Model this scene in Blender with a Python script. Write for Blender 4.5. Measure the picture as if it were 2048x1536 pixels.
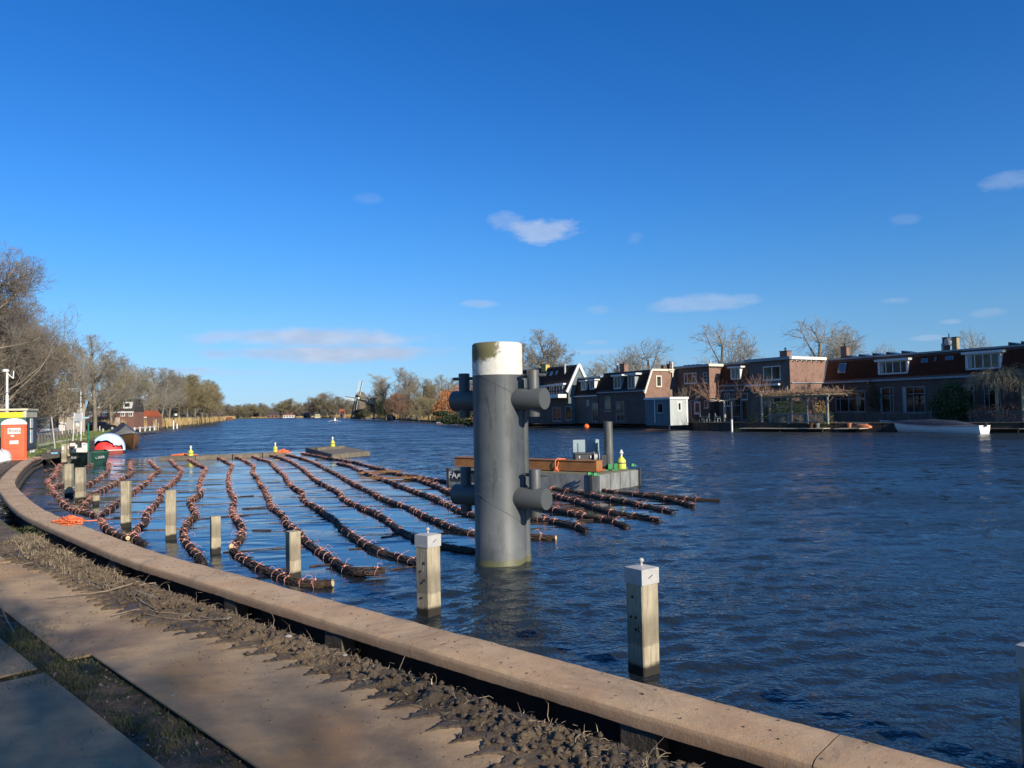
import bpy, bmesh, math, random
import numpy as np
from math import sin, cos, pi, radians, atan2, sqrt
from mathutils import Vector, Matrix, noise as mnoise

for o in list(bpy.data.objects):
    bpy.data.objects.remove(o)
SC = bpy.context.scene
COL = SC.collection
random.seed(7)
RNG = np.random.default_rng(11)

# ------------------------------------------------------------------ camera
EYE = Vector((0, 0, 2.8))
FOC = 1500.0
PITCH, ROLL = radians(2.02), radians(1.1)
ROT = Matrix.Rotation(pi / 2 + PITCH, 3, 'X') @ Matrix.Rotation(-ROLL, 3, 'Z')
cam_d = bpy.data.cameras.new('camera')
cam = bpy.data.objects.new('camera', cam_d)
COL.objects.link(cam)
cam.matrix_world = Matrix.Translation(EYE) @ ROT.to_4x4()
cam_d.sensor_width = 36.0
cam_d.lens = FOC / 2048 * 36.0
cam_d.clip_start = 0.1
cam_d.clip_end = 6000
SC.camera = cam

# ------------------------------------------------------------------ world, sun, exposure
SUN_AZ = radians(140)      # compass bearing of the sun from +Y, clockwise: behind the camera to the right
SUN_EL = radians(24)
SUN_STRENGTH = 4.7
SKY_STRENGTH = 0.070
EXPOSURE = 0.44
world = bpy.data.worlds.new("World")
SC.world = world
world.use_nodes = True
SC.view_settings.view_transform = 'Standard'
SC.view_settings.look = 'None'
SC.view_settings.gamma = 1
SC.view_settings.use_curve_mapping = False
SC.view_settings.exposure = EXPOSURE
nt = world.node_tree
nt.nodes.clear()
def WN(t, **k):
    n = nt.nodes.new(t)
    for a, b in k.items():
        setattr(n, a, b)
    return n
def wmath(op, a, b=None, clamp=False):
    n = WN('ShaderNodeMath', operation=op)
    n.use_clamp = clamp
    for i, v in enumerate((a, b)):
        if v is None:
            continue
        if isinstance(v, (int, float)):
            n.inputs[i].default_value = v
        else:
            nt.links.new(v, n.inputs[i])
    return n.outputs[0]
sky = WN('ShaderNodeTexSky', sky_type='NISHITA')
sky.sun_disc = False
sky.sun_elevation = SUN_EL
sky.sun_rotation = SUN_AZ
sky.altitude = 0
sky.air_density = 1.0
sky.dust_density = 0.0
sky.ozone_density = 3.0
hs = WN('ShaderNodeHueSaturation')
hs.inputs['Saturation'].default_value = 1.0
hs.inputs['Value'].default_value = 1.0
nt.links.new(sky.outputs[0], hs.inputs['Color'])
geo = WN('ShaderNodeTexCoord')
sep = WN('ShaderNodeSeparateXYZ')
nt.links.new(geo.outputs['Generated'], sep.inputs[0])
AZ = wmath('ARCTAN2', sep.outputs[0], sep.outputs[1])
EL = wmath('ARCSINE', sep.outputs[2])
cn = WN('ShaderNodeTexNoise')
mp = WN('ShaderNodeMapping')
mp.inputs['Scale'].default_value = (1, 1, 2.6)
nt.links.new(geo.outputs['Generated'], mp.inputs[0])
nt.links.new(mp.outputs[0], cn.inputs['Vector'])
cn.inputs['Scale'].default_value = 14
cn.inputs['Detail'].default_value = 7
cn.inputs['Roughness'].default_value = 0.62
def px_ang(px, py):
    d = ROT @ Vector(((px - 1024) / FOC, -(py - 768) / FOC, -1))
    d.normalize()
    return atan2(d.x, d.y), math.asin(d.z)
CLOUDS = [  # px, py, half width, half height, opacity, noise weight
    (630, 676, 250, 22, .85, 1.05), (540, 676, 90, 18, .8, 1.0), (680, 708, 270, 20, .95, .9), (560, 704, 130, 12, .6, 1.1),
    (740, 672, 60, 14, .5, 1.4), (1085, 462, 92, 26, .62, 2.0), (1010, 440, 40, 18, .30, 1.8),
    (1400, 606, 105, 20, .42, 1.5), (960, 608, 42, 9, .35, 1.5), (1785, 602, 40, 9, .32, 1.5),
    (1975, 628, 50, 12, .30, 1.5), (1860, 676, 38, 7, .30, 1.3), (2010, 362, 70, 22, .28, 1.8),
    (1905, 643, 30, 7, .30, 1.4), (360, 742, 130, 10, .40, 1.4), (1810, 440, 34, 14, .14, 1.6),
    (1195, 620, 26, 10, .2, 1.5), (1190, 685, 30, 5, .25, 1.2), (1190, 704, 70, 6, .3, 1.2),
    (735, 398, 34, 14, .12, 1.8), (1270, 478, 22, 18, .14, 1.6), (500, 745, 120, 9, .28, 1.3),
    (2600, 560, 260, 40, .5, 1.6), (-500, 600, 260, 30, .5, 1.6), (900, 520, 900, 4, .0, 1)]
# grade the sky towards the deep winter blue of the photograph, by elevation only
tr = WN('ShaderNodeValToRGB')
nt.links.new(wmath('DIVIDE', EL, 0.6, True), tr.inputs[0])
tr.color_ramp.interpolation = 'B_SPLINE' if False else 'LINEAR'
GR = [(.014, (.47, .74, 1.34)), (.041, (.52, .78, 1.26)), (.114, (.54, .90, 1.31)), (.198, (.41, .94, 1.48)), (.274, (.33, .93, 1.59)), (.384, (.235, .86, 1.61)), (.496, (.17, .82, 1.60)), (.599, (.36, .84, 1.42))]
while len(tr.color_ramp.elements) < len(GR): tr.color_ramp.elements.new(.5)
for el, (e, c) in zip(tr.color_ramp.elements, GR):
    el.position = e / .6
for el, (e, c) in zip(tr.color_ramp.elements, GR):
    el.color = tuple(x / 1.65 for x in c) + (1,)
vm = WN('ShaderNodeVectorMath', operation='MULTIPLY')
nt.links.new(hs.outputs[0], vm.inputs[0]); nt.links.new(tr.outputs[0], vm.inputs[1])
vs_ = WN('ShaderNodeVectorMath', operation='SCALE')
nt.links.new(vm.outputs[0], vs_.inputs[0]); vs_.inputs['Scale'].default_value = 1.65
col_out = vs_.outputs[0]
total = None
for (px, py, w, h, op, nw) in CLOUDS:
    if op <= 0:
        continue
    a0, e0 = px_ang(px, py)
    aw = abs(px_ang(px + w, py)[0] - px_ang(px - w, py)[0]) / 2
    eh = abs(px_ang(px, py + h)[1] - px_ang(px, py - h)[1]) / 2
    da = wmath('DIVIDE', wmath('SUBTRACT', AZ, a0), aw)
    de = wmath('DIVIDE', wmath('SUBTRACT', EL, e0), eh)
    r2 = wmath('ADD', wmath('MULTIPLY', da, da), wmath('MULTIPLY', de, de))
    m = wmath('SUBTRACT', wmath('ADD', 1.0, wmath('MULTIPLY', wmath('SUBTRACT', cn.outputs[0], 0.5), nw * 2.4)), r2)
    m = wmath('MULTIPLY', wmath('MULTIPLY', m, 1.15, True), op)
    total = m if total is None else wmath('MAXIMUM', total, m)
# faces of clouds: lit tops and greyer bases through a second, finer noise
cmix = WN('ShaderNodeMix', data_type='RGBA')
cramp = WN('ShaderNodeMix', data_type='RGBA')
cn2 = WN('ShaderNodeTexNoise')
cn2.inputs['Scale'].default_value = 26
cn2.inputs['Detail'].default_value = 4
nt.links.new(mp.outputs[0], cn2.inputs['Vector'])
nt.links.new(cn2.outputs[0], cramp.inputs['Factor'])
cramp.inputs[6].default_value = (3.5, 4.7, 7.0, 1)
cramp.inputs[7].default_value = (6.8, 7.8, 9.6, 1)
nt.links.new(total, cmix.inputs['Factor'])
nt.links.new(col_out, cmix.inputs[6])
nt.links.new(cramp.outputs[2], cmix.inputs[7])
bg = WN('ShaderNodeBackground')
bg.inputs['Strength'].default_value = SKY_STRENGTH
nt.links.new(cmix.outputs[2], bg.inputs['Color'])
wo = WN('ShaderNodeOutputWorld')
nt.links.new(bg.outputs[0], wo.inputs['Surface'])

sun_d = bpy.data.lights.new('sun', 'SUN')
sun_d.energy = SUN_STRENGTH
sun_d.angle = radians(0.5)
sun_d.color = (1.0, 0.91, 0.76)
sun = bpy.data.objects.new('sun', sun_d)
COL.objects.link(sun)
SDIR = Vector((sin(SUN_AZ) * cos(SUN_EL), cos(SUN_AZ) * cos(SUN_EL), sin(SUN_EL)))
sun.rotation_euler = SDIR.to_track_quat('Z', 'Y').to_euler()
sun.location = (30, -30, 40)

# ------------------------------------------------------------------ measuring helpers (surveyed from the eye point)
def ray(px, py):
    return ROT @ Vector(((px - 1024) / FOC, -(py - 768) / FOC, -1))
def P(px, py, z=0.0):
    d = ray(px, py)
    return EYE + d * ((z - EYE.z) / d.z)
def PD(px, py, depth):
    d = ray(px, py)
    return EYE + d * (depth / d.y)
def hgt(px, py, depth):
    return PD(px, py, depth).z

# ------------------------------------------------------------------ object helpers
ORG = {}
def tag(o, label=None, cat=None, group=None, kind=None):
    if label: o['label'] = label
    if cat: o['category'] = cat
    if group: o['group'] = group
    if kind: o['kind'] = kind
    return o
def thing(name, label, cat, loc, group=None):
    o = bpy.data.objects.new(name, None)
    o.empty_display_size = 0.1
    COL.objects.link(o)
    o.location = loc
    ORG[o.name] = Vector(loc)
    return tag(o, label, cat, group)
class MB:
    def __init__(s):
        s.v = []; s.f = []
    def add(s, vs, fs):
        o = len(s.v)
        s.v.extend([(float(a[0]), float(a[1]), float(a[2])) for a in vs])
        s.f.extend([tuple(i + o for i in f) for f in fs])
        return s
    def ext(s, poly, vec):
        n = len(poly)
        a = [Vector(p) for p in poly]
        b = [p + Vector(vec) for p in a]
        s.add(a + b, [tuple(range(n))[::-1], tuple(range(n, 2 * n))] + [(i, (i + 1) % n, n + (i + 1) % n, n + i) for i in range(n)])
        return s
    def box(s, c, size, rz=0.0, m=None):
        x, y, z = [v / 2 for v in size]
        pts = [Vector((i, j, k)) for k in (-z, z) for i, j in ((-x, -y), (x, -y), (x, y), (-x, y))]
        R = m if m is not None else Matrix.Rotation(rz, 3, 'Z')
        pts = [R @ p + Vector(c) for p in pts]
        s.add(pts, [(3, 2, 1, 0), (4, 5, 6, 7), (0, 1, 5, 4), (1, 2, 6, 5), (2, 3, 7, 6), (3, 0, 4, 7)])
        return s
    def beam(s, a, b, w, h=None):
        a = Vector(a); b = Vector(b); h = h or w
        d = (b - a).normalized()
        up = Vector((0, 0, 1)) if abs(d.z) < .95 else Vector((0, 1, 0))
        r = d.cross(up).normalized(); u = r.cross(d).normalized()
        pts = [p + r * i * w / 2 + u * j * h / 2 for p in (a, b) for i, j in ((-1, -1), (1, -1), (1, 1), (-1, 1))]
        s.add(pts, [(3, 2, 1, 0), (4, 5, 6, 7), (0, 1, 5, 4), (1, 2, 6, 5), (2, 3, 7, 6), (3, 0, 4, 7)])
        return s
    def tube(s, pts, r, n=8, cap=True):
        pts = [Vector(p) for p in pts]
        m = len(pts)
        rs = r if isinstance(r, (list, tuple)) else [r] * m
        d0 = (pts[1] - pts[0]).normalized()
        u = d0.orthogonal().normalized()
        vs = []
        for i, p in enumerate(pts):
            d = (pts[min(i + 1, m - 1)] - pts[max(i - 1, 0)]).normalized()
            u = (u - d * u.dot(d))
            u = u.normalized() if u.length > 1e-6 else d.orthogonal().normalized()
            w = d.cross(u)
            for k in range(n):
                a = 2 * pi * k / n
                vs.append(p + (u * cos(a) + w * sin(a)) * rs[i])
        fs = []
        for i in range(m - 1):
            for k in range(n):
                fs.append((i * n + k, i * n + (k + 1) % n, (i + 1) * n + (k + 1) % n, (i + 1) * n + k))
        if cap:
            fs.append(tuple(range(n))[::-1]); fs.append(tuple((m - 1) * n + k for k in range(n)))
        s.add(vs, fs)
        return s
    def lathe(s, prof, c, n=24, m=None):
        R = m if m is not None else Matrix.Identity(3)
        vs = []; k = len(prof)
        for i in range(n):
            a = 2 * pi * i / n
            for r, z in prof:
                vs.append(R @ Vector((r * cos(a), r * sin(a), z)) + Vector(c))
        fs = []
        for i in range(n):
            j = (i + 1) % n
            for q in range(k - 1):
                fs.append((i * k + q, j * k + q, j * k + q + 1, i * k + q + 1))
        s.add(vs, fs)
        return s
    def build(s, name, mat, parent=None, smooth=False, sharp=35):
        me = bpy.data.meshes.new(name)
        o = bpy.data.objects.new(name, me)
        org = ORG.get(parent.name, Vector()) if parent is not None else Vector()
        v = np.array(s.v, dtype=np.float64).reshape(-1, 3) - np.array(org)
        me.from_pydata([tuple(q) for q in v.tolist()], [], s.f)
        me.update()
        if smooth:
            me.polygons.foreach_set('use_smooth', [True] * len(me.polygons))
            me.set_sharp_from_angle(angle=radians(sharp))
        if mat is not None:
            me.materials.append(mat)
        COL.objects.link(o)
        if parent is not None:
            o.parent = parent
            ORG[o.name] = Vector(org)
        else:
            ORG[o.name] = Vector()
        return o
def fastmesh(name, V, F, mat, parent=None, smooth=False):
    """V (n,3) array, F (m,k) int array"""
    me = bpy.data.meshes.new(name)
    V = np.asarray(V, dtype=np.float32).copy()
    if parent is not None:
        V -= np.array(ORG.get(parent.name, Vector()), dtype=np.float32)
    F = np.asarray(F, dtype=np.int32)
    k = F.shape[1]
    me.vertices.add(len(V)); me.vertices.foreach_set('co', V.ravel())
    me.loops.add(F.size); me.loops.foreach_set('vertex_index', F.ravel())
    me.polygons.add(len(F))
    me.polygons.foreach_set('loop_start', np.arange(0, F.size, k, dtype=np.int32))
    me.polygons.foreach_set('loop_total', np.full(len(F), k, dtype=np.int32))
    if smooth:
        me.polygons.foreach_set('use_smooth', np.ones(len(F), dtype=bool))
    me.update(calc_edges=True)
    if mat is not None:
        me.materials.append(mat)
    o = bpy.data.objects.new(name, me)
    COL.objects.link(o)
    if parent is not None:
        o.parent = parent
        ORG[o.name] = Vector(ORG.get(parent.name, Vector()))
    else:
        ORG[o.name] = Vector()
    return o
def copy_tree(root, loc, rz=0.0, scale=1.0, parent=None):
    c = root.copy()
    COL.objects.link(c)
    if parent is None:
        c.location = loc; c.rotation_euler = (0, 0, rz)
        c.scale = scale if isinstance(scale, (tuple, list)) else (scale,) * 3
        ORG[c.name] = Vector(loc)
    else:
        c.parent = parent
    for ch in [q for q in KIDS.get(root.name, [])]:
        copy_tree(ch, None, parent=c)
    return c
KIDS = {}
def note_kids(root):
    KIDS[root.name] = [o for o in COL.objects if o.parent == root]
    for k in KIDS[root.name]:
        note_kids(k)

# ------------------------------------------------------------------ material helpers
def newmat(name):
    m = bpy.data.materials.new(name)
    m.use_nodes = True
    return m, m.node_tree, m.node_tree.nodes['Principled BSDF']
class NT:
    def __init__(s, t): s.t = t
    def n(s, typ, **k):
        q = s.t.nodes.new(typ)
        for a, b in k.items(): setattr(q, a, b)
        return q
    def l(s, a, b): s.t.links.new(a, b)
    def math(s, op, a, b=None, c=None, clamp=False):
        q = s.n('ShaderNodeMath', operation=op); q.use_clamp = clamp
        for i, v in enumerate((a, b, c)):
            if v is None: continue
            if isinstance(v, (int, float)): q.inputs[i].default_value = v
            else: s.l(v, q.inputs[i])
        return q.outputs[0]
    def mix(s, f, a, b, mode='MIX'):
        q = s.n('ShaderNodeMix', data_type='RGBA', blend_type=mode)
        for i, v in ((0, f), (6, a), (7, b)):
            if isinstance(v, (int, float)): q.inputs[i].default_value = v
            elif isinstance(v, tuple): q.inputs[i].default_value = v if len(v) == 4 else v + (1,)
            else: s.l(v, q.inputs[i])
        return q.outputs[2]
    def obj(s, scale=(1, 1, 1), rot=(0, 0, 0)):
        tc = s.n('ShaderNodeTexCoord'); m = s.n('ShaderNodeMapping')
        m.inputs['Scale'].default_value = scale; m.inputs['Rotation'].default_value = rot
        s.l(tc.outputs['Object'], m.inputs[0]); return m.outputs[0]
    def world(s, scale=(1, 1, 1), rot=(0, 0, 0)):
        g = s.n('ShaderNodeNewGeometry'); m = s.n('ShaderNodeMapping')
        m.inputs['Scale'].default_value = scale; m.inputs['Rotation'].default_value = rot
        s.l(g.outputs['Position'], m.inputs[0]); return m.outputs[0]
    def noise(s, vec, scale, detail=4, rough=.55, dist=0):
        q = s.n('ShaderNodeTexNoise'); s.l(vec, q.inputs['Vector'])
        q.inputs['Scale'].default_value = scale; q.inputs['Detail'].default_value = detail
        q.inputs['Roughness'].default_value = rough; q.inputs['Distortion'].default_value = dist
        return q.outputs[0]
    def ramp(s, f, a, b):
        q = s.n('ShaderNodeMapRange', interpolation_type='SMOOTHSTEP'); s.l(f, q.inputs[0])
        q.inputs[1].default_value = a; q.inputs[2].default_value = b; return q.outputs[0]
    def bump(s, h, dist, strength=1.0, prev=None):
        q = s.n('ShaderNodeBump'); s.l(h, q.inputs['Height'])
        q.inputs['Distance'].default_value = dist; q.inputs['Strength'].default_value = strength
        if prev is not None: s.l(prev, q.inputs['Normal'])
        return q.outputs[0]
MATS = {}
def M(name, c1, c2=None, scale=3.0, rough=.8, metal=0.0, bump=0.0, bscale=None, stretch=(1, 1, 1), detail=5, lo=.3, hi=.7, spec=None, coat=0):
    if name in MATS: return MATS[name]
    m, t, b = newmat(name)
    N = NT(t)
    b.inputs['Roughness'].default_value = rough
    b.inputs['Metallic'].default_value = metal
    if spec is not None: b.inputs['Specular IOR Level'].default_value = spec
    if coat: b.inputs['Coat Weight'].default_value = coat
    v = N.world(stretch)
    f = N.noise(v, scale, detail, .6)
    c2 = c2 or tuple(x * .8 for x in c1)
    N.l(N.mix(N.ramp(f, lo, hi), tuple(c1), tuple(c2)), b.inputs['Base Color'])
    if bump:
        N.l(N.bump(N.noise(v, bscale or scale * 5, 5, .6), bump), b.inputs['Normal'])
    MATS[name] = m
    return m

# ================================================================== WATER
def water_mat():
    m, t, b = newmat('river_water')
    N = NT(t)
    b.inputs['Base Color'].default_value = (0.014, 0.021, 0.027, 1)
    b.inputs['Roughness'].default_value = 0.045
    b.inputs['IOR'].default_value = 1.55
    at = N.n('ShaderNodeAttribute'); at.attribute_name = 'calm'
    calm = at.outputs['Fac']
    at2 = N.n('ShaderNodeAttribute'); at2.attribute_name = 'fardist'
    far = at2.outputs['Fac']
    v1 = N.world((1.0, 1.5, 1.0), (0, 0, radians(8)))
    v2 = N.world((1.0, 1.8, 1.0), (0, 0, radians(-9)))
    v3 = N.world((1.0, 1.2, 1.0), (0, 0, radians(25)))
    big = N.noise(v1, 0.55, 2, .5)
    mid = N.noise(v2, 2.3, 2.5, .5, .35)
    small = N.noise(v1, 6.5, 2, .5, .3)
    tiny = N.noise(v3, 17, 2, .5)
    # gust patches: inside the sheltered water ripples come in streaks
    gust = N.ramp(N.noise(N.world((.35, 1.0, 1.0)), 0.55, 3, .5), .43, .60)
    gust2 = N.math('ADD', .55, N.math('MULTIPLY', N.ramp(N.noise(N.world((.2, .5, 1.0)), 0.5, 2, .5), .35, .65), .6))
    open_ = N.math('MULTIPLY', N.math('SUBTRACT', 1.0, calm), gust2)
    inner = N.math('MULTIPLY', calm, N.math('ADD', .010, N.math('MULTIPLY', gust, .17)))
    k = N.math('ADD', open_, inner)
    h = N.math('MULTIPLY', N.math('MULTIPLY', big, calm), .20)
    h = N.math('ADD', h, N.math('MULTIPLY', mid, .03))
    h = N.math('ADD', h, N.math('MULTIPLY', small, .03))
    h = N.math('ADD', h, N.math('MULTIPLY', tiny, .016))
    h = N.math('MULTIPLY', h, k)
    bn = N.bump(h, 1.0)
    # far off the single waves shrink below a pixel: slopes straight from noise keep their spread
    q = N.n('ShaderNodeTexNoise'); N.l(N.world((.8, 1.0, 1.0)), q.inputs['Vector'])
    q.inputs['Scale'].default_value = 1.6; q.inputs['Detail'].default_value = 3; q.inputs['Roughness'].default_value = .75
    sub = N.n('ShaderNodeVectorMath', operation='SUBTRACT'); N.l(q.outputs['Color'], sub.inputs[0]); sub.inputs[1].default_value = (.49, .550, .5)   # normals biased towards this bank so reflections pick up higher, brighter sky
    mul = N.n('ShaderNodeVectorMath', operation='MULTIPLY'); N.l(sub.outputs[0], mul.inputs[0]); mul.inputs[1].default_value = (1.3, 2.3, 0)
    sc = N.n('ShaderNodeVectorMath', operation='SCALE'); N.l(mul.outputs[0], sc.inputs[0]); N.l(N.math('MULTIPLY', N.ramp(far, .035, .17), N.math('ADD', open_, N.math('MULTIPLY', inner, .12))), sc.inputs['Scale'])
    ad = N.n('ShaderNodeVectorMath', operation='ADD'); N.l(bn, ad.inputs[0]); N.l(sc.outputs[0], ad.inputs[1])
    nz = N.n('ShaderNodeVectorMath', operation='NORMALIZE'); N.l(ad.outputs[0], nz.inputs[0])
    N.l(nz.outputs[0], b.inputs['Normal'])
    # wavelets too small to resolve at range act as microfacets
    N.l(N.math('ADD', .05, N.math('MULTIPLY', N.math('MULTIPLY', N.ramp(far, .05, .4), .24), N.math('ADD', open_, N.math('MULTIPLY', inner, .25)), clamp=True)), b.inputs['Roughness'])
    return m
WATER = water_mat()

# coping outer edge traced (world points at z = .62)
CZ = 0.62
cop_px = [(84, 913), (67, 919), (49, 933), (36, 949), (29, 963), (33, 974), (44, 984), (58, 998), (77, 1012), (98, 1024),
          (117, 1032), (181, 1056), (244, 1080), (293, 1097), (354, 1117), (415, 1131), (498, 1154), (650, 1196), (800, 1236),
          (881, 1257), (998, 1287), (1100, 1315), (1300, 1368), (1450, 1406), (1600, 1446), (1721, 1477), (1943, 1536)]
cp = [P(x, y, CZ).xy for x, y in cop_px]
dlast = (cp[-1] - cp[-3]).normalized()
cp += [cp[-1] + dlast * 1.5, cp[-1] + dlast * 4, cp[-1] + dlast * 12]
def smooth_path(pts, step, it=3):
    pts = [Vector((p[0], p[1], p[2] if len(p) > 2 else 0)) for p in pts]
    # resample
    def resample(ps, st):
        L = [0]
        for a, b in zip(ps, ps[1:]): L.append(L[-1] + (b - a).length)
        n = max(2, int(L[-1] / st) + 1)
        out = []; j = 0
        for i in range(n):
            t = L[-1] * i / (n - 1)
            while j < len(L) - 2 and L[j + 1] < t: j += 1
            f = (t - L[j]) / max(1e-9, L[j + 1] - L[j])
            out.append(ps[j].lerp(ps[j + 1], f))
        return out
    q = resample(pts, step)
    for _ in range(it):
        q = [q[0]] + [(q[i - 1] + q[i] * 2 + q[i + 1]) / 4 for i in range(1, len(q) - 1)] + [q[-1]]
    return q
OUT = smooth_path(cp, 0.25, 14)          # from far to near
CW = 0.52
def normals(path):
    ns = []
    for i in range(len(path)):
        d = (path[min(i + 1, len(path) - 1)] - path[max(i - 1, 0)]).normalized()
        ns.append(Vector((d.y, -d.x, 0)))
    return ns
ON = normals(OUT)
# landward is to the right of the far->near direction? choose the sign that points away from the water
_t = OUT[len(OUT) // 2]
if (ON[len(OUT) // 2]).dot(Vector((-1, -1, 0))) < 0:
    ON = [-n for n in ON]
INN = [p + n * CW for p, n in zip(OUT, ON)]

# region of sheltered water between the bundles
calm_px = [(60, 985), (110, 925), (150, 925), (330, 912), (560, 903), (640, 902), (780, 935), (890, 960), (1090, 985), (1440, 1003),
           (1330, 1048), (1180, 1062), (1110, 1085), (960, 1105), (830, 1140), (760, 1170), (640, 1215), (480, 1160), (300, 1105), (150, 1050)]
calm_poly = np.array([P(x, y, 0).xy[:] for x, y in calm_px])
def poly_sd(X, Y, poly):
    """signed distance: positive inside"""
    inside = np.zeros(X.shape, bool); dmin = np.full(X.shape, 1e9)
    n = len(poly)
    for i in range(n):
        x0, y0 = poly[i]; x1, y1 = poly[(i + 1) % n]
        c = ((y0 > Y) != (y1 > Y)) & (X < (x1 - x0) * (Y - y0) / (y1 - y0 + 1e-12) + x0)
        inside ^= c
        dx, dy = x1 - x0, y1 - y0
        t = np.clip(((X - x0) * dx + (Y - y0) * dy) / (dx * dx + dy * dy + 1e-12), 0, 1)
        dmin = np.minimum(dmin, np.hypot(X - x0 - t * dx, Y - y0 - t * dy))
    return np.where(inside, dmin, -dmin)
def vnoise(X, Y, sc, seed=0, octv=4, pers=.5):
    """value noise with numpy"""
    out = np.zeros(X.shape); amp = 1; tot = 0
    for o in range(octv):
        r = np.random.default_rng(seed + o * 17)
        T = r.random((256, 256))
        x = X * sc; y = Y * sc
        xi = np.floor(x).astype(int); yi = np.floor(y).astype(int)
        fx = x - xi; fy = y - yi
        fx = fx * fx * (3 - 2 * fx); fy = fy * fy * (3 - 2 * fy)
        a = T[xi % 256, yi % 256]; b = T[(xi + 1) % 256, yi % 256]; c = T[xi % 256, (yi + 1) % 256]; d = T[(xi + 1) % 256, (yi + 1) % 256]
        out += amp * ((a * (1 - fx) + b * fx) * (1 - fy) + (c * (1 - fx) + d * fx) * fy)
        tot += amp; amp *= pers; sc *= 2.03
    return out / tot
WAVE = 1.12
def make_water():
    na, nr = 520, 880
    ang = np.radians(np.concatenate([np.linspace(-62, -41, 24, endpoint=False), np.linspace(-41, 41, na - 52), np.linspace(41, 75, 29)[1:]]))
    rad = np.concatenate([[0.5, 2.5], np.geomspace(4.2, 160, nr - 62), np.geomspace(162, 2600, 60)])
    A, Rr = np.meshgrid(ang, rad)
    X = Rr * np.sin(A); Y = Rr * np.cos(A)
    x = X.ravel(); y = Y.ravel(); r = Rr.ravel()
    sd = poly_sd(x, y, calm_poly)
    calm = np.clip((sd + .9) / 1.8, 0, 1)
    step = np.maximum(r * .0045, .01)              # grid spacing along the sight line
    rg = np.random.default_rng(4)
    z = np.zeros_like(x)
    gust = .62 + .62 * vnoise(X * .5, Y, .11, 90, 3).ravel()
    for i in range(72):
        lam = .11 * (1.5 / .11) ** (i / 71.0)
        th = radians(98) + rg.normal(0, .38); k = 2 * pi / lam
        a = .034 * lam / (2 * pi) * (1.0 if lam < .45 else .45 / lam)
        fade = np.clip((lam / step - 3.0) / 3.0, 0, 1)
        z += a * fade * np.sin(k * (x * cos(th) + y * sin(th)) + rg.uniform(0, 6.28) + 1.2 * np.sin(.7 / lam * (x * sin(th) - y * cos(th)) + rg.uniform(0, 6.28)))
    z *= gust * (1 - .955 * calm) * WAVE
    V = np.stack([x, y, z], 1)
    i = np.arange(nr - 1)[:, None] * na + np.arange(na - 1)[None, :]
    F = np.stack([i, i + 1, i + na + 1, i + na], -1).reshape(-1, 4)[:, ::-1]
    o = fastmesh('water', V, F, WATER, smooth=True)
    at = o.data.attributes.new('calm', 'FLOAT', 'POINT'); at.data.foreach_set('value', calm.astype(np.float32))
    at = o.data.attributes.new('fardist', 'FLOAT', 'POINT'); at.data.foreach_set('value', np.clip(r / 200, 0, 1).astype(np.float32))
    tag(o, kind='structure')
make_water()
bed = MB(); bed.box((0, 0, -3.2), (5200, 5200, .2)); tag(bed.build('river_bed', M('river_bed_mud', (.02, .018, .01)), None), kind='structure')

# ================================================================== LAND
bank_px = [(84, 908), (120, 900), (215, 872), (232, 866), (300, 861), (345, 856), (400, 849), (430, 845), (455, 841.5), (472, 838.5)]
LB = [P(x, y, 0).xy for x, y in bank_px]
GRASS = M('verge_grass', (.055, .085, .018), (.12, .12, .04), scale=.9, rough=.95, bump=.05, bscale=14, detail=8)
FIELD = M('field_soil', (.10, .085, .045), (.07, .08, .03), scale=.12, rough=.95)
MUDC1, MUDC2 = (.075, .055, .038), (.14, .108, .075)
def land_prism(name, poly, ztop, mat, zbot=-1.0):
    bm = bmesh.new()
    vs = [bm.verts.new((p[0], p[1], ztop)) for p in poly]
    f = bm.faces.new(vs)
    f.normal_update()
    if f.normal.z < 0: f.normal_flip()
    bmesh.ops.triangulate(bm, faces=[f])
    me = bpy.data.meshes.new(name)
    mbv = [(p[0], p[1], ztop) for p in poly] + [(p[0], p[1], zbot) for p in poly]
    bm.verts.ensure_lookup_table()
    tris = [tuple(v.index for v in f.verts) for f in bm.faces]
    bm.verts.index_update(); tris = [tuple(v.index for v in f.verts) for f in bm.faces]
    n = len(poly)
    fs = tris + [(i, (i + 1) % n, n + (i + 1) % n, n + i) for i in range(n)]
    me.from_pydata(mbv, [], fs); me.update()
    me.materials.append(mat)
    o = bpy.data.objects.new(name, me); COL.objects.link(o); bm.free()
    ORG[o.name] = Vector()
    return tag(o, kind='structure')
inn = [(p + n * 0.30) for p, n in zip(INN, ON)]
inn2 = inn[::6]
poly = [(q.x, q.y) for q in reversed(inn2)] + [(p.x, p.y) for p in LB] + [(-160, 900), (-420, 1400), (-2400, 1400), (-2400, -400), (60, -400), (60, -60)]
land_prism('riverbank', poly, 0.40, FIELD)
# far and right bank
RB_px = [(472, 836.5), (600, 836.2), (700, 836.5), (750, 838), (820, 841.5), (890, 846), (940, 849), (1000, 849.5), (1060, 851), (1160, 852.5), (1290, 856), (1400, 860), (1470, 862.5), (1560, 863), (1700, 863.5)]
RB = [P(x, y, 0).xy for x, y in RB_px] + [Vector((44.5, 66.5)), Vector((52, 54)), Vector((66, 30)), Vector((110, -60))]
poly = [(p.x, p.y) for p in RB] + [(900, -200), (2400, 600), (2400, 2400), (-2400, 2400), (-2400, 1450), (-420, 1420), (-250, 980)]
land_prism('far_bank', poly, 0.45, FIELD)

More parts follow.
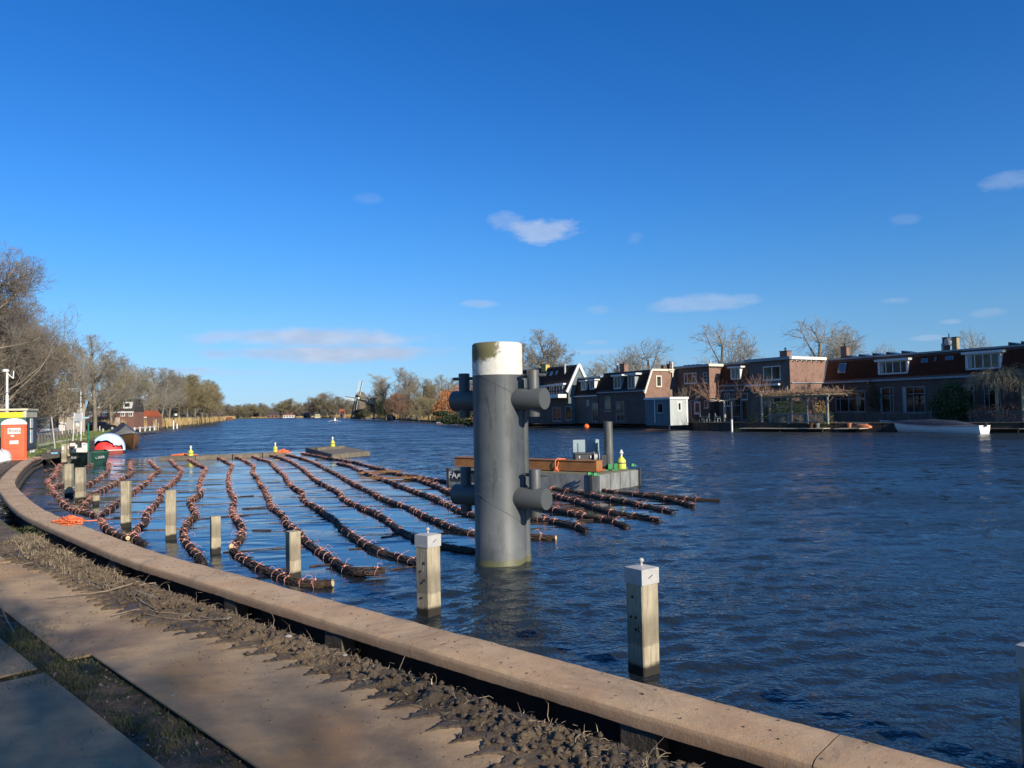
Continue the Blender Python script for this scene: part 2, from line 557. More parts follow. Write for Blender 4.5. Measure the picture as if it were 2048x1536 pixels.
# ================================================================== NEAR GROUND (mud, verge between the road plates)
GS_ = .022
gx = np.arange(-9.6, 4.2, GS_); gy = np.arange(2.2, 16.5, GS_)
def path_field(X, Y, path):
    """signed distance from inner coping edge (positive = landward), and along-path s"""
    pp = np.array([(p.x, p.y) for p in path])
    d = np.full(X.shape, 1e9); sgn = np.ones(X.shape); ss = np.zeros(X.shape)
    L = 0
    for i in range(len(pp) - 1):
        x0, y0 = pp[i]; x1, y1 = pp[i + 1]
        dx, dy = x1 - x0, y1 - y0; l = math.hypot(dx, dy)
        t = np.clip(((X - x0) * dx + (Y - y0) * dy) / (l * l), 0, 1)
        dd = np.hypot(X - x0 - t * dx, Y - y0 - t * dy)
        better = dd < d
        nx, ny = ON[min(i * PSTEP, len(ON) - 1)].x, ON[min(i * PSTEP, len(ON) - 1)].y
        sg = np.where((X - x0) * nx + (Y - y0) * ny >= 0, 1, -1)
        d = np.where(better, dd, d); sgn = np.where(better, sg, sgn); ss = np.where(better, L + t * l, ss)
        L += l
    return d * sgn, ss
PSTEP = 2
GX, GY = np.meshgrid(gx, gy)
D, S = path_field(GX, GY, INN[::PSTEP])
PLZ = 0.47                                      # top of the steel plates
n1 = vnoise(GX, GY, 1.3, 1, 3); n2 = vnoise(GX, GY, 7, 5, 4, .6); n3 = vnoise(GX, GY, 26, 9, 3, .6); n4 = vnoise(GX, GY, .7, 31, 2)
rid = 1 - np.abs(vnoise(GX, GY, 9, 40, 3, .6) * 2 - 1) * 1.6
Ltot = S.max()
# extent of the mud over the plates, varies along the quay
mudw = 0.90 + .9 * np.clip((24 - S) / 14, 0, 1) + .22 * (vnoise(S, S * 0, .55, 3, 2) - .5) * 2
teeth = .26 * (((S * 3.4 + D * 2.2) % 1) ** 1.6) * np.clip(.35 + 1.3 * n4, 0, 1) + .09 * (n2 - .5) + .05 * (n3 - .5)
edge = mudw + teeth
h = np.full(GX.shape, 0.425)
crest = np.exp(-((D - .62) / .30) ** 2)
n5 = vnoise(GX, GY, 15, 60, 3, .65)
mound = .028 + .12 * crest * (.5 + 1.0 * n1) + (.05 * (n2 - .5) + .10 * (n3 - .5) + .09 * (n5 - .5) + .03 * (rid - .5)) * np.clip(1.6 - D / .75, .06, 1)
smear = np.clip((edge - D) / .32, 0, 1)
h = h + mound * np.clip((edge + .15 - D) / .5, 0, 1) ** .8 * (.30 + .70 * np.clip(1.35 - D, 0, 1))
h = np.maximum(h, np.where(smear > 0, PLZ + .027 + .014 * smear + .016 * (n2 - .5) + .008 * (n3 - .5), 0))
# strip between plates: soil and gravel just under plate level
strip = (D > edge)
h = np.where(strip, .435 + .028 * (n2 - .5) + .03 * (n3 - .5) + .02 * (n1 - .5), h)
# trench behind the coping
tre = np.clip((D - .19 - .15 * n1 - .10 * (n2 - .5)) / .10, 0, 1)
h = h * tre + (-.35) * (1 - tre)
h = np.where(D < -.05, -.4, h)
keep = (D > -.06) & (D < 5.0)
idx = -np.ones(GX.shape, int)
kv = keep
idx[kv] = np.arange(kv.sum())
V = np.stack([GX[kv], GY[kv], h[kv]], 1)
q = kv[:-1, :-1] & kv[1:, :-1] & kv[:-1, 1:] & kv[1:, 1:]
F = np.stack([idx[:-1, :-1][q], idx[:-1, 1:][q], idx[1:, 1:][q], idx[1:, :-1][q]], -1)
def mud_mat():
    m, t, b = newmat('trodden_mud')
    N = NT(t)
    v = N.world()
    f = N.noise(v, 2.2, 6, .65); g = N.noise(v, 30, 5, .7); wet = N.ramp(N.noise(v, 1.1, 3, .5), .50, .62)
    c = N.mix(N.ramp(f, .35, .65), (.11, .075, .045), (.21, .15, .092))
    c = N.mix(N.ramp(g, .55, .8), c, (.26, .20, .135))
    at = N.n('ShaderNodeAttribute'); at.attribute_name = 'grassy'
    gg = N.math('MULTIPLY', at.outputs['Fac'], N.ramp(N.noise(v, 5, 4, .6), .42, .6))
    c = N.mix(gg, c, (.05, .055, .02))
    c = N.mix(N.math('MULTIPLY', wet, .5), c, (.022, .016, .011))
    N.l(c, b.inputs['Base Color'])
    N.l(N.math('SUBTRACT', .92, N.math('MULTIPLY', wet, .45)), b.inputs['Roughness'])
    b1 = N.bump(N.noise(v, 22, 6, .65), .05)
    N.l(N.bump(N.noise(v, 90, 4, .7), .012, prev=b1), b.inputs['Normal'])
    return m
MUD = mud_mat()
g = fastmesh('mud_ground', V, F, MUD, smooth=True)
grassy = np.clip((D - edge) / .3, 0, 1) * np.clip((S * 0 + 1), 0, 1)
at = g.data.attributes.new('grassy', 'FLOAT', 'POINT'); at.data.foreach_set('value', grassy[kv].astype(np.float32))
tag(g, kind='structure')
GI = (gx[0], gy[0], GS_)
def gh(x, y):
    i = int(round((x - GI[0]) / GS_)); j = int(round((y - GI[1]) / GS_))
    if 0 <= j < h.shape[0] and 0 <= i < h.shape[1]: return max(h[j, i], -.4), D[j, i], S[j, i], edge[j, i]
    return .44, 3, 0, 1
# back side of the trench (soil wall under the coping, dark void)
# wide mud track further back and left of the detailed patch
bk = [(p + n * .25) for p, n in zip(INN, ON)]
strip_pts = [(q.x, q.y) for q in bk[:int(len(bk) * .72):5]]
def track_mesh():
    V = []; F = []
    sel = [i for i in range(0, len(INN), 3)]
    offs = [.25, .5, .9, 1.6, 2.6, 4.5, 8]
    zs = [.30, .50, .50, .44, .44, .44, .43]
    for i in sel:
        for o_, z in zip(offs, zs):
            p = INN[i] + ON[i] * o_
            V.append((p.x, p.y, z + .05 * (mnoise.noise(Vector((p.x * .9, p.y * .9, 0))))))
    k = len(offs)
    for a in range(len(sel) - 1):
        pm = V[a * k + 3]
        if -9.3 < pm[0] < 4 and 2.4 < pm[1] < 16: continue
        if pm[1] < 2.4: continue
        for b_ in range(k - 1):
            F.append((a * k + b_, a * k + b_ + 1, (a + 1) * k + b_ + 1, (a + 1) * k + b_))
    return fastmesh('mud_track', np.array(V), np.array(F), MUD, smooth=True)
tag(track_mesh(), kind='structure')

# ================================================================== ROAD PLATES
def plate_mat():
    m, t, b = newmat('rusty_steel_plate')
    N = NT(t)
    v = N.world()
    vs = N.world((1, 2.4, 1), (0, 0, radians(-42)))
    mud = N.ramp(N.noise(v, .9, 7, .62), .30, .62)
    rust = N.ramp(N.noise(v, .55, 4, .55, .4), .50, .72)
    c = N.mix(mud, (.21, .135, .075), (.49, .33, .18))
    c = N.mix(N.math('MULTIPLY', rust, .75), c, (.46, .24, .08))
    streak = N.ramp(N.noise(vs, 3.2, 6, .65), .42, .72)
    c = N.mix(N.math('MULTIPLY', streak, .45), c, (.21, .16, .11))
    sp = N.ramp(N.noise(v, 26, 5, .72), .62, .72)
    c = N.mix(N.math('MULTIPLY', sp, .55), c, (.055, .042, .03))
    c = N.mix(N.math('MULTIPLY', N.ramp(N.noise(v, 55, 3, .7), .63, .74), .5), c, (.30, .25, .19))
    N.l(c, b.inputs['Base Color'])
    N.l(N.math('ADD', .62, N.math('MULTIPLY', mud, .3)), b.inputs['Roughness'])
    b.inputs['Metallic'].default_value = 0.0
    b.inputs['Specular IOR Level'].default_value = .35
    b1 = N.bump(N.noise(v, 7, 8, .75), .008)
    b2 = N.bump(N.noise(v, 30, 5, .75), .005, prev=b1)
    N.l(N.bump(N.noise(v, 70, 5, .75), .0045, prev=b2), b.inputs['Normal'])
    return m
PLATE = plate_mat()
def plate(corner, end, width, side, label, z=PLZ, extend=(0, 0)):
    a = Vector((corner[0], corner[1], 0)); e = Vector((end[0], end[1], 0))
    d = (e - a).normalized(); a = a - d * extend[0]; e = e + d * extend[1]
    n = Vector((-d.y, d.x, 0)) * side
    q = [a, e, e + n * width, a + n * width]
    mb = MB()
    mb.ext([Vector((p.x, p.y, z - .022)) for p in q], (0, 0, .022))
    o = mb.build('road_plate', PLATE)
    bv = o.modifiers.new('edge', 'BEVEL'); bv.width = .006; bv.segments = 2
    tag(o, label, 'road plate', 'steel road plates laid along the quay')
    return o
pa, pb = P(185, 1314, PLZ), P(510, 1536, PLZ)
plate(pa, pb, 1.55, 1, 'rusty steel road plate in the foreground, its mud-smeared right edge facing the coping', z=PLZ + .023, extend=(.04, 2.5))
pc, pd = P(0, 1214, PLZ), P(135, 1319, PLZ)
plate(pd, pc, 1.5, -1, 'muddy steel road plate with an orange rust patch, next plate beyond the foreground one', extend=(-.0, 3.4))
e2 = (pc - pd).normalized()
p3 = pc + e2 * 3.43
nn = Vector((e2.y, -e2.x, 0))
dir3 = Vector((-.78, .62, 0)).normalized()
plate(p3 + nn * .25, p3 + nn * .25 + dir3 * 5.0, 1.5, -1, 'dusty steel road plate at the left edge of the photo beside the grassy coping bend', extend=(0, 0))
pe, pf = P(90, 1345, PLZ), P(330, 1536, PLZ)
plate(pf, pe, 2.0, 1, 'shaded grey steel road plate in the bottom left corner', extend=(3, .0), z=PLZ + .004)
plate(pe + (pe - pf).normalized() * .05 + Vector((-.12, .10, 0)), pe + (pe - pf).normalized() * 4 + Vector((-.12, .10, 0)), 2.0, 1, 'shaded grey steel road plate at the left edge behind the corner one', z=PLZ)

# ================================================================== QUAY WALL
def coping_mat():
    m, t, b = newmat('brown_coping')
    N = NT(t)
    v = N.world()
    at = N.n('ShaderNodeNewGeometry')
    f = N.noise(v, 1.6, 6, .6); g = N.noise(v, 13, 6, .68)
    c = N.mix(N.ramp(f, .3, .7), (.48, .30, .165), (.58, .40, .235))
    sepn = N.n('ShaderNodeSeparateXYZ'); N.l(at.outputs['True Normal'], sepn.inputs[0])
    side = N.ramp(sepn.outputs[2], .85, .25)     # darker brown on the steep faces
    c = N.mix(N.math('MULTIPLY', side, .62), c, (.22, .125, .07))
    c = N.mix(N.math('MULTIPLY', N.ramp(g, .52, .72), .45), c, (.40, .32, .25))
    c = N.mix(N.math('MULTIPLY', N.ramp(N.noise(v, 34, 4, .75), .64, .72), .7), c, (.07, .05, .035))
    c = N.mix(N.math('MULTIPLY', N.ramp(N.noise(v, .9, 6, .7, .8), .50, .66), .5), c, (.17, .125, .085))
    c = N.mix(N.math('MULTIPLY', N.ramp(N.noise(v, 4.5, 6, .75), .60, .68), .45), c, (.16, .14, .09))
    N.l(c, b.inputs['Base Color'])
    b.inputs['Roughness'].default_value = .88
    b1 = N.bump(N.noise(v, 11, 8, .75), .010)
    N.l(N.bump(N.noise(v, 85, 5, .8), .006, prev=b1), b.inputs['Normal'])
    return m
COPING = coping_mat()
def seg_labels(n): return None
quay = thing('quay_wall', 'curved quay wall topped with broad brown coping beams, running from the bottom right to the toilet', 'quay wall', (OUT[len(OUT) // 2].x, OUT[len(OUT) // 2].y, 0))
def sweep(path, ns, prof, cap=True):
    """prof: list of (offset landward, z)"""
    V = []; F = []; k = len(prof)
    for p, n in zip(path, ns):
        for o_, z in prof:
            w = p + n * o_
            V.append((w.x, w.y, z))
    for i in range(len(path) - 1):
        for j in range(k):
            F.append((i * k + j, i * k + (j + 1) % k, (i + 1) * k + (j + 1) % k, (i + 1) * k + j))
    if cap:
        F.append(tuple(range(k))); F.append(tuple((len(path) - 1) * k + j for j in range(k))[::-1])
    return V, F
cprof = [(0, CZ - .125), (0, CZ - .015), (.015, CZ), (.10, CZ + .004), (.22, CZ), (.34, CZ + .003), (CW - .085, CZ), (CW - .045, CZ - .006), (CW - .015, CZ - .026), (CW, CZ - .055), (CW, CZ - .125)]
# joints measured from the photo at about (907,1310) and (272,1108)
jn = []
for q in (P(907, 1262, CZ), P(287, 1097, CZ)):
    jn.append(min(range(len(OUT)), key=lambda i: (OUT[i].xy - q.xy).length))
step = abs(jn[0] - jn[1]) // 2
bounds = sorted(set([0] + [j for j in range(jn[0], len(OUT) - 1, step)] + [j for j in range(jn[0], 0, -step)] + [len(OUT) - 1]))
def fine(path, ns, sub=4):
    P2 = []; N2 = []
    for i in range(len(path) - 1):
        for k in range(sub):
            f = k / sub
            P2.append(path[i].lerp(path[i + 1], f)); N2.append(ns[i].lerp(ns[i + 1], f).normalized())
    P2.append(path[-1]); N2.append(ns[-1])
    return P2, N2
for a, b in zip(bounds, bounds[1:]):
    pth, ns = fine(OUT[a:b + 1], ON[a:b + 1])
    g0 = (pth[1] - pth[0]).normalized() * .005; g1 = (pth[-1] - pth[-2]).normalized() * .005
    pth = [pth[0] + g0] + pth[1:-1] + [pth[-1] - g1]
    V, F = sweep(pth, ns, cprof)
    mb = MB(); mb.v = []
    V2 = []
    for (x, y, z) in V:
        s_ = mnoise.noise(Vector((x * 3, y * 3, z * 6))) * .006 + mnoise.noise(Vector((x * 14, y * 14, z * 20))) * .003
        V2.append((x + s_ * .7, y + s_ * .7, z + s_))
    mb.add(V2, F)
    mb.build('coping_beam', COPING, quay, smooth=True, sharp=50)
# sheet pile wall under the outer half, and timber wales on the water side
SHEET = M('old_sheet_pile', (.035, .028, .022), (.07, .05, .035), scale=4, rough=.85, bump=.01)
WALE = M('wale_timber', (.16, .12, .08), (.09, .065, .045), scale=3, stretch=(1, 1, 5), rough=.85, bump=.01)
V, F = sweep(OUT[::2], ON[::2], [(.16, -1.2), (.16, CZ - .13), (.24, CZ - .13), (.24, -1.2)])
MB().add(V, F).build('sheet_piling', SHEET, quay)
for zc, o0 in ((.34, -.02), (.12, -.06)):
    V, F = sweep(OUT[::2], ON[::2], [(o0, zc - .075), (o0, zc + .075), (.155, zc + .075), (.155, zc - .075)])
    MB().add(V, F).build('wale', WALE, quay)
# timber blocks that carry the coping on the land side
for px, py in ((660, 1285), (245, 1125), (1300, 1450), (460, 1215)):
    q = P(px, py, CZ - .2)
    i = min(range(len(INN)), key=lambda k: (INN[k].xy - q.xy).length)
    c = INN[i] + ON[i] * (-.10); d = (OUT[i + 1] - OUT[i])
    MB().box((c.x, c.y, .20), (.30, .17, .58), atan2(d.y, d.x)).build('support_block', M('support_block_wood', (.10, .08, .058), (.065, .05, .036), scale=6, bump=.01), quay)

# ================================================================== MOORING PILE WITH BOLLARDS
def pile_mat():
    m, t, b = newmat('grey_painted_steel')
    N = NT(t)
    v = N.world(); vz = N.world((1, 1, .18))
    f = N.noise(v, 1.3, 5, .55); st = N.noise(vz, 7, 5, .6, .6)
    c = N.mix(N.ramp(f, .3, .7), (.054, .062, .066), (.084, .092, .094))
    c = N.mix(N.math('MULTIPLY', N.ramp(st, .54, .64), .55), c, (.030, .034, .036))
    c = N.mix(N.math('MULTIPLY', N.ramp(N.noise(v, 9, 8, .82, 1.6), .57, .66), .6), c, (.19, .20, .19))
    sepn = N.n('ShaderNodeSeparateXYZ'); N.l(N.world(), sepn.inputs[0])
    low = N.math('MULTIPLY', N.ramp(sepn.outputs[2], 1.7, .1), N.ramp(f, .2, .6))
    c = N.mix(N.math('MULTIPLY', low, .35), c, (.19, .195, .185))
    rim = N.ramp(N.math('ADD', sepn.outputs[2], N.math('MULTIPLY', N.noise(v, 5, 4, .6), .26)), .27, .17)
    c = N.mix(rim, c, (.10, .10, .045))
    N.l(c, b.inputs['Base Color'])
    b.inputs['Roughness'].default_value = .52
    b.inputs['Specular IOR Level'].default_value = .4
    N.l(N.bump(N.noise(v, 40, 4, .6), .002), b.inputs['Normal'])
    return m
def cap_mat():
    m, t, b = newmat('mossy_white_paint')
    N = NT(t)
    v = N.world()
    sepn = N.n('ShaderNodeSeparateXYZ'); N.l(N.world(), sepn.inputs[0])
    c = N.mix(N.ramp(N.noise(v, 9, 6, .7), .45, .75), (.66, .64, .56), (.50, .48, .39))
    # moss on the left, upper half of the band
    gx_ = N.ramp(sepn.outputs[0], .02, -.52)
    gz = N.ramp(sepn.outputs[2], 3.55, 3.95)
    mk = N.math('ADD', N.math('MULTIPLY', N.math('MULTIPLY', gx_, N.math('ADD', gz, .15)), 1.0), N.math('MULTIPLY', N.math('SUBTRACT', N.noise(v, 14, 7, .7), .5), 1.5))
    c = N.mix(N.ramp(mk, .30, .72), c, (.15, .135, .06))
    N.l(c, b.inputs['Base Color']); b.inputs['Roughness'].default_value = .7
    return m
PILE, CAPW = pile_mat(), cap_mat()
PC = P(1001, 1133, 0); PC = Vector((PC.x, PC.y + .46, 0)); PR = .47
ptop = 4.06
pile = thing('mooring_pile', 'tall thick grey steel mooring pile with a white mossy top band and four bollards', 'mooring pile', PC)
mb = MB(); mb.lathe([(PR + .012, -1.6), (PR + .012, .05), (PR, .07), (PR, 3.46)], PC, 96)
mb.build('pile_tube', PILE, pile, smooth=True)
mb = MB(); mb.lathe([(PR, 3.46), (PR + .001, 3.90), (PR - .004, ptop - .025), (PR - .03, ptop), (0.001, ptop + .006)], PC, 96)
mb.build('white_band', CAPW, pile, smooth=True, sharp=60)
# guard pipe welded to the right flank
gd = Vector((sin(radians(78)), -cos(radians(78)), 0))
gq = PC + gd * (PR + .015) + Vector((0, .1, 0))
MB().tube([gq + Vector((0, 0, -1.4)), gq + Vector((0, 0, .12))], .095, 20).build('guard_pipe_foot', PILE, pile, smooth=True)
MB().tube([gq + Vector((0, 0, .12)), gq + Vector((0, 0, 3.40))], .085, 20).build('guard_pipe', PILE, pile, smooth=True)
for (z0, a0, z1, a1) in ((3.66, -88, 3.12, 35), (1.42, -78, .62, 82)):
    pts = []
    for k in range(30):
        a = radians(a0 + (a1 - a0) * k / 29); z = z0 + (z1 - z0) * k / 29
        pts.append(PC + Vector((sin(a) * PR, -cos(a) * PR, z)))
    MB().tube(pts, .0055, 6).build('weld_seam', PILE if z0 < 3 else PILE, pile, smooth=True)
BD = Vector((sin(radians(56)), -cos(radians(56)), 0))
BOL = M('bollard_steel', (.11, .082, .05), (.078, .084, .082), scale=5.0, lo=.28, hi=.40, rough=.5, bump=.002, bscale=30)
for sgn in (1, -1):
    for zc in (3.0, 1.2):
        d = BD * sgn
        R = d.to_track_quat('Z', 'Y').to_matrix()
        c0 = PC + Vector((0, 0, zc))
        mb = MB(); mb.lathe([(.20, PR - .10), (.20, 1.015), (.192, 1.03), (.001, 1.032)], c0, 40, R)
        bo = mb.build('bollard', BOL, pile, smooth=True)
        vq = c0 + d * .79
        mb = MB(); mb.lathe([(.001, -.32), (.105, -.32), (.108, -.30), (.108, .515), (.100, .53), (.001, .532)], vq, 32)
        mb.build('bollard_stem', BOL, bo, smooth=True)
        pd_ = Vector((cos(radians(20)), -sin(radians(20)), 0))
        a = vq + Vector((0, 0, .43)) - pd_ * .235; b_ = vq + Vector((0, 0, .43)) + pd_ * .235
        MB().tube([a, a + pd_ * .01, b_ - pd_ * .01, b_], [.026, .031, .031, .026], 16).build('cross_pin', BOL, bo, smooth=True)
# shackle bolt heads around waterline (scars) -------------------------------------

# ================================================================== TIMBER MOORING POSTS
def post_mat():
    m, t, b = newmat('weathered_post_wood')
    N = NT(t)
    v = N.world((1, 1, .10)); w = N.world()
    tc = N.n('ShaderNodeTexCoord')
    oi = N.n('ShaderNodeObjectInfo')
    f = N.noise(v, 22, 6, .7, .4); g = N.noise(w, 3.0, 5, .6)
    c = N.mix(N.ramp(f, .3, .7), (.27, .22, .14), (.46, .40, .28))
    c = N.mix(N.math('MULTIPLY', N.ramp(g, .5, .7), .55), c, (.205, .19, .105))
    c = N.mix(N.ramp(f, .66, .78), c, (.085, .065, .045))
    sepn = N.n('ShaderNodeSeparateXYZ'); N.l(w, sepn.inputs[0])
    zz = N.math('ADD', sepn.outputs[2], N.math('MULTIPLY', N.math('SUBTRACT', N.noise(w, 6, 4, .6), .5), .10))
    band = N.math('MULTIPLY', N.ramp(zz, .30, .33), N.ramp(zz, .70, .52))
    c = N.mix(N.math('MULTIPLY', band, .55), c, (.125, .10, .07))
    c = N.mix(N.ramp(zz, .15, .09), c, (.020, .017, .010))
    N.l(c, b.inputs['Base Color']); b.inputs['Roughness'].default_value = .85
    b1 = N.bump(N.noise(v, 30, 6, .75, .3), .010)
    N.l(N.bump(N.noise(w, 60, 4, .6), .003, prev=b1), b.inputs['Normal'])
    return m
POST = post_mat()
GALV = M('galvanised_cap', (.47, .46, .43), (.38, .37, .35), scale=7, rough=.6, metal=.1, bump=.001)
HOLE = M('bolt_hole_dark', (.03, .022, .016))
def mooring_post(px, by, ty, side, rz, label, cap=False, lean=(0, 0), group='timber mooring posts standing in the water along the quay'):
    b = P(px, by, 0)
    top = hgt(px, ty, b.y)
    r = thing('mooring_post', label, 'mooring post', (b.x, b.y, 0), group)
    hh = top - (.0 if not cap else .015)
    s = side / 2
    mb = MB(); n = 14
    vs = []; zs = [-1.2 + (hh + 1.2) * i / (n - 1) for i in range(n)]
    prof = [(-s, -s + .012), (-s + .012, -s), (s - .012, -s), (s, -s + .012), (s, s - .012), (s - .012, s), (-s + .012, s), (-s, s - .012)]
    R = Matrix.Rotation(rz, 3, 'Z')
    for z in zs:
        k = 1 + .012 * mnoise.noise(Vector((px * .1, z * 2, 3)))
        for x, y in prof:
            jx = .003 * mnoise.noise(Vector((x * 20, z * 6, px)))
            vs.append(R @ Vector((x * k + jx, y * k + jx, 0)) + Vector((b.x + lean[0] * z, b.y + lean[1] * z, z)))
    fs = []
    for i in range(n - 1):
        for k in range(8): fs.append((i * 8 + k, i * 8 + (k + 1) % 8, (i + 1) * 8 + (k + 1) % 8, (i + 1) * 8 + k))
    fs.append(tuple((n - 1) * 8 + k for k in range(8)))
    mb.add(vs, fs); mb.build('post_shaft', POST, r)
    tp = Vector((b.x + lean[0] * hh, b.y + lean[1] * hh, hh))
    if cap:
        s2 = s + .006
        mb = MB(); ch = .15
        q = [R @ Vector((x * s2, y * s2, 0)) for x, y in ((-1, -1), (1, -1), (1, 1), (-1, 1))]
        q2 = [v * .985 for v in q]
        pts = [tp + v + Vector((0, 0, -ch)) for v in q] + [tp + v + Vector((0, 0, .012)) for v in q] + [tp + v * .3 + Vector((0, 0, .03)) for v in q2]
        fs = [(0, 1, 5, 4), (1, 2, 6, 5), (2, 3, 7, 6), (3, 0, 4, 7), (4, 5, 9, 8), (5, 6, 10, 9), (6, 7, 11, 10), (7, 4, 8, 11), (8, 9, 10, 11)]
        mb.add(pts, fs); c_ = mb.build('post_cap', GALV, r)
        mb = MB(); mb.lathe([(.022, .02), (.013, .035), (.013, .06), (.027, .072), (.029, .088), (.018, .104), (.001, .108)], tp, 16)
        mb.build('cap_knob', GALV, r, smooth=True)
        f = R @ Vector((1, 0, 0))
        f = R @ Vector((0, -1, 0)); e = tp + f * (s2 + .001) + Vector((0, 0, -.07)); sd_ = R @ Vector((1, 0, 0))
        MB().beam(e - sd_ * .03 - Vector((0, 0, .015)), e + sd_ * .03 + Vector((0, 0, .015)), .007, .007).build('cap_slot', HOLE, r)
        rr = random.Random(px)
        for k in range(6):
            u_ = rr.uniform(-.6, .6) * s; z = rr.uniform(.2, .75 * hh)
            c = tp + R @ Vector((-s - .001, u_, 0)); c.z = z
            RR = (R @ Vector((-1, 0, 0))).to_track_quat('Z', 'Y').to_matrix()
            MB().lathe([(.016, 0), (.014, .006), (.009, .001), (.001, .0005)], c, 12, RR).build('bolt_hole', HOLE, r)
    return r
PDEF = [  # px, base y, top y, side, rz deg, cap, label
    (1288, 1345, 1133, .245, 36, True, 'thick timber mooring post with a galvanised cap, right of the grey pile'),
    (858, 1229, 1068, .245, 50, True, 'thick timber mooring post with a galvanised cap, left of the grey pile'),
    (587, 1156, 1062, .20, 38, False, 'bare topped timber mooring post near the pale cut end of a brushwood bundle'),
    (431, 1106, 1032, .185, 30, False, 'short timber mooring post between two sagging brushwood bundles, second left of the capped one'),
    (342, 1078, 980, .22, 20, False, 'tall timber mooring post with a small hook eye near its top, beside the twisting bundle'),
    (252, 1054, 962, .21, 12, False, 'tall slim timber mooring post behind the coping with a brown wet lower half'),
    (161, 1001, 935, .27, 12, False, 'broad timber mooring post just right of its twin, in the brownish water'),
    (138, 992, 928, .23, 10, False, 'timber mooring post just left of the broad one, in the brownish water'),
    (2096, 1560, 1290, .245, 36, True, 'timber mooring post with a galvanised cap cut off by the right edge of the photo'),
]
for (px, by, ty, sd_, rz, cp_, lb) in PDEF:
    mooring_post(px, by, ty, sd_, radians(rz), lb, cp_)
# round weathered stub
b = P(191, 1009, 0)
r = thing('mooring_post', 'short round rotten timber stub with a frayed mossy top, right of the orange rope heap', 'mooring post', (b.x, b.y, 0), 'timber mooring posts standing in the water along the quay')
vs = []; n = 14
mb = MB()
for i in range(6):
    z = -1.0 + i * .24 if i < 5 else .27
    for k in range(n):
        a = 2 * pi * k / n; rr = .095 + .012 * sin(3 * a) + (.02 * random.random() if i == 5 else 0)
        zz = z + (.07 * random.random() if i == 5 else 0)
        vs.append((b.x + rr * cos(a), b.y + rr * sin(a), zz))
fs = [(i * n + k, i * n + (k + 1) % n, (i + 1) * n + (k + 1) % n, (i + 1) * n + k) for i in range(5) for k in range(n)] + [tuple(5 * n + k for k in range(n))]
mb.add(vs, fs).build('post_shaft', POST, r)
mb = MB()
for k in range(60):
    a = random.random() * 6.28; q = Vector((b.x + .10 * cos(a), b.y + .10 * sin(a), .27 + random.random() * .05))
    mb.tube([q, q + Vector((cos(a) * .05 * random.random(), sin(a) * .05, .07 * random.random() - .01))], [.008, .002], 3)
tag(mb.build('frayed_fibres', M('moss_fibres', (.30, .27, .12), (.2, .17, .08)), r), kind='stuff')

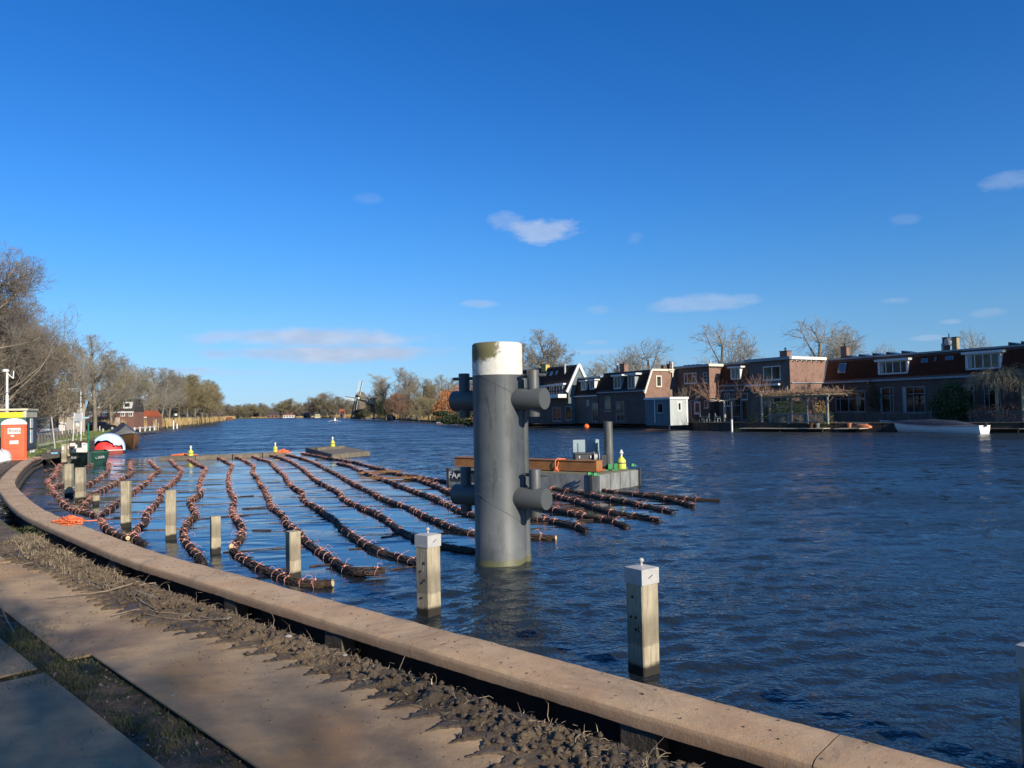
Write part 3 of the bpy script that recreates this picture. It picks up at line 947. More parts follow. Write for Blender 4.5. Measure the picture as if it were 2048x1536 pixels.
# ================================================================== BRUSHWOOD BUNDLES
def px4(pts, sc=4.096, ox=0, oy=880): return [(ox + x / sc, oy + y / sc) for x, y in pts]
c4 = lambda p: px4(p)
c3 = lambda p: px4(p, 3.793, 360, 700)
c7 = lambda p: px4(p, 3.938, 380, 1000)
c6 = lambda p: px4(p, 4.655, 860, 900)
BUND = [
 (c4([(490, 215), (470, 260), (440, 310), (400, 335), (395, 360), (420, 400), (440, 450), (490, 490), (530, 550), (580, 580), (650, 600), (720, 612), (780, 628)]),
  'leftmost floating brushwood bundle, bending close to the coping bend'),
 (c4([(355, 268), (400, 262), (440, 250), (485, 235)]), 'short stub of brushwood bundle in the corner by the white moored marker'),
 (c4([(440, 400), (470, 390), (500, 380), (535, 372)]), 'short tied brushwood stub touching the leftmost bundle'),
 (c4([(700, 232), (735, 214), (775, 197)]), 'short tied brushwood stub floating in front of the green workboat'),
 (c4([(900, 190), (890, 250), (870, 285), (830, 312), (770, 350), (715, 380), (650, 410), (602, 440)]), 'curving brushwood bundle starting right of the green workboat bow'),
 (c4([(1075, 185), (1058, 235), (1090, 268), (1060, 300), (990, 330), (900, 392), (800, 440), (740, 460), (690, 470)]), 'twisting brushwood bundle that ends behind the round rotten stub'),
 (c4([(760, 480), (720, 510), (690, 540), (660, 560), (700, 580), (725, 560)]), 'short knot of tied brushwood left of the round rotten stub'),
 (c4([(1225, 180), (1260, 220), (1312, 260), (1250, 300), (1200, 360), (1130, 410), (1070, 450), (1000, 500), (920, 560), (860, 600), (825, 630), (840, 690), (870, 740), (940, 780), (1040, 815)]),
  'long brushwood bundle hooking behind the tall slim post down to the coping'),
 (c4([(1370, 150), (1420, 200), (1488, 262), (1450, 330), (1380, 390), (1310, 425), (1320, 480), (1250, 560), (1190, 620), (1200, 680), (1130, 720), (1092, 775), (1110, 830), (1180, 862)]),
  'long brushwood bundle passing behind the post with the hook eye'),
 (c4([(1525, 150), (1600, 200), (1692, 242), (1650, 310), (1630, 390), (1650, 450), (1545, 512), (1580, 570), (1605, 625), (1530, 690), (1500, 770), (1510, 840), (1570, 900), (1620, 960), (1665, 1018)]),
  'wavy brushwood bundle starting under the left yellow beacon and ending at the coping'),
 (c4([(1760, 140), (1830, 175), (1905, 215), (1880, 260), (1868, 340), (1880, 420), (1922, 490), (1905, 560), (1905, 620), (1955, 680), (1990, 740), (1970, 820), (1920, 860), (1900, 905), (1950, 970)]) +
  c7([(420, 470), (500, 530), (560, 560), (640, 580), (760, 632), (850, 662), (930, 682), (1095, 680)]),
  'wavy brushwood bundle that ends in a pale sawn log end by the coping'),
 (c3([(380, 805), (430, 822), (500, 850), (562, 890), (545, 940), (590, 980), (602, 1020), (640, 1070), (662, 1112)]) +
  c7([(640, 70), (710, 110), (752, 150), (745, 190), (800, 225), (880, 295), (950, 370), (1040, 430), (1130, 485), (1220, 560), (1290, 598), (1400, 614), (1535, 605)]),
  'brushwood bundle passing behind the short post and ending in an upturned brown tip'),
 (c3([(520, 800), (600, 835), (680, 855), (720, 900), (790, 960), (820, 1010), (870, 1060), (935, 1092)]) +
  c7([(880, 0), (960, 50), (1050, 110), (1140, 168), (1200, 232), (1290, 305), (1380, 362), (1480, 412), (1600, 450), (1700, 482), (1790, 515)]),
  'long brushwood bundle ending behind the capped post left of the pile'),
 (c3([(640, 795), (760, 825), (850, 860), (930, 910), (1000, 970), (1060, 1015), (1150, 1060), (1220, 1100)]) +
  c7([(1200, 0), (1290, 40), (1380, 85), (1470, 118), (1560, 172), (1640, 242), (1720, 285), (1800, 325), (1900, 350), (2010, 378), (2140, 402), (2240, 415)]),
  'long dark brushwood bundle running in behind the foot of the grey pile'),
 (c3([(780, 795), (870, 815), (960, 840), (1030, 870), (1100, 905), (1190, 950), (1270, 1000), (1340, 1035), (1400, 1065), (1480, 1100)]) +
  c7([(1500, 0), (1600, 30), (1700, 62), (1780, 100), (1850, 142), (1930, 172), (2040, 222), (2150, 262), (2300, 285), (2480, 292), (2620, 296), (2860, 310)]),
  'long brushwood bundle crossing behind the pile and coming out low on its right'),
 (c3([(920, 790), (1000, 805), (1100, 825), (1200, 840), (1330, 860), (1420, 885), (1550, 918), (1640, 950), (1800, 970), (1900, 988), (2030, 1012)]) + c6([(150, 305), (420, 330), (700, 370), (920, 400), (1150, 438), (1250, 462), (1400, 502), (1550, 555), (1700, 592), (1850, 615), (2040, 645), (2140, 672)]),
  'brushwood bundle starting at the small square raft and ending right of the pile'),
 (c3([(1190, 865), (1280, 885), (1340, 910), (1400, 940), (1540, 990), (1620, 1022), (1720, 1060), (1800, 1090), (1920, 1132)]) + c6([(100, 492), (200, 540), (300, 590), (420, 628), (650, 640), (930, 644), (1100, 662), (1250, 702), (1350, 722), (1455, 762)]),
  'brushwood bundle under the loose twig mat, ending in a point right of the pile'),
 (c3([(1700, 975), (1780, 985), (1870, 1015), (1960, 1050), (2040, 1088)]) + c6([(100, 372), (200, 410), (420, 460), (700, 500), (950, 530), (1100, 560), (1250, 592), (1400, 622), (1520, 642), (1650, 662), (1750, 692), (1840, 728)]),
  'thick brushwood bundle passing behind the lower left bollard and ending in frayed twigs'),
 (c6([(1130, 370), (1280, 388), (1430, 412), (1620, 462), (1800, 492), (1950, 522), (2080, 552), (2255, 585)]), 'brushwood bundle in front of the concrete pontoon, starting at the lower right bollard'),
 (c6([(1200, 360), (1450, 366), (1600, 386), (1800, 411), (1950, 430), (2080, 448), (2250, 478), (2450, 535)]), 'thin brushwood bundle closest to the concrete pontoon on its right'),
 (c6([(1900, 418), (2100, 436), (2300, 452), (2460, 470), (2700, 482)]), 'thin outermost brushwood bundle with a loose tip at the far right'),
]
BARK = M('wet_brushwood', (.032, .019, .013), (.09, .055, .035), scale=9, rough=.72, bump=.02, bscale=60, spec=.35)
TWIG = M('brushwood_twigs', (.042, .026, .017), (.15, .098, .062), scale=14, rough=.75)
ROPE = M('pink_orange_rope', (.72, .36, .28), (.55, .24, .18), scale=12, rough=.7)
ROPEO = M('orange_rope', (.85, .22, .07), (.75, .16, .06), scale=12, rough=.7)
CUT = M('sawn_wood_end', (.62, .50, .28), (.52, .40, .2), scale=20, rough=.8)
# shared tie meshes
TIES = []
for k in range(7):
    rr = random.Random(k * 13 + 5)
    mb = MB()
    R0 = .108
    ring = []
    for i in range(13):
        a = 2 * pi * i / 12 + .3
        ring.append(Vector((.03 * sin(a * 1.0 + k), R0 * cos(a) * 1.03, R0 * sin(a))))
    mb.tube(ring, .0042, 5, cap=False)
    ring2 = [p + Vector((.03, 0, 0)) for p in ring[:9]]
    mb.tube(ring2, .0042, 5) if k % 3 == 0 else None
    for sg in (-1, 1):
        l = rr.uniform(.07, .20); a = rr.uniform(.5, 1.2)
        p0 = Vector((0, .01 * sg, R0))
        pts = [p0, p0 + Vector((rr.uniform(-.04, .04), sg * l * .35, l * .45 * sin(a))), p0 + Vector((rr.uniform(-.1, .1), sg * l * .8, l * .55 * sin(a) + .02)), p0 + Vector((rr.uniform(-.14, .14), sg * l * 1.1, l * rr.uniform(-.1, .5)))]
        mb.tube(smooth_path(pts, .04, 1), .0042, 5)
    kn = MB()
    mb.lathe([(.001, -.022), (.02, -.01), (.02, .01), (.001, .022)], (0, 0, R0 + .008), 7)
    me = bpy.data.meshes.new('rope_tie')
    me.from_pydata([tuple(v) for v in mb.v], [], mb.f); me.materials.append(ROPE); me.update()
    me.polygons.foreach_set('use_smooth', [True] * len(me.polygons))
    TIES.append(me)
def twigs(path, rad, per_m, rr, lmin=.2, lmax=.9, rt=.006, spread=.05, out=.33):
    """many 3-sided sticks hugging the path; returns V,F arrays"""
    L = [0]
    for a, b in zip(path, path[1:]): L.append(L[-1] + (b - a).length)
    N = int(L[-1] * per_m)
    pa = np.array([tuple(p) for p in path]); La = np.array(L)
    def at(t):
        return np.stack([np.interp(t, La, pa[:, i]) for i in range(3)], -1)
    t = rr.uniform(0, L[-1], N); l = rr.uniform(lmin, lmax, N)
    p0 = at(t); p1 = at(np.minimum(t + l, L[-1] + 0))
    d = p1 - p0; dl = np.linalg.norm(d, axis=1, keepdims=True); d = np.where(dl > 1e-3, d / np.maximum(dl, 1e-3), np.array([1, 0, 0]))
    up = np.array([0, 0, 1.0]); sd_ = np.cross(d, up); sd_ /= np.linalg.norm(sd_, axis=1, keepdims=True) + 1e-9
    an = rr.uniform(-.9, pi + .9, N)
    off = sd_ * np.cos(an)[:, None] + up * np.sin(an)[:, None]
    r0 = rad * rr.uniform(.85, 1.08, N)[:, None]
    an2 = an + rr.uniform(-.6, .6, N)
    off2 = sd_ * np.cos(an2)[:, None] + up * np.sin(an2)[:, None]
    flick = (rr.random(N) < out)[:, None] * rr.uniform(.1, .9, N)[:, None]
    a = p0 + off * r0; b = p0 + d * l[:, None] * np.where(flick > 0, .45, 1) + off2 * (r0 * (1 + flick))
    b = np.where(flick > 0, b, p1 + off2 * r0)
    rt_ = rt * rr.uniform(.6, 1.5, N)[:, None]
    V = np.zeros((N, 6, 3)); dd = b - a; dd /= np.linalg.norm(dd, axis=1, keepdims=True) + 1e-9
    q = np.cross(dd, up + .01); q /= np.linalg.norm(q, axis=1, keepdims=True) + 1e-9; w = np.cross(dd, q)
    for k in range(3):
        c, s_ = cos(2 * pi * k / 3), sin(2 * pi * k / 3)
        V[:, k] = a + (q * c + w * s_) * rt_; V[:, 3 + k] = b + (q * c + w * s_) * rt_ * .5
    base = np.arange(N)[:, None] * 6
    F = np.concatenate([base + np.array([k, (k + 1) % 3, 3 + (k + 1) % 3, 3 + k]) for k in range(3)], 0)
    return V.reshape(-1, 3), F
GB = 'floating brushwood bundles tied with pink rope'
for bi, (pp, lb) in enumerate(BUND):
    path = smooth_path([P(x, y - 1, .02) for x, y in pp], .12, 4)
    for p in path: p.z = .022 + .012 * sin(p.x * 3 + bi)
    tips = (10, 11, 15, 16)
    if bi == 11:   # upturned tip
        for k in range(8): path[-1 - k].z += .09 * (1 - k / 8)
    c0 = path[len(path) // 2]
    r = thing('brushwood_bundle', lb, 'brushwood bundle', (c0.x, c0.y, 0), GB)
    rr = np.random.default_rng(100 + bi)
    n = 9; rad = .074 if bi not in (19, 20) else .065
    if bi in (1, 2, 3, 6): rad = .07
    rs = []
    for i, p in enumerate(path):
        e = min(i, len(path) - 1 - i) * .12
        rs.append(rad * .86 * (.55 + .45 * min(1, e / .7)) * (1 + .42 * mnoise.noise(Vector((p.x * 1.7, p.y * 1.7, bi)))))
    mb = MB(); mb.tube(path, rs, n)
    mb.v = [(x + .014 * mnoise.noise(Vector((x * 25, y * 25, z * 25))), y + .014 * mnoise.noise(Vector((x * 25 + 9, y * 25, z * 25))), z + .014 * mnoise.noise(Vector((x * 25, y * 25 + 9, z * 25)))) for x, y, z in mb.v]
    mb.build('bundle_core', BARK, r, smooth=True, sharp=80)
    V, F = twigs(path, rad * 1.02, 95 if c0.y < 22 else 50, rr, rt=.0075 if c0.y < 20 else .010)
    tag(fastmesh('twigs', V, F, TWIG, r), kind='stuff')
    # rope ties, each its own part
    L = [0]
    for a, b_ in zip(path, path[1:]): L.append(L[-1] + (b_ - a).length)
    t = .15; i = 0
    rp = random.Random(bi)
    sp = .60 if bi in (0, 1, 2, 4, 5, 6) else (.85 if bi in (7, 8, 9, 10, 11) else 1.05)
    sp = .60 if c0.y > 22 and sp > .7 else sp
    while t < L[-1]:
        while i < len(L) - 2 and L[i + 1] < t: i += 1
        p = path[i].lerp(path[i + 1], (t - L[i]) / max(1e-6, L[i + 1] - L[i]))
        d = path[min(i + 2, len(path) - 1)] - path[max(i - 1, 0)]
        o = bpy.data.objects.new('rope_tie', rp.choice(TIES)); COL.objects.link(o); o.parent = r
        o.location = p - ORG[r.name]
        o.rotation_euler = (rp.uniform(-.5, .5), 0, atan2(d.y, d.x) + rp.uniform(-.25, .25) + (pi if rp.random() < .5 else 0))
        k = rad / .090 * rp.uniform(.95, 1.12); o.scale = (k, k, k)
        t += sp * rp.uniform(.35, 1.8)
    if bi in (10, 12, 7, 14):
        e = path[-1]; d = (path[-1] - path[-3]).normalized(); rc = .05 if bi != 10 else .062
        MB().tube([e - d * .25 + Vector((0, 0, .02)), e + d * .06 + Vector((0, 0, .035))], rc, 14).build('log_end', BARK, r, smooth=True)
        MB().tube([e + d * .061 + Vector((0, 0, .035)), e + d * .068 + Vector((0, 0, .0355))], rc * .96, 14).build('sawn_face', CUT, r)
    if bi == 10:
        i = min(range(len(path)), key=lambda k: (path[k].xy - P(*c7([(355, 355)])[0], .1).xy).length)
        e = path[i]; MB().tube([e + Vector((-.02, .05, .03)), e + Vector((.02, -.11, .09))], .055, 14).build('log_end', BARK, r, smooth=True)
        MB().tube([e + Vector((.02, -.11, .09)), e + Vector((.021, -.116, .092))], .053, 14).build('sawn_face', CUT, r)
# thin poles lying across under the bundles
POLES = [c4([(395, 527), (560, 528), (760, 520), (990, 512)]), c4([(430, 587), (560, 575)]), c4([(720, 335), (960, 332), (1230, 330)]), c4([(380, 560), (700, 565)]),
         c4([(1060, 512), (1400, 505), (1540, 500)]), c4([(1600, 655), (1720, 640), (2040, 618)]), c7([(260, 415), (420, 408), (765, 372)]),
         c7([(1505, 296), (1640, 282)]), c7([(50, 155), (300, 130), (620, 106)]), c7([(410, 68), (590, 60)]), c7([(490, 240), (640, 238)]), c7([(940, 528), (1110, 510)]),
         c7([(1580, 550), (1800, 525)]), c4([(930, 215), (1200, 210)]), c4([(930, 250), (1180, 246)]), c4([(1460, 430), (1620, 425)]), c4([(1100, 405), (1310, 402)]),
         c4([(1990, 565), (2200, 560)]), c3([(180, 1025), (330, 1020)]), c3([(440, 1115), (560, 1105)]), c3([(620, 1010), (760, 1003)]), c6([(930, 690), (1100, 680)]), c6([(1390, 655), (1560, 650), (1700, 640), (1830, 625)]),
         c7([(1250, 390), (1350, 384)]), c7([(640, 560), (770, 545)]), c4([(930, 636), (1000, 634)])]
POLN = {}
POLES.sort(key=lambda p: p[0][0])
for k, pp in enumerate(POLES):
    path = smooth_path([P(x, y, .0) for x, y in pp], .3, 1)
    for p in path: p.z = .012
    c0 = path[len(path) // 2]
    o = MB().tube([p for p in path], [.013 - .005 * i / len(path) for i in range(len(path))], 6).build('floating_pole', BARK, None, smooth=True)
    wi = min(4, int(pp[0][0] // 200)); wh = ['before the coping bend', 'among the left bundles', 'between the wavy bundles', 'near the capped post', 'right of the pile'][wi]
    POLN[wi] = POLN.get(wi, -1) + 1
    tag(o, 'thin dark pole floating flat ' + wh + ', ' + ['first', 'second', 'third', 'fourth', 'fifth', 'sixth', 'seventh', 'eighth', 'ninth'][POLN[wi]] + ' from the left there', 'pole', 'thin poles floating across between the bundles')

# ================================================================== TREES
BARKT = M('tree_bark', (.15, .125, .09), (.23, .195, .14), scale=2, rough=.9)
TWG = {
    'olive': M('olive_twigs', (.20, .165, .085), (.29, .24, .13), scale=.6, rough=.9),
    'brown': M('brown_twigs', (.17, .138, .10), (.25, .205, .155), scale=.6, rough=.9),
    'grey': M('grey_twigs', (.22, .195, .155), (.32, .29, .23), scale=.6, rough=.9),
    'pale': M('pale_twigs', (.30, .265, .20), (.40, .36, .28), scale=.6, rough=.9),
    'red': M('reddish_twigs', (.24, .13, .08), (.32, .19, .12), scale=.6, rough=.9),
}
def seg_mesh(segs, n=3):
    S_ = np.array([[*a, *b, r0, r1] for a, b, r0, r1 in segs])
    a = S_[:, 0:3]; b = S_[:, 3:6]; r0 = S_[:, 6:7]; r1 = S_[:, 7:8]
    d = b - a; d /= np.linalg.norm(d, axis=1, keepdims=True) + 1e-9
    ref = np.where(np.abs(d[:, 2:3]) > .9, np.array([[1., 0, 0]]), np.array([[0, 0, 1.]]))
    q = np.cross(d, ref); q /= np.linalg.norm(q, axis=1, keepdims=True) + 1e-9; w = np.cross(d, q)
    V = np.zeros((len(S_), 2 * n, 3))
    for k in range(n):
        c, s_ = cos(2 * pi * k / n), sin(2 * pi * k / n)
        V[:, k] = a + (q * c + w * s_) * r0; V[:, n + k] = b + (q * c + w * s_) * r1
    base = np.arange(len(S_))[:, None] * 2 * n
    F = np.concatenate([base + np.array([k, (k + 1) % n, n + (k + 1) % n, n + k]) for k in range(n)], 0)
    return V.reshape(-1, 3), F
def grow_tree(seed, H=16, crown_r=5, crown_base=.25, levels=5, trunk_r=.28, up=.25, fork=.3, kids=(7, 5, 4, 4, 3), twig=.016, wob=.18, flat=1.0):
    rr = random.Random(seed)
    segs = [[], []]
    cz = H * (crown_base + 1) / 2; ch = H * (1 - crown_base) / 2
    def env(p):
        return ((p.x ** 2 + p.y ** 2) / crown_r ** 2 + ((p.z - cz) / ch) ** 2)
    def grow(p, d, L, r, lev):
        ns = 5 if lev == 0 else (4 if lev < 3 else 2)
        for i in range(ns):
            d = (d + Vector((rr.gauss(0, 1), rr.gauss(0, 1), rr.gauss(0, .6))) * wob * (.4 if lev == 0 else 1) + Vector((0, 0, up * (.5 if lev == 0 else .35)))).normalized()
            q = p + d * L / ns
            if lev > 0 and env(q) > 1.0:
                over = env(q)
                if over > 1.12 + .25 * rr.random(): return
            rn = max(twig * .55, r * (1 - (.42 if lev == 0 else .75) * (i + 1) / ns)) if lev < levels else r * .6
            ra = max(twig * .6, r * (1 - (.42 if lev == 0 else .75) * i / ns))
            segs[0 if lev <= 1 else 1].append((p, q, ra, rn))
            if lev < levels and not (lev == 0 and (i + 1) / ns < fork):
                nb = kids[min(lev, len(kids) - 1)] / (ns if lev else ns * (1 - fork))
                nb = int(nb) + (rr.random() < nb % 1)
                for _ in range(nb):
                    a = rr.uniform(.45, 1.05) if lev else rr.uniform(.5, 1.15) * flat
                    az = rr.uniform(0, 2 * pi)
                    o = d.orthogonal().normalized(); o.rotate(Matrix.Rotation(az, 3, d))
                    nd = (d * cos(a) + o * sin(a)).normalized()
                    f = (i + .6) / ns
                    nl = L * rr.uniform(.5, .8) * (1 - .35 * f) if lev else crown_r * rr.uniform(.85, 1.35) * (1.25 - .45 * f)
                    grow(p.lerp(q, rr.random()), nd, nl, max(twig * .7, rn * rr.uniform(.45, .7)), lev + 1)
            p = q
    grow(Vector((0, 0, -.3)), Vector((rr.gauss(0, .03), rr.gauss(0, .03), 1)), H * .80, trunk_r, 0)
    return segs
PROTO = {}
def proto(key, tw, **k):
    s = grow_tree(**k)
    V1, F1 = seg_mesh(s[0], 6); V2, F2 = seg_mesh(s[1], 3)
    PROTO[key] = (V1, F1, V2, F2, tw, k.get('H', 16))
    return len(F1) * 2 + len(F2) * 2
nt_ = 0
nt_ += proto('elm', 'grey', seed=3, H=16, crown_r=5.4, crown_base=.22, levels=5, kids=(12, 8, 5, 4, 3), fork=.22, up=.30, trunk_r=.30, twig=.024)
nt_ += proto('elm2', 'olive', seed=21, H=16, crown_r=5.0, crown_base=.20, levels=5, kids=(11, 7, 5, 4, 3), fork=.22, up=.25, trunk_r=.28, twig=.026)
nt_ += proto('big', 'brown', seed=9, H=17, crown_r=6.4, crown_base=.17, levels=5, kids=(14, 8, 5, 5, 3), fork=.18, up=.34, trunk_r=.34, twig=.015)
nt_ += proto('open', 'grey', seed=14, H=12, crown_r=5.4, crown_base=.18, levels=4, kids=(9, 7, 5, 4), fork=.22, up=.22, trunk_r=.26, twig=.028, wob=.22)
nt_ += proto('bushy', 'brown', seed=31, H=9, crown_r=4.6, crown_base=.02, levels=4, kids=(14, 8, 7, 5), fork=.04, up=.28, trunk_r=.16, twig=.035)
nt_ += proto('pop', 'pale', seed=44, H=16, crown_r=3.6, crown_base=.15, levels=4, kids=(14, 8, 6, 5), fork=.16, up=.35, trunk_r=.24, twig=.032)
nt_ += proto('green', 'olive', seed=52, H=15, crown_r=5.6, crown_base=.24, levels=4, kids=(14, 9, 7, 5), fork=.24, up=.28, trunk_r=.25, twig=.045)
print('tree tris', nt_)
TM = {}
def tree_obj(key, loc, H, label, group, rz=None, width=1.0, cat='tree', tw=None):
    V1, F1, V2, F2, t0, H0 = PROTO[key]
    tw = tw or t0
    r = thing('bare_tree', label, cat, (0, 0, 0), group)
    if (key, tw) not in TM:
        a = fastmesh('trunk', V1, F1, BARKT, r, smooth=True); b = fastmesh('crown', V2, F2, TWG[tw], r)
        TM[(key, tw)] = (a.data, b.data)
    else:
        for nm, me in zip(('trunk', 'crown'), TM[(key, tw)]):
            o = bpy.data.objects.new(nm, me); COL.objects.link(o); o.parent = r
    k = H / H0
    r.location = loc; r.scale = (k * width, k * width, k)
    r.rotation_euler = (0, 0, random.uniform(0, 6.28) if rz is None else rz)
    return r
ORD = ['first', 'second', 'third', 'fourth', 'fifth', 'sixth', 'seventh', 'eighth', 'ninth', 'tenth', 'eleventh', 'twelfth', 'thirteenth', 'fourteenth', 'fifteenth', 'sixteenth', 'seventeenth', 'eighteenth', 'nineteenth', 'twentieth', 'twenty-first', 'twenty-second', 'twenty-third', 'twenty-fourth', 'twenty-fifth', 'twenty-sixth', 'twenty-seventh', 'twenty-eighth', 'twenty-ninth', 'thirtieth']
def ptree(key, px, depth, ty, width, label, group, gz=.5, **k):
    p = PD(px, 850, depth)
    top = hgt(px, ty, depth)
    return tree_obj(key, (p.x, p.y, gz), top - gz, label, group, width=width, **k)
LT = [('big', -45, 66, 490, 1.1), ('big', 8, 74, 512, .75), ('big', 34, 82, 600, .6), ('bushy', 62, 78, 690, 1.0), ('elm2', 88, 92, 672, .95), ('elm', 128, 104, 690, .8),
      ('elm', 190, 122, 676, 1.2), ('elm', 168, 135, 700, .8), ('elm2', 222, 140, 704, 1.1), ('elm', 252, 152, 722, 1.1), ('elm2', 278, 168, 733, 1.1), ('elm', 300, 180, 738, 1.1),
      ('elm', 322, 196, 738, 1.1), ('elm', 338, 210, 742, 1.05), ('green', 358, 228, 752, 1.25), ('green', 376, 240, 750, 1.3), ('green', 392, 255, 752, 1.25), ('green', 404, 275, 760, 1.25), ('green', 414, 296, 768, 1.2),
      ('green', 421, 318, 778, 1.15), ('green', 427, 340, 788, 1.1), ('elm2', 240, 175, 745, 1.2), ('elm2', 310, 230, 762, 1.3), ('green', 350, 270, 768, 1.3), ('big', 10, 96, 600, 1.1), ('bushy', 20, 92, 740, 1.4), ('bushy', 75, 105, 760, 1.3)]
for i, (k, px, dp, ty, w) in enumerate(sorted(LT, key=lambda t: t[1])):
    ptree(k, px, dp, ty, w, 'bare winter tree of the left bank avenue, ' + ORD[i] + ' trunk counted from the left edge', 'bare trees of the left bank avenue', gz=.6)
# undergrowth under the avenue
for i, (px, dp, ty, w) in enumerate([(290, 200, 806, 1.8), (330, 240, 808, 1.8), (372, 280, 806, 1.8), (405, 320, 806, 1.8), (428, 360, 812, 1.6)]):
    ptree('bushy', px, dp, ty, w, 'low brown leafless shrub between avenue trunks, ' + ORD[i] + ' from the left', 'leafless shrubs under the avenue', cat='shrub')
# middle distance and right bank trees behind the reeds
MT = [('pop', 748, 300, 738, 1.15, 'pale'), ('pop', 775, 290, 744, 1.1, 'pale'), ('elm', 800, 280, 738, 1.25, 'grey'), ('elm', 826, 270, 752, 1.1, 'grey'), ('bushy', 760, 300, 790, 1.1, 'brown'), ('bushy', 800, 250, 785, 1.1, 'red'),
      ('elm2', 846, 250, 756, 1.2, 'olive'), ('elm2', 868, 235, 768, 1.2, 'olive'), ('bushy', 838, 225, 795, 1.3, 'olive'), ('elm', 885, 260, 752, 1.0, 'grey'), ('elm', 905, 240, 758, 1.1, 'grey'), ('elm', 930, 235, 760, 1.1, 'brown'),
      ('bushy', 858, 205, 798, 1.3, 'olive'), ('bushy', 812, 260, 800, 1.2, 'red'), ('bushy', 730, 330, 805, 1.2, 'brown'), ('elm', 960, 230, 755, 1.2, 'brown'), ('elm', 1000, 220, 750, 1.2, 'grey'), ('bushy', 735, 320, 812, 1.0, 'olive')]
for i, (k, px, dp, ty, w, tw) in enumerate(MT):
    ptree(k, px, dp, ty, w, {'pop': 'slender pale barked', 'elm': 'grey spreading', 'elm2': 'olive tinted', 'bushy': 'low bushy'}[k] + ' bare tree right of the windmill, ' + ORD[i] + ' of that grove', 'bare trees beyond the river right of the windmill', tw=tw)
FT = [(452, 640, 808, 1.4), (480, 700, 810, 1.5), (505, 720, 808, 1.5), (530, 700, 812, 1.5), (562, 640, 802, 1.6), (585, 620, 797, 1.5), (612, 600, 812, 1.2), (622, 520, 796, 1.2), (640, 520, 788, 1.5), (655, 500, 784, 1.5), (672, 500, 793, 1.5), (690, 480, 798, 1.5), (705, 430, 800, 1.4), (720, 400, 803, 1.2), (545, 720, 818, 1.4), (438, 600, 806, 1.3), (600, 600, 816, 1.3), (495, 760, 806, 1.6), (520, 740, 806, 1.4), (575, 660, 800, 1.4)]
for i, (px, dp, ty, w) in enumerate(sorted(FT)):
    ptree('green' if i % 3 else 'elm2', px, dp, ty, w, 'hazy distant tree on the horizon of the river, ' + ORD[i] + ' from the left', 'distant trees at the end of the river', gz=.3, tw='brown' if i % 2 else 'olive')
RT = [('elm', 1074, 175, 664, 1.05, 'grey', 'tall rounded bare tree above the gabled house, beside the pile top'), ('elm', 1128, 180, 690, 1.15, 'brown', 'brownish bare tree just behind the gabled house peak'),
      ('elm2', 1188, 170, 724, 1.2, 'pale', 'sandy coloured low bare tree behind the small mansard house'), ('open', 1242, 150, 706, 1.15, 'grey', 'bare tree above the brick chimney of the dark mansard house'),
      ('open', 1304, 140, 682, 1.0, 'grey', 'bare tree above the lit brick gable with white trim'), ('elm2', 1330, 160, 712, .9, 'pale', 'sandy toned bare tree peeking over the cross ornament gable'),
      ('open', 1440, 108, 650, .98, 'grey', 'large rounded bare tree alone above the flat roofed brick houses'), ('open', 1636, 100, 641, 1.05, 'grey', 'widest bare tree above the right hand roofs, left crown of a pair'),
      ('open', 1692, 102, 662, .8, 'grey', 'smaller bare tree merging with the widest tree, behind a chimney'), ('open', 1775, 110, 690, .5, 'grey', 'tiny bare treetop showing over the solar panels'),
      ('open', 1946, 92, 662, .55, 'grey', 'bare treetop right of the big chimney'), ('elm', 1045, 190, 690, 1.0, 'grey', 'bare tree half hidden behind the pile top')]
for (k, px, dp, ty, w, tw, lb) in RT:
    ptree(k, px, dp, ty, w, lb, 'bare trees behind the right bank houses', tw=tw)
# shade trees behind the photographer: their bare crowns dapple the plates
for i, (x, y, H) in enumerate([(5.9, -9.4, 12), (8.4, -13.9, 14), (13.9, -17.2, 15)]):
    tree_obj('green' if i != 2 else 'big', (x, y, .4), H, 'bare tree behind the photographer, ' + ORD[i] + ' of the dyke row', 'bare trees on the dyke behind the photographer', width=.72)

# leafy clump helper (laurel, ivy, autumn hedge): many small quads in a volume
def leaf_cloud(name, mat, parent, blobs, n, size, seed=1, hang=0):
    rr = np.random.default_rng(seed)
    C_ = []
    tot = sum(b[3] * b[4] * b[5] for b in blobs) if len(blobs[0]) > 4 else None
    for b in blobs:
        m = int(n * (b[3] * b[4] * b[5]) / tot)
        d = rr.normal(size=(m, 3)); d /= np.linalg.norm(d, axis=1, keepdims=True)
        rad = rr.uniform(.35, 1.0, (m, 1)) ** .5 * (1 + .18 * np.sin(d[:, :1] * 9 + b[0]) * np.cos(d[:, 1:2] * 7))
        C_.append(d * rad * np.array([b[3:6]]) + np.array([b[:3]]))
    c = np.concatenate(C_); m = len(c)
    u_ = rr.normal(size=(m, 3)); u_ /= np.linalg.norm(u_, axis=1, keepdims=True)
    w = rr.normal(size=(m, 3)); w = np.cross(u_, w); w /= np.linalg.norm(w, axis=1, keepdims=True)
    s_ = size * rr.uniform(.6, 1.4, (m, 1))
    V = np.stack([c - u_ * s_, c + w * s_ * .5, c + u_ * s_, c - w * s_ * .5], 1).reshape(-1, 3)
    F = np.arange(m * 4).reshape(-1, 4)
    return tag(fastmesh(name, V, F, mat, parent), kind='stuff')
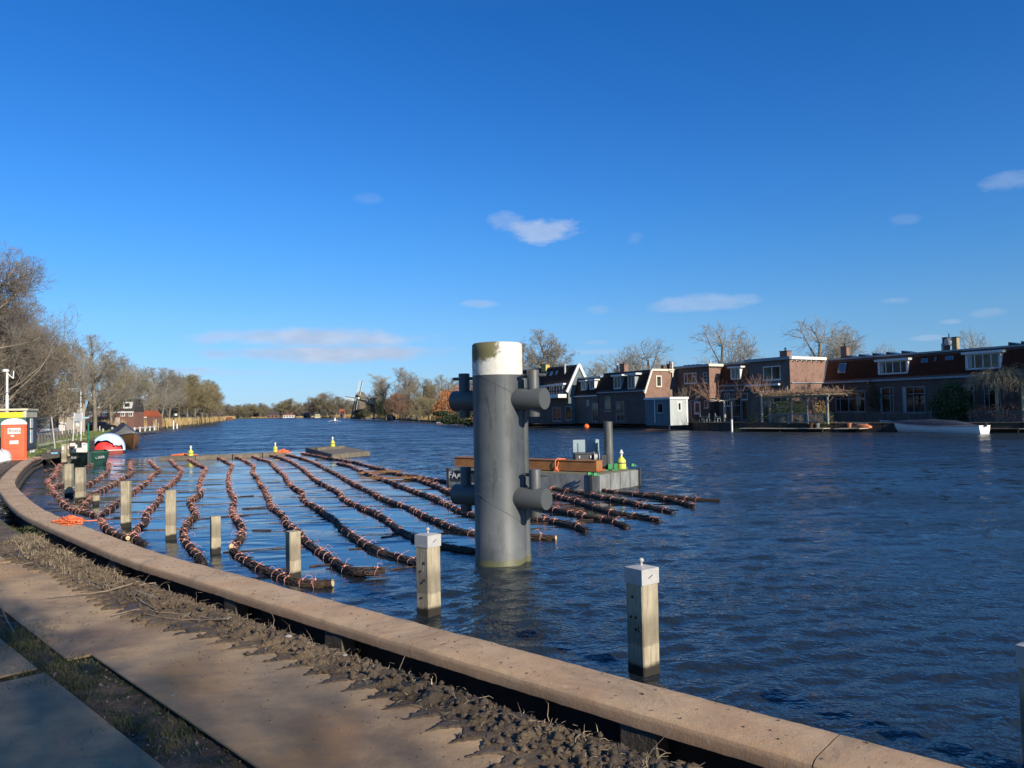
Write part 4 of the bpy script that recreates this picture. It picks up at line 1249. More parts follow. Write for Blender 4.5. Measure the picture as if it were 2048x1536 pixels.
def blades(name, mat, parent, pts, n, hmin, hmax, w, seed=2, lean=.25, label=None):
    """grass / reed blades at random picks from pts (array of x,y,z)"""
    rr = np.random.default_rng(seed)
    pts = np.asarray(pts)
    b = pts[rr.integers(0, len(pts), n)] + np.concatenate([rr.normal(0, .03, (n, 2)), np.zeros((n, 1))], 1)
    h_ = rr.uniform(hmin, hmax, (n, 1)); a = rr.uniform(0, 6.28, (n, 1)); l = rr.normal(0, lean, (n, 2)) * h_
    tip = b + np.concatenate([l, h_], 1); mid = b + np.concatenate([l * .3, h_ * .55], 1)
    sdv = np.concatenate([np.cos(a), np.sin(a), 0 * a], 1) * w * rr.uniform(.6, 1.4, (n, 1))
    V = np.stack([b - sdv, b + sdv, mid + sdv * .7, tip, mid - sdv * .7], 1).reshape(-1, 3)
    base = np.arange(n)[:, None] * 5
    me = fastmesh(name, V, np.concatenate([base + np.array([0, 1, 2]), base + np.array([0, 2, 4]), base + np.array([4, 2, 3])]), mat, parent)
    return tag(me, kind='stuff')

# ================================================================== FLOATING PONTOONS
CONC = M('pontoon_concrete', (.13, .135, .13), (.25, .255, .245), scale=3, rough=.85, bump=.004, bscale=30, stretch=(1, 1, .35))
DARKST = M('dark_steel', (.03, .035, .04), (.05, .055, .06), rough=.6)
DECKM = M('mossy_deck', (.13, .13, .06), (.20, .17, .11), scale=3, rough=.9, bump=.003)
RUSTB = M('rust_orange_beam', (.25, .10, .03), (.36, .16, .05), scale=2, rough=.7)
GREENP = M('green_paint', (.03, .22, .06), (.05, .3, .09), scale=8, rough=.5)
YEL = M('beacon_yellow', (.60, .60, .09), (.50, .50, .07), rough=.45)
WHITE = M('white_paint', (.75, .75, .72), (.62, .62, .58), scale=2, rough=.6)
TIMB = M('grey_timber', (.18, .155, .115), (.11, .09, .065), scale=4, rough=.85, bump=.006, stretch=(1, 1, 1))
GREYP = M('pale_steel_panel', (.30, .38, .40), (.24, .31, .34), scale=2, rough=.5)
def beacon(p, s, label, group='yellow beacons on the floating pontoons'):
    p = Vector(p); s *= .88
    r = thing('beacon', label, 'beacon', p, group)
    mb = MB(); mb.lathe([(.001, 0), (.19 * s, 0), (.195 * s, .02 * s), (.19 * s, .33 * s), (.16 * s, .40 * s), (.07 * s, .50 * s), (.055 * s, .54 * s), (.001, .54 * s)], p, 20)
    mb.build('float_body', YEL, r, smooth=True)
    MB().lathe([(.195 * s, .24 * s), (.205 * s, .25 * s), (.205 * s, .27 * s), (.195 * s, .28 * s)], p, 20).build('dark_band', DARKST, r, smooth=True)
    mb = MB(); mb.lathe([(.05 * s, .54 * s), (.05 * s, .62 * s), (.09 * s, .66 * s), (.09 * s, .70 * s), (.05 * s, .74 * s), (.05 * s, .80 * s), (.001, .81 * s)], p, 14)
    mb.build('lamp_head', WHITE, r, smooth=True)
    return r
# main pontoon: corners surveyed at the waterline
fc = P(1200, 984, 0); lc = P(893, 969, 0); rc = P(1279, 971, 0)
ud = (fc - lc).normalized(); wl = (rc - fc).length
vd = Vector((-ud.y, ud.x, 0))
Lp = (fc - lc).length; Wp = 4.3
vd = (rc - fc).normalized()
top = hgt(1205, 950, fc.y)
pon = thing('concrete_pontoon', 'long concrete work pontoon with a mossy deck, floating right behind the grey pile', 'pontoon', fc)
a0 = lc; a1 = fc; a2 = fc + vd * wl; a3 = lc + vd * wl
MB().ext([Vector((p.x, p.y, -.5)) for p in (a0, a1, a2, a3)], (0, 0, .5 + top)).build('pontoon_hull', CONC, pon)
ins = lambda p, c, f: p.lerp(c, f)
cc = (a0 + a1 + a2 + a3) / 4
MB().ext([Vector((*p.lerp(cc, .03).xy, top - .01)) for p in (a0, a1, a2, a3)], (0, 0, .025)).build('deck', DECKM, pon)
for p, w in ((a1 - ud * .30, .10), (a2 + ud * .02, .10), (a0 + ud * .12, .12)):
    q = p - vd * .03
    MB().box((q.x, q.y, top / 2 - .1), (w, .09, top + .35), atan2(ud.y, ud.x)).build('fender_strip', DARKST, pon)
for f in (.25, .5, .75):
    q = a1.lerp(a2, f) + ud * .003
    MB().box((q.x, q.y, top * .5), (.012, .02, top), atan2(ud.y, ud.x)).build('hull_joint', DARKST, pon)
# painted name panel at its left end (only FAA shows before the bollard hides the rest)
q = a0 + ud * .35 - vd * .02
np0 = a0 - vd * .025 + ud * .02
MB().ext([Vector((*(np0).xy, .16)), Vector((*(np0 + ud * 1.9).xy, .16)), Vector((*(np0 + ud * 1.9).xy, top - .03)), Vector((*np0.xy, top - .03))], tuple(vd * .02)).build('name_board', DARKST, pon)
def lettering(txt, loc, ang, size, mat, parent=None, tilt=pi / 2, ext=.004):
    cu = bpy.data.curves.new('lettering', 'FONT'); cu.body = txt; cu.size = size; cu.extrude = ext
    cu.materials.append(mat)
    o = bpy.data.objects.new('lettering', cu); COL.objects.link(o)
    o.rotation_euler = (tilt, 0, ang)
    if parent is not None:
        o.parent = parent; o.location = Vector(loc) - ORG.get(parent.name, Vector())
    else: o.location = loc
    me = bpy.data.meshes.new_from_object(o); o2 = bpy.data.objects.new('lettering', me); COL.objects.link(o2)
    o2.parent = o.parent; o2.location = o.location; o2.rotation_euler = o.rotation_euler; bpy.data.objects.remove(o)
    o2.name = 'lettering'; ORG[o2.name] = Vector()
    return o2
pq = P(899, 962, 0)
lettering('FAA', (np0 + ud * .12 - vd * .03 + Vector((0, 0, .26))), atan2(ud.y, ud.x), .36, WHITE, pon)
# rust orange steel beam lying on the deck
bz = top + .05
b0 = PD(911, 918, lc.y + 1.2); b1p = PD(1195, 940, fc.y + .55)
bs = lc + vd * 1.3 + ud * .45; be = fc + vd * .8 - ud * .02
be = Vector((*PD(1193, 940, fc.y + .8).xy, 0)); bs = Vector((*PD(909, 925, lc.y + 1.0).xy, 0))
bu = (be - bs).normalized(); bv = Vector((-bu.y, bu.x, 0)); hb = .37
beam = thing('steel_beam', 'rust orange steel box beam lying along the pontoon deck behind the pile', 'beam', (be.x, be.y, bz))
MB().ext([Vector((*(bs).xy, bz)), Vector((*be.xy, bz)), Vector((*(be + bv * .42).xy, bz)), Vector((*(bs + bv * .42).xy, bz))], (0, 0, hb)).build('beam_body', RUSTB, beam)
for zz in (bz - .004, bz + hb - .02):
    MB().ext([Vector((*(bs - bv * .03 - bu * .01).xy, zz)), Vector((*(be - bv * .03 + bu * .012).xy, zz)), Vector((*(be + bv * .45 + bu * .012).xy, zz)), Vector((*(bs + bv * .45 - bu * .01).xy, zz))], (0, 0, .022)).build('flange', RUSTB, beam)
# thick steel spud pole
sp = PD(1218, 925, fc.y + 1.9); zt = hgt(1213, 843, sp.y)
POLEM = M('worn_spud_steel', (.07, .07, .065), (.20, .20, .19), scale=4, rough=.45, metal=.3, stretch=(1, 1, .15), bump=.004)
sps = thing('spud_pole', 'upright worn black steel spud pole standing on the pontoon', 'spud pole', (sp.x, sp.y, top))
MB().lathe([(.001, top + .1), (.165, top + .1), (.165, zt - .01), (.15, zt), (.12, zt - .01), (.001, zt - .012)], (sp.x - .0, sp.y, 0), 28).build('pole_tube', POLEM, sps, smooth=True)
mb = MB(); 
for dx, dy in ((-.24, 0), (.24, 0), (0, -.24), (0, .24)): mb.box((sp.x + dx, sp.y + dy, top + .12), (.14, .14, .24))
mb.box((sp.x, sp.y, top + .03), (.62, .62, .04)); mb.build('green_guide', GREENP, sps)
for k, (px, py) in enumerate(((1178, 951), (1190, 952), (1247, 938), (1265, 933))):
    q = P(px, py, top)
    tag(MB().box((q.x, q.y, top + .06), (.12, .10, .10), .3).box((q.x + .1, q.y, top + .035), (.08, .08, .05), .3).build('deck_lug', GREENP if k != 1 else GREENP), 'small green steel lug on the pontoon deck, ' + ORD[k] + ' from the left', 'deck lug', 'green lugs along the pontoon edge')
# tool chest, cable drum and pale panel
q = PD(1170, 915, fc.y + 1.6)
ch = thing('tool_chest', 'black lidded tool chest on the pontoon in front of a pale panel', 'tool chest', (q.x, q.y, top))
MB().box((q.x, q.y + .25, top + .44), (.74, .5, .36), .12).build('chest_body', DARKST, ch)
MB().box((q.x, q.y + .25, top + .64), (.80, .56, .05), .12).build('lid', M('chest_lid_black', (.05, .055, .06), (.04, .04, .04), rough=.35), ch)
for dx in (-.28, .28): MB().box((q.x + dx, q.y + .25, top + .14), (.07, .45, .24), .12).build('leg', DARKST, ch)
for dx in (-.2, .2): MB().box((q.x + dx, q.y - .02, top + .52), (.05, .03, .09), .12).build('latch', GALV, ch)
q2 = PD(1167, 905, fc.y + 2.6)
pn = thing('steel_panel', 'pale grey upright steel panel standing behind the black chest', 'panel', (q2.x + .1, q2.y, top))
MB().box((q2.x + .1, q2.y, top + .62), (.98, .03, .95), .1).build('sheet', GREYP, pn)
for dx in (-.3, .42): MB().box((q2.x + .1 + dx, q2.y - .04, top + .5), (.06, .05, .95), .1).build('rib', M('panel_rib', (.16, .24, .24)), pn)
q = PD(1194, 912, fc.y + 1.7); R90 = Matrix.Rotation(pi / 2, 3, 'Y')
dr = thing('cable_drum', 'small grey cable drum on the pontoon between chest and spud pole', 'cable drum', (q.x, q.y, top))
MB().lathe([(.001, -.10), (.20, -.10), (.20, -.08), (.13, -.08), (.13, .08), (.20, .08), (.20, .10), (.001, .10)], (q.x - .02, q.y, top + .50), 24, R90).build('drum', GALV, dr, smooth=True)
MB().box((q.x - .02, q.y, top + .15), (.20, .34, .28)).build('stand', DARKST, dr)
MB().box((q.x + .25, q.y + .1, top + .36), (.18, .2, .42)).build('winch_box', DARKST, dr)
# red strap behind the beam end and orange rope round it
q = P(1205, 948, top)
sq = be + bu * .05
tag(MB().tube([Vector((be.x + .03, be.y + .0, top + .06)), Vector((be.x + .3, be.y + .6, top + .05)), Vector((be.x + .5, be.y + 1.3, top + .06)), Vector((be.x + .75, be.y + 1.6, top + .04))], .03, 6).build('red_strap', M('red_strap', (.6, .06, .03)), None, smooth=True), 'red strap lying on the pontoon deck beside the beam end', 'strap')
rp = thing('orange_rope', 'orange rope knotted over the steel beam and hanging down to the bundles', 'rope', (be.x - 1.5, be.y, bz))
mb = MB(); kx = Vector((*PD(1117, 940, bs.lerp(be, .72).y).xy, 0)); kx = bs + bu * ((kx - bs).dot(bu))
f0 = kx - bv * .045
L_ = [kx + bv * .2 + Vector((.15, 0, bz + hb + .02)), kx + bv * .05 + Vector((.02, 0, bz + hb + .05)), f0 + Vector((-.02, 0, bz + hb - .02)), f0 + Vector((-.02, 0, bz + .15)), f0 + Vector((.06, -.03, bz - .03)), f0 + Vector((-.03, -.05, bz - .16)), f0 + Vector((-.10, -.05, bz - .05)), f0 + Vector((0, -.05, bz + .08)), f0 + Vector((-.05, -.06, bz - .2)), f0 + Vector((-.16, -.5, top * .2)), f0 + Vector((-.28, -.9, .06))]
L2 = [kx + bv * .2 + Vector((.28, 0, bz + hb + .02)), f0 + Vector((.12, 0, bz + hb + .03)), f0 + Vector((.09, -.02, bz + hb - .1)), f0 + Vector((.03, -.04, bz + .08)), f0 + Vector((.12, -.05, bz - .08)), f0 + Vector((.02, -.06, bz - .2)), f0 + Vector((.18, -.1, bz - .32))]
for L_a in (L_, L2): MB().tube(smooth_path(L_a, .03, 3), .017, 7).build('rope_strand', ROPEO, rp, smooth=True)
MB().lathe([(.001, -.07), (.06, -.04), (.07, 0), (.06, .04), (.001, .07)], f0 + Vector((0, -.06, bz + .06)), 10).build('knot', ROPEO, rp, smooth=True)
beacon((*PD(1243, 935, fc.y + 2.3).xy, top), 1.0, 'yellow beacon on the concrete pontoon beside the spud pole')
# small square raft
R1 = [P(612, 903, .0), P(664, 918, .0), P(740, 911, .0), P(690, 899, .0)]
raft = thing('square_raft', 'small square timber raft with a yellow beacon, floating between the long pontoon and the pile', 'raft', R1[1])
c = sum(R1, Vector()) / 4
MB().ext([Vector((*p.xy, -.2)) for p in R1], (0, 0, .46)).build('raft_hull', TIMB, raft)
MB().ext([Vector((*(R1[0] + (R1[0] - R1[3]) * .01).xy, .0)), Vector((*(R1[1] + (R1[0] - R1[3]) * .01).xy, .0)), Vector((*R1[1].xy, .27)), Vector((*R1[0].xy, .27))], tuple((R1[0] - R1[3]).normalized() * .03)).build('dark_side', DARKST, raft)
e1 = (R1[2] - R1[1]); e2_ = (R1[0] - R1[1])
for k in range(8):
    f0_, f1_ = k / 8 + .008, (k + 1) / 8 - .008
    qd = [R1[1] + e1 * .02 + e2_ * f0_, R1[1] + e1 * .98 + e2_ * f0_, R1[1] + e1 * .98 + e2_ * f1_, R1[1] + e1 * .02 + e2_ * f1_]
    MB().ext([Vector((*p.xy, .262)) for p in qd], (0, 0, .03)).build('plank', TIMB, raft)
MB().beam(R1[1] + e2_ * .55 + Vector((0, 0, .38)), R1[1] + e2_ * .55 + e1 * .75 + Vector((0, 0, .38)), .3, .18).build('cross_timber', TIMB, raft)
beacon((R1[1] + e2_ * .55 + e1 * .45 + Vector((0, 0, .47))), 1.0, 'yellow beacon on the small square raft')
# long low pontoon at the back of the bundles, made of end to end sections
lp = [(318, 921), (392, 919.5), (466, 916), (526, 913), (572, 911)]
lpon = thing('long_pontoon', 'long low grey timber pontoon closing off the far ends of the bundles', 'pontoon', P(450, 917, 0))
for (x0, y0), (x1, y1) in zip(lp, lp[1:]):
    a = P(x0, y0, 0); b = P(x1, y1, 0); d = (b - a).normalized(); nv = Vector((-d.y, d.x, 0)); b = b - d * .06
    pts = [a, b, b + nv * 1.5, a + nv * 1.5]
    MB().ext([Vector((*p.xy, -.2)) for p in pts], (0, 0, .40)).build('pontoon_section', TIMB, lpon)
    MB().ext([Vector((*(p).xy, .205)) for p in (a + nv * .05, b + nv * .05, b + nv * .3, a + nv * .3)], (0, 0, .05)).build('edge_plank', TIMB, lpon)
pb_ = lambda px, py: P(px, py, .2) + Vector((0, .5, 0))
beacon(pb_(375, 914), 1.0, 'yellow beacon near the left end of the long low pontoon')
beacon(pb_(546, 905), .95, 'yellow beacon near the right end of the long low pontoon')
def rope_heap(c, rx, ry, n, mat, label, seed=1, z=0.0, hgt_=.07, r=.012, ang=0):
    rr = random.Random(seed)
    o = thing('rope_heap', label, 'rope heap', c)
    mb = MB()
    for k in range(n):
        a0_ = rr.uniform(0, 6.28); pts = []
        k1, k2 = rr.uniform(.4, 1), rr.uniform(.3, 1)
        cx, cy = rr.uniform(-.35, .35) * rx, rr.uniform(-.35, .35) * ry
        for i in range(9):
            a = a0_ + i * rr.uniform(.35, .75)
            x = cx + rx * k1 * cos(a) * .8; y = cy + ry * k2 * sin(a) * .8
            pts.append(Vector((x * cos(ang) - y * sin(ang), x * sin(ang) + y * cos(ang), r + hgt_ * rr.random() * max(0, 1 - (x / rx) ** 2 - (y / ry) ** 2))) + Vector(c))
        mb.tube(smooth_path(pts, .06, 2), r, 5)
    tag(mb.build('rope_coils', mat, o, smooth=True), kind='stuff')
    mb = MB()
    for k in range(3):
        a = rr.uniform(-1, 1) + ang; p0 = Vector(c) + Vector((rx * .7 * cos(a), rx * .7 * sin(a), r))
        mb.tube(smooth_path([Vector(c) + Vector((0, 0, .05)), p0, p0 + Vector((cos(a + .4), sin(a + .4), 0)) * .25 * rx], .05, 1), r, 5)
    mb.build('rope_end', mat, o, smooth=True)
q = P(140, 1046, CZ)
rope_heap(Vector((q.x + .02, q.y, CZ + .004)), .52, .26, 22, ROPEO, 'heap of orange rope lying on top of the quay coping', seed=4, hgt_=.16, ang=radians(-32))
rope_heap(pb_(357, 913) + Vector((0, .3, .01)), .9, .4, 14, ROPEO, 'tangle of orange rope on the left end of the long pontoon', seed=5, r=.03, hgt_=.12)
rope_heap(pb_(562, 908) + Vector((0, .1, .01)), .55, .35, 12, ROPEO, 'tangle of orange rope on the right end of the long pontoon', seed=6, r=.03, hgt_=.3)
# loose mat of dry twigs
mat_px = [(720, 948), (760, 944), (800, 950), (830, 958)]
rr = np.random.default_rng(77)
tm = thing('twig_mat', 'loose mat of bright brown dry twigs floating between the bundles', 'twig mat', P(765, 950, 0))
STRAW = M('dry_twig_straw', (.42, .24, .10), (.28, .15, .06), scale=5, rough=.8)
for pts, nn in (([P(712, 947, .06), P(760, 943, .09), P(800, 943, .08)], 330), ([P(716, 958, .04), P(770, 957, .05), P(845, 956, .05)], 200)):
    pth = smooth_path(pts, .2, 1)
    V, F = twigs(pth, .16, nn / 3.5, rr, lmin=.5, lmax=1.6, rt=.012, out=.3)
    V[:, 2] = np.abs(V[:, 2] - .05) * .45 + .03
    tag(fastmesh('twigs', V, F, STRAW, tm), kind='stuff')
# buoys
for px, py, lb in ((1173, 856, 'round orange buoy floating before the dark mansard house'), (940, 851, 'round orange buoy at the left flank of the grey pile, far out')):
    q = P(px, py, 0); r = thing('buoy', lb, 'buoy', (q.x, q.y, 0), 'round orange mooring buoys'); s_ = 5.5 * q.y / 1500 / 1.0
    MB().lathe([(.001, -s_ * .7)] + [(s_ * cos(t), s_ * .5 + s_ * sin(t)) for t in [radians(a) for a in range(-70, 85, 15)]] + [(.001, s_ * 1.5)], (q.x, q.y, 0), 20).build('float_ball', M('buoy_orange', (.9, .16, .03), rough=.4), r, smooth=True)
    MB().tube([(q.x, q.y, s_ * 1.48), (q.x, q.y, s_ * 1.75)], s_ * .12, 8).build('eye', DARKST, r)

# ================================================================== RIGHT BANK: geometry frame along the row
RA = radians(122.5)
RU = Vector((-cos(RA), -sin(RA), 0)); RN = Vector((RU.y, -RU.x, 0))
if RN.y > 0: RN = -RN
RQ = Vector((44.9, 66.1, 0))
def FP(s, d, z): return RQ + RU * s + RN * d + Vector((0, 0, z))
def SZ(px, py, d):
    r = ray(px, py); O = RQ + RN * d
    t = (O - Vector((0, 0, 0))).dot(RN) / (Vector((r.x, r.y, 0)).dot(RN)); p = EYE + r * t
    return (p - RQ).dot(RU), p.z
def DF(px, py, s):
    r = ray(px, py); O = RQ + RU * s
    t = O.dot(RU) / (Vector((r.x, r.y, 0)).dot(RU)); p = EYE + r * t
    return (p - RQ).dot(RN), p.z
RANG = atan2(RU.y, RU.x)
def brick(name, c1, c2, mort):
    m, t, b = newmat(name); N = NT(t)
    g = N.n('ShaderNodeNewGeometry')
    dt = N.n('ShaderNodeVectorMath', operation='DOT_PRODUCT'); N.l(g.outputs['Position'], dt.inputs[0]); dt.inputs[1].default_value = tuple(RU)
    dt2 = N.n('ShaderNodeVectorMath', operation='DOT_PRODUCT'); N.l(g.outputs['Position'], dt2.inputs[0]); dt2.inputs[1].default_value = tuple(RN)
    sp_ = N.n('ShaderNodeSeparateXYZ'); N.l(g.outputs['Position'], sp_.inputs[0])
    cb = N.n('ShaderNodeCombineXYZ'); N.l(N.math('ADD', dt.outputs['Value'], dt2.outputs['Value']), cb.inputs[0]); N.l(sp_.outputs[2], cb.inputs[1])
    bt = N.n('ShaderNodeTexBrick'); N.l(cb.outputs[0], bt.inputs['Vector'])
    bt.inputs['Scale'].default_value = 1; bt.inputs['Brick Width'].default_value = .22; bt.inputs['Row Height'].default_value = .065; bt.inputs['Mortar Size'].default_value = .008
    bt.inputs['Color1'].default_value = c1 + (1,); bt.inputs['Color2'].default_value = c2 + (1,); bt.inputs['Mortar'].default_value = mort + (1,)
    f = N.noise(N.world(), 1.3, 5, .65)
    c = N.mix(N.math('MULTIPLY', N.ramp(f, .4, .7), .5), bt.outputs[0], tuple(x * .6 for x in c1))
    N.l(c, b.inputs['Base Color']); b.inputs['Roughness'].default_value = .9
    N.l(N.bump(bt.outputs[1], -.006), b.inputs['Normal'])
    return m
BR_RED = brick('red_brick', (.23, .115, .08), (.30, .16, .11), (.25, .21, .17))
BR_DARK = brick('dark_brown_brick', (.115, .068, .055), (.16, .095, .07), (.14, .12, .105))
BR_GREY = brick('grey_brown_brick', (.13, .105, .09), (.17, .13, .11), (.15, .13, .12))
TILE_R = M('red_pantile', (.075, .027, .02), (.12, .042, .03), scale=3, rough=.32, spec=.6)
TILE_D = M('dark_pantile', (.045, .024, .022), (.07, .035, .03), scale=3, rough=.38, spec=.5)
TRIM = M('white_trim', (.70, .69, .65), (.60, .59, .55), scale=1.5, rough=.6)
TRIMG = M('grey_trim', (.30, .33, .34), (.24, .27, .28), scale=1.5, rough=.6)
CREAM = M('cream_trim', (.72, .66, .52), (.64, .58, .45), rough=.7)
def glass():
    m, t, b = newmat('window_glass'); N = NT(t)
    f = N.noise(N.world(), .5, 3, .6)
    N.l(N.mix(N.ramp(f, .4, .7), (.010, .012, .013), (.05, .055, .05)), b.inputs['Base Color'])
    b.inputs['Roughness'].default_value = .04; b.inputs['Specular IOR Level'].default_value = .6
    return m
GLASS = glass()
CURT = M('pale_curtain', (.42, .42, .38), (.3, .3, .28), scale=2)
INTER = M('dark_room', (.02, .018, .015))
ROOFF = M('bitumen_roof', (.06, .06, .065), (.04, .04, .045), rough=.8)
SHEDB = M('blue_grey_boards', (.10, .135, .16), (.08, .11, .135), scale=1.5, stretch=(1, 1, .2), rough=.6)
SHEDL = M('pale_grey_boards', (.42, .45, .43), (.36, .39, .38), scale=1.5, stretch=(1, 1, .2), rough=.7)
def fquad(mb, s0, s1, z0, z1, d): mb.add([FP(s0, d, z0), FP(s1, d, z0), FP(s1, d, z1), FP(s0, d, z1)], [(0, 1, 2, 3)])
def fbox(mb, s0, s1, d0, d1, z0, z1):
    a = [FP(s, d, z) for z in (z0, z1) for s, d in ((s0, d0), (s1, d0), (s1, d1), (s0, d1))]
    mb.add(a, [(3, 2, 1, 0), (4, 5, 6, 7), (0, 1, 5, 4), (1, 2, 6, 5), (2, 3, 7, 6), (3, 0, 4, 7)])
def fwall(mb, s0, s1, z0, z1, d, holes, dep=.14):
    ss = sorted({s0, s1, *[min(max(v, s0), s1) for h in holes for v in h[:2]]}); zs = sorted({z0, z1, *[min(max(v, z0), z1) for h in holes for v in h[2:4]]})
    for a, b in zip(ss, ss[1:]):
        for c, e in zip(zs, zs[1:]):
            m, n = (a + b) / 2, (c + e) / 2
            if any(h[0] < m < h[1] and h[2] < n < h[3] for h in holes): continue
            fquad(mb, a, b, c, e, d)
    for h in holes:
        a, b, c, e = h[:4]
        for p in (((a, c), (b, c)), ((b, c), (b, e)), ((b, e), (a, e)), ((a, e), (a, c))):
            (sa, za), (sb, zb) = p
            mb.add([FP(sa, d, za), FP(sb, d, zb), FP(sb, d - dep, zb), FP(sa, d - dep, za)], [(0, 1, 2, 3)])
def swall(mb, s, d0, d1, z0, z1, holes=()):
    """side wall (normal along the row)"""
    ds = sorted({d0, d1, *[v for h in holes for v in h[:2]]}); zs = sorted({z0, z1, *[v for h in holes for v in h[2:4]]})
    for a, b in zip(ds, ds[1:]):
        for c, e in zip(zs, zs[1:]):
            m, n = (a + b) / 2, (c + e) / 2
            if any(h[0] < m < h[1] and h[2] < n < h[3] for h in holes): continue
            mb.add([FP(s, a, c), FP(s, b, c), FP(s, b, e), FP(s, a, e)], [(0, 1, 2, 3)])
def fwindow(parent, s0, s1, z0, z1, d, cols=(), rows=(), trim=None, fw=.07, curtain=False, sill=True, name='window'):
    trim = trim or TRIM
    mb = MB(); a, b = d - .06, d - .005
    fbox(mb, s0, s0 + fw, a, b, z0, z1); fbox(mb, s1 - fw, s1, a, b, z0, z1)
    fbox(mb, s0 + fw, s1 - fw, a, b, z0, z0 + fw); fbox(mb, s0 + fw, s1 - fw, a, b, z1 - fw, z1)
    for c in cols:
        s = s0 + (s1 - s0) * c; fbox(mb, s - fw * .45, s + fw * .45, a, b - .004, z0 + fw, z1 - fw)
    for r_ in rows:
        z = z0 + (z1 - z0) * r_; fbox(mb, s0 + fw, s1 - fw, a, b - .008, z - fw * .4, z + fw * .4)
    w = mb.build(name, trim, parent)
    cs = [0, *cols, 1]; rs = [0, *rows, 1]
    for c0, c1 in zip(cs, cs[1:]):
        for r0, r1 in zip(rs, rs[1:]):
            g = MB(); fquad(g, s0 + (s1 - s0) * c0, s0 + (s1 - s0) * c1, z0 + (z1 - z0) * r0, z0 + (z1 - z0) * r1, d - .05)
            g.build('pane', GLASS, w)
    if curtain:
        g = MB(); fquad(g, s0 + fw, s0 + (s1 - s0) * .16, z0 + fw, z1 - fw, d - .045 + .002); g.build('curtain', CURT, w)
    if sill:
        g = MB(); fbox(g, s0 - .05, s1 + .05, d - .02, d + .07, z0 - .07, z0 - .005); g.build('sill', trim, w)
    return w
def pantiles(parent, s0, s1, d0, z0, d1, z1, mat, tw=.24, th=.32, name='roof_tiles'):
    """tiled slope from eave (d0,z0) up to (d1,z1)"""
    L = math.hypot(d1 - d0, z1 - z0); nc = max(2, int((s1 - s0) / tw)); nr = max(2, int(L / th))
    nd, nz = -(z1 - z0) / L, (d1 - d0) / L
    if nz < 0: nd, nz = -nd, -nz
    prof = [(0, 0), (.3, .045), (.55, .0), (.85, -.02)]
    V = []; F = []
    for r_ in range(nr):
        for e in (0, 1):
            f = (r_ + e) / nr; lift = .05 * (1 - e) + .012 * e
            row = []
            for c in range(nc):
                for (q, hh) in prof:
                    s = s0 + (s1 - s0) * (c + q) / nc; o = lift + hh + .006 * mnoise.noise(Vector((c * 3.1, r_ * 2.7, 0)))
                    p = FP(s, d0 + (d1 - d0) * f + nd * o, z0 + (z1 - z0) * f + nz * o); row.append(tuple(p))
            p = FP(s1, d0 + (d1 - d0) * f + nd * lift, z0 + (z1 - z0) * f + nz * lift); row.append(tuple(p))
            V += row
    W = nc * 4 + 1
    for r_ in range(nr * 2 - 1):
        for c in range(W - 1): F.append((r_ * W + c, r_ * W + c + 1, (r_ + 1) * W + c + 1, (r_ + 1) * W + c))
    o = fastmesh(name, np.array(V), np.array(F), mat, parent)
    return tag(o, kind='stuff')
def chimney(parent, s, d, z0, z1, w, dp, pot=True, mat=None):
    mb = MB(); fbox(mb, s - w / 2, s + w / 2, d - dp / 2, d + dp / 2, z0, z1); c = mb.build('chimney', mat or BR_RED, parent)
    mb = MB(); fbox(mb, s - w / 2 - .05, s + w / 2 + .05, d - dp / 2 - .05, d + dp / 2 + .05, z1, z1 + .08); mb.build('chimney_cap', ROOFF, c)
    if pot:
        MB().lathe([(.12, 0), (.10, .28), (.16, .30), (.16, .34), (.001, .40)], FP(s, d, z1 + .08), 12).build('chimney_pot', DARKST, c, smooth=True)
    return c
GZ = .92
def house(name, label, s0, s1, df, db, zt, wall, holes, side_wall=None, side_holes=(), base=GZ - .3, cat='house'):
    r = thing(name, label, cat, FP((s0 + s1) / 2, df, GZ))
    mb = MB(); fwall(mb, s0, s1, base, zt, df, holes); fwallb = MB()
    swall(mb, s0, df, db, base, zt); fquad(mb, s0, s1, base, zt, db)
    mb.build('front_wall', wall, r)
    mb = MB(); swall(mb, s1, df, db, base, zt, side_holes); mb.build('side_wall', side_wall or wall, r)
    mb = MB(); fbox(mb, s0 + .2, s1 - .2, df - .45, df - .40, base, zt - .05); mb.build('dark_interior', INTER, r)
    return r
def rect(d, x0, y0, x1, y1):
    a = SZ(x0, (y0 + y1) / 2, d)[0]; b = SZ(x1, (y0 + y1) / 2, d)[0]; xm = (x0 + x1) / 2
    return (a, b, SZ(xm, y1, d)[1], SZ(xm, y0, d)[1])
def sdown(parent, s, d, z0, z1, mat=None, r=.05): MB().tube([FP(s, d + .08, z0), FP(s, d + .08, z1)], r, 8).build('downpipe', mat or TRIMG, parent, smooth=True)
def gutter(parent, s0, s1, d, z, mat=None, h_=.16, w=.2, name='gutter'):
    mb = MB(); fbox(mb, s0, s1, d, d + w, z - h_ / 2, z + h_ / 2); return mb.build(name, mat or TRIMG, parent)

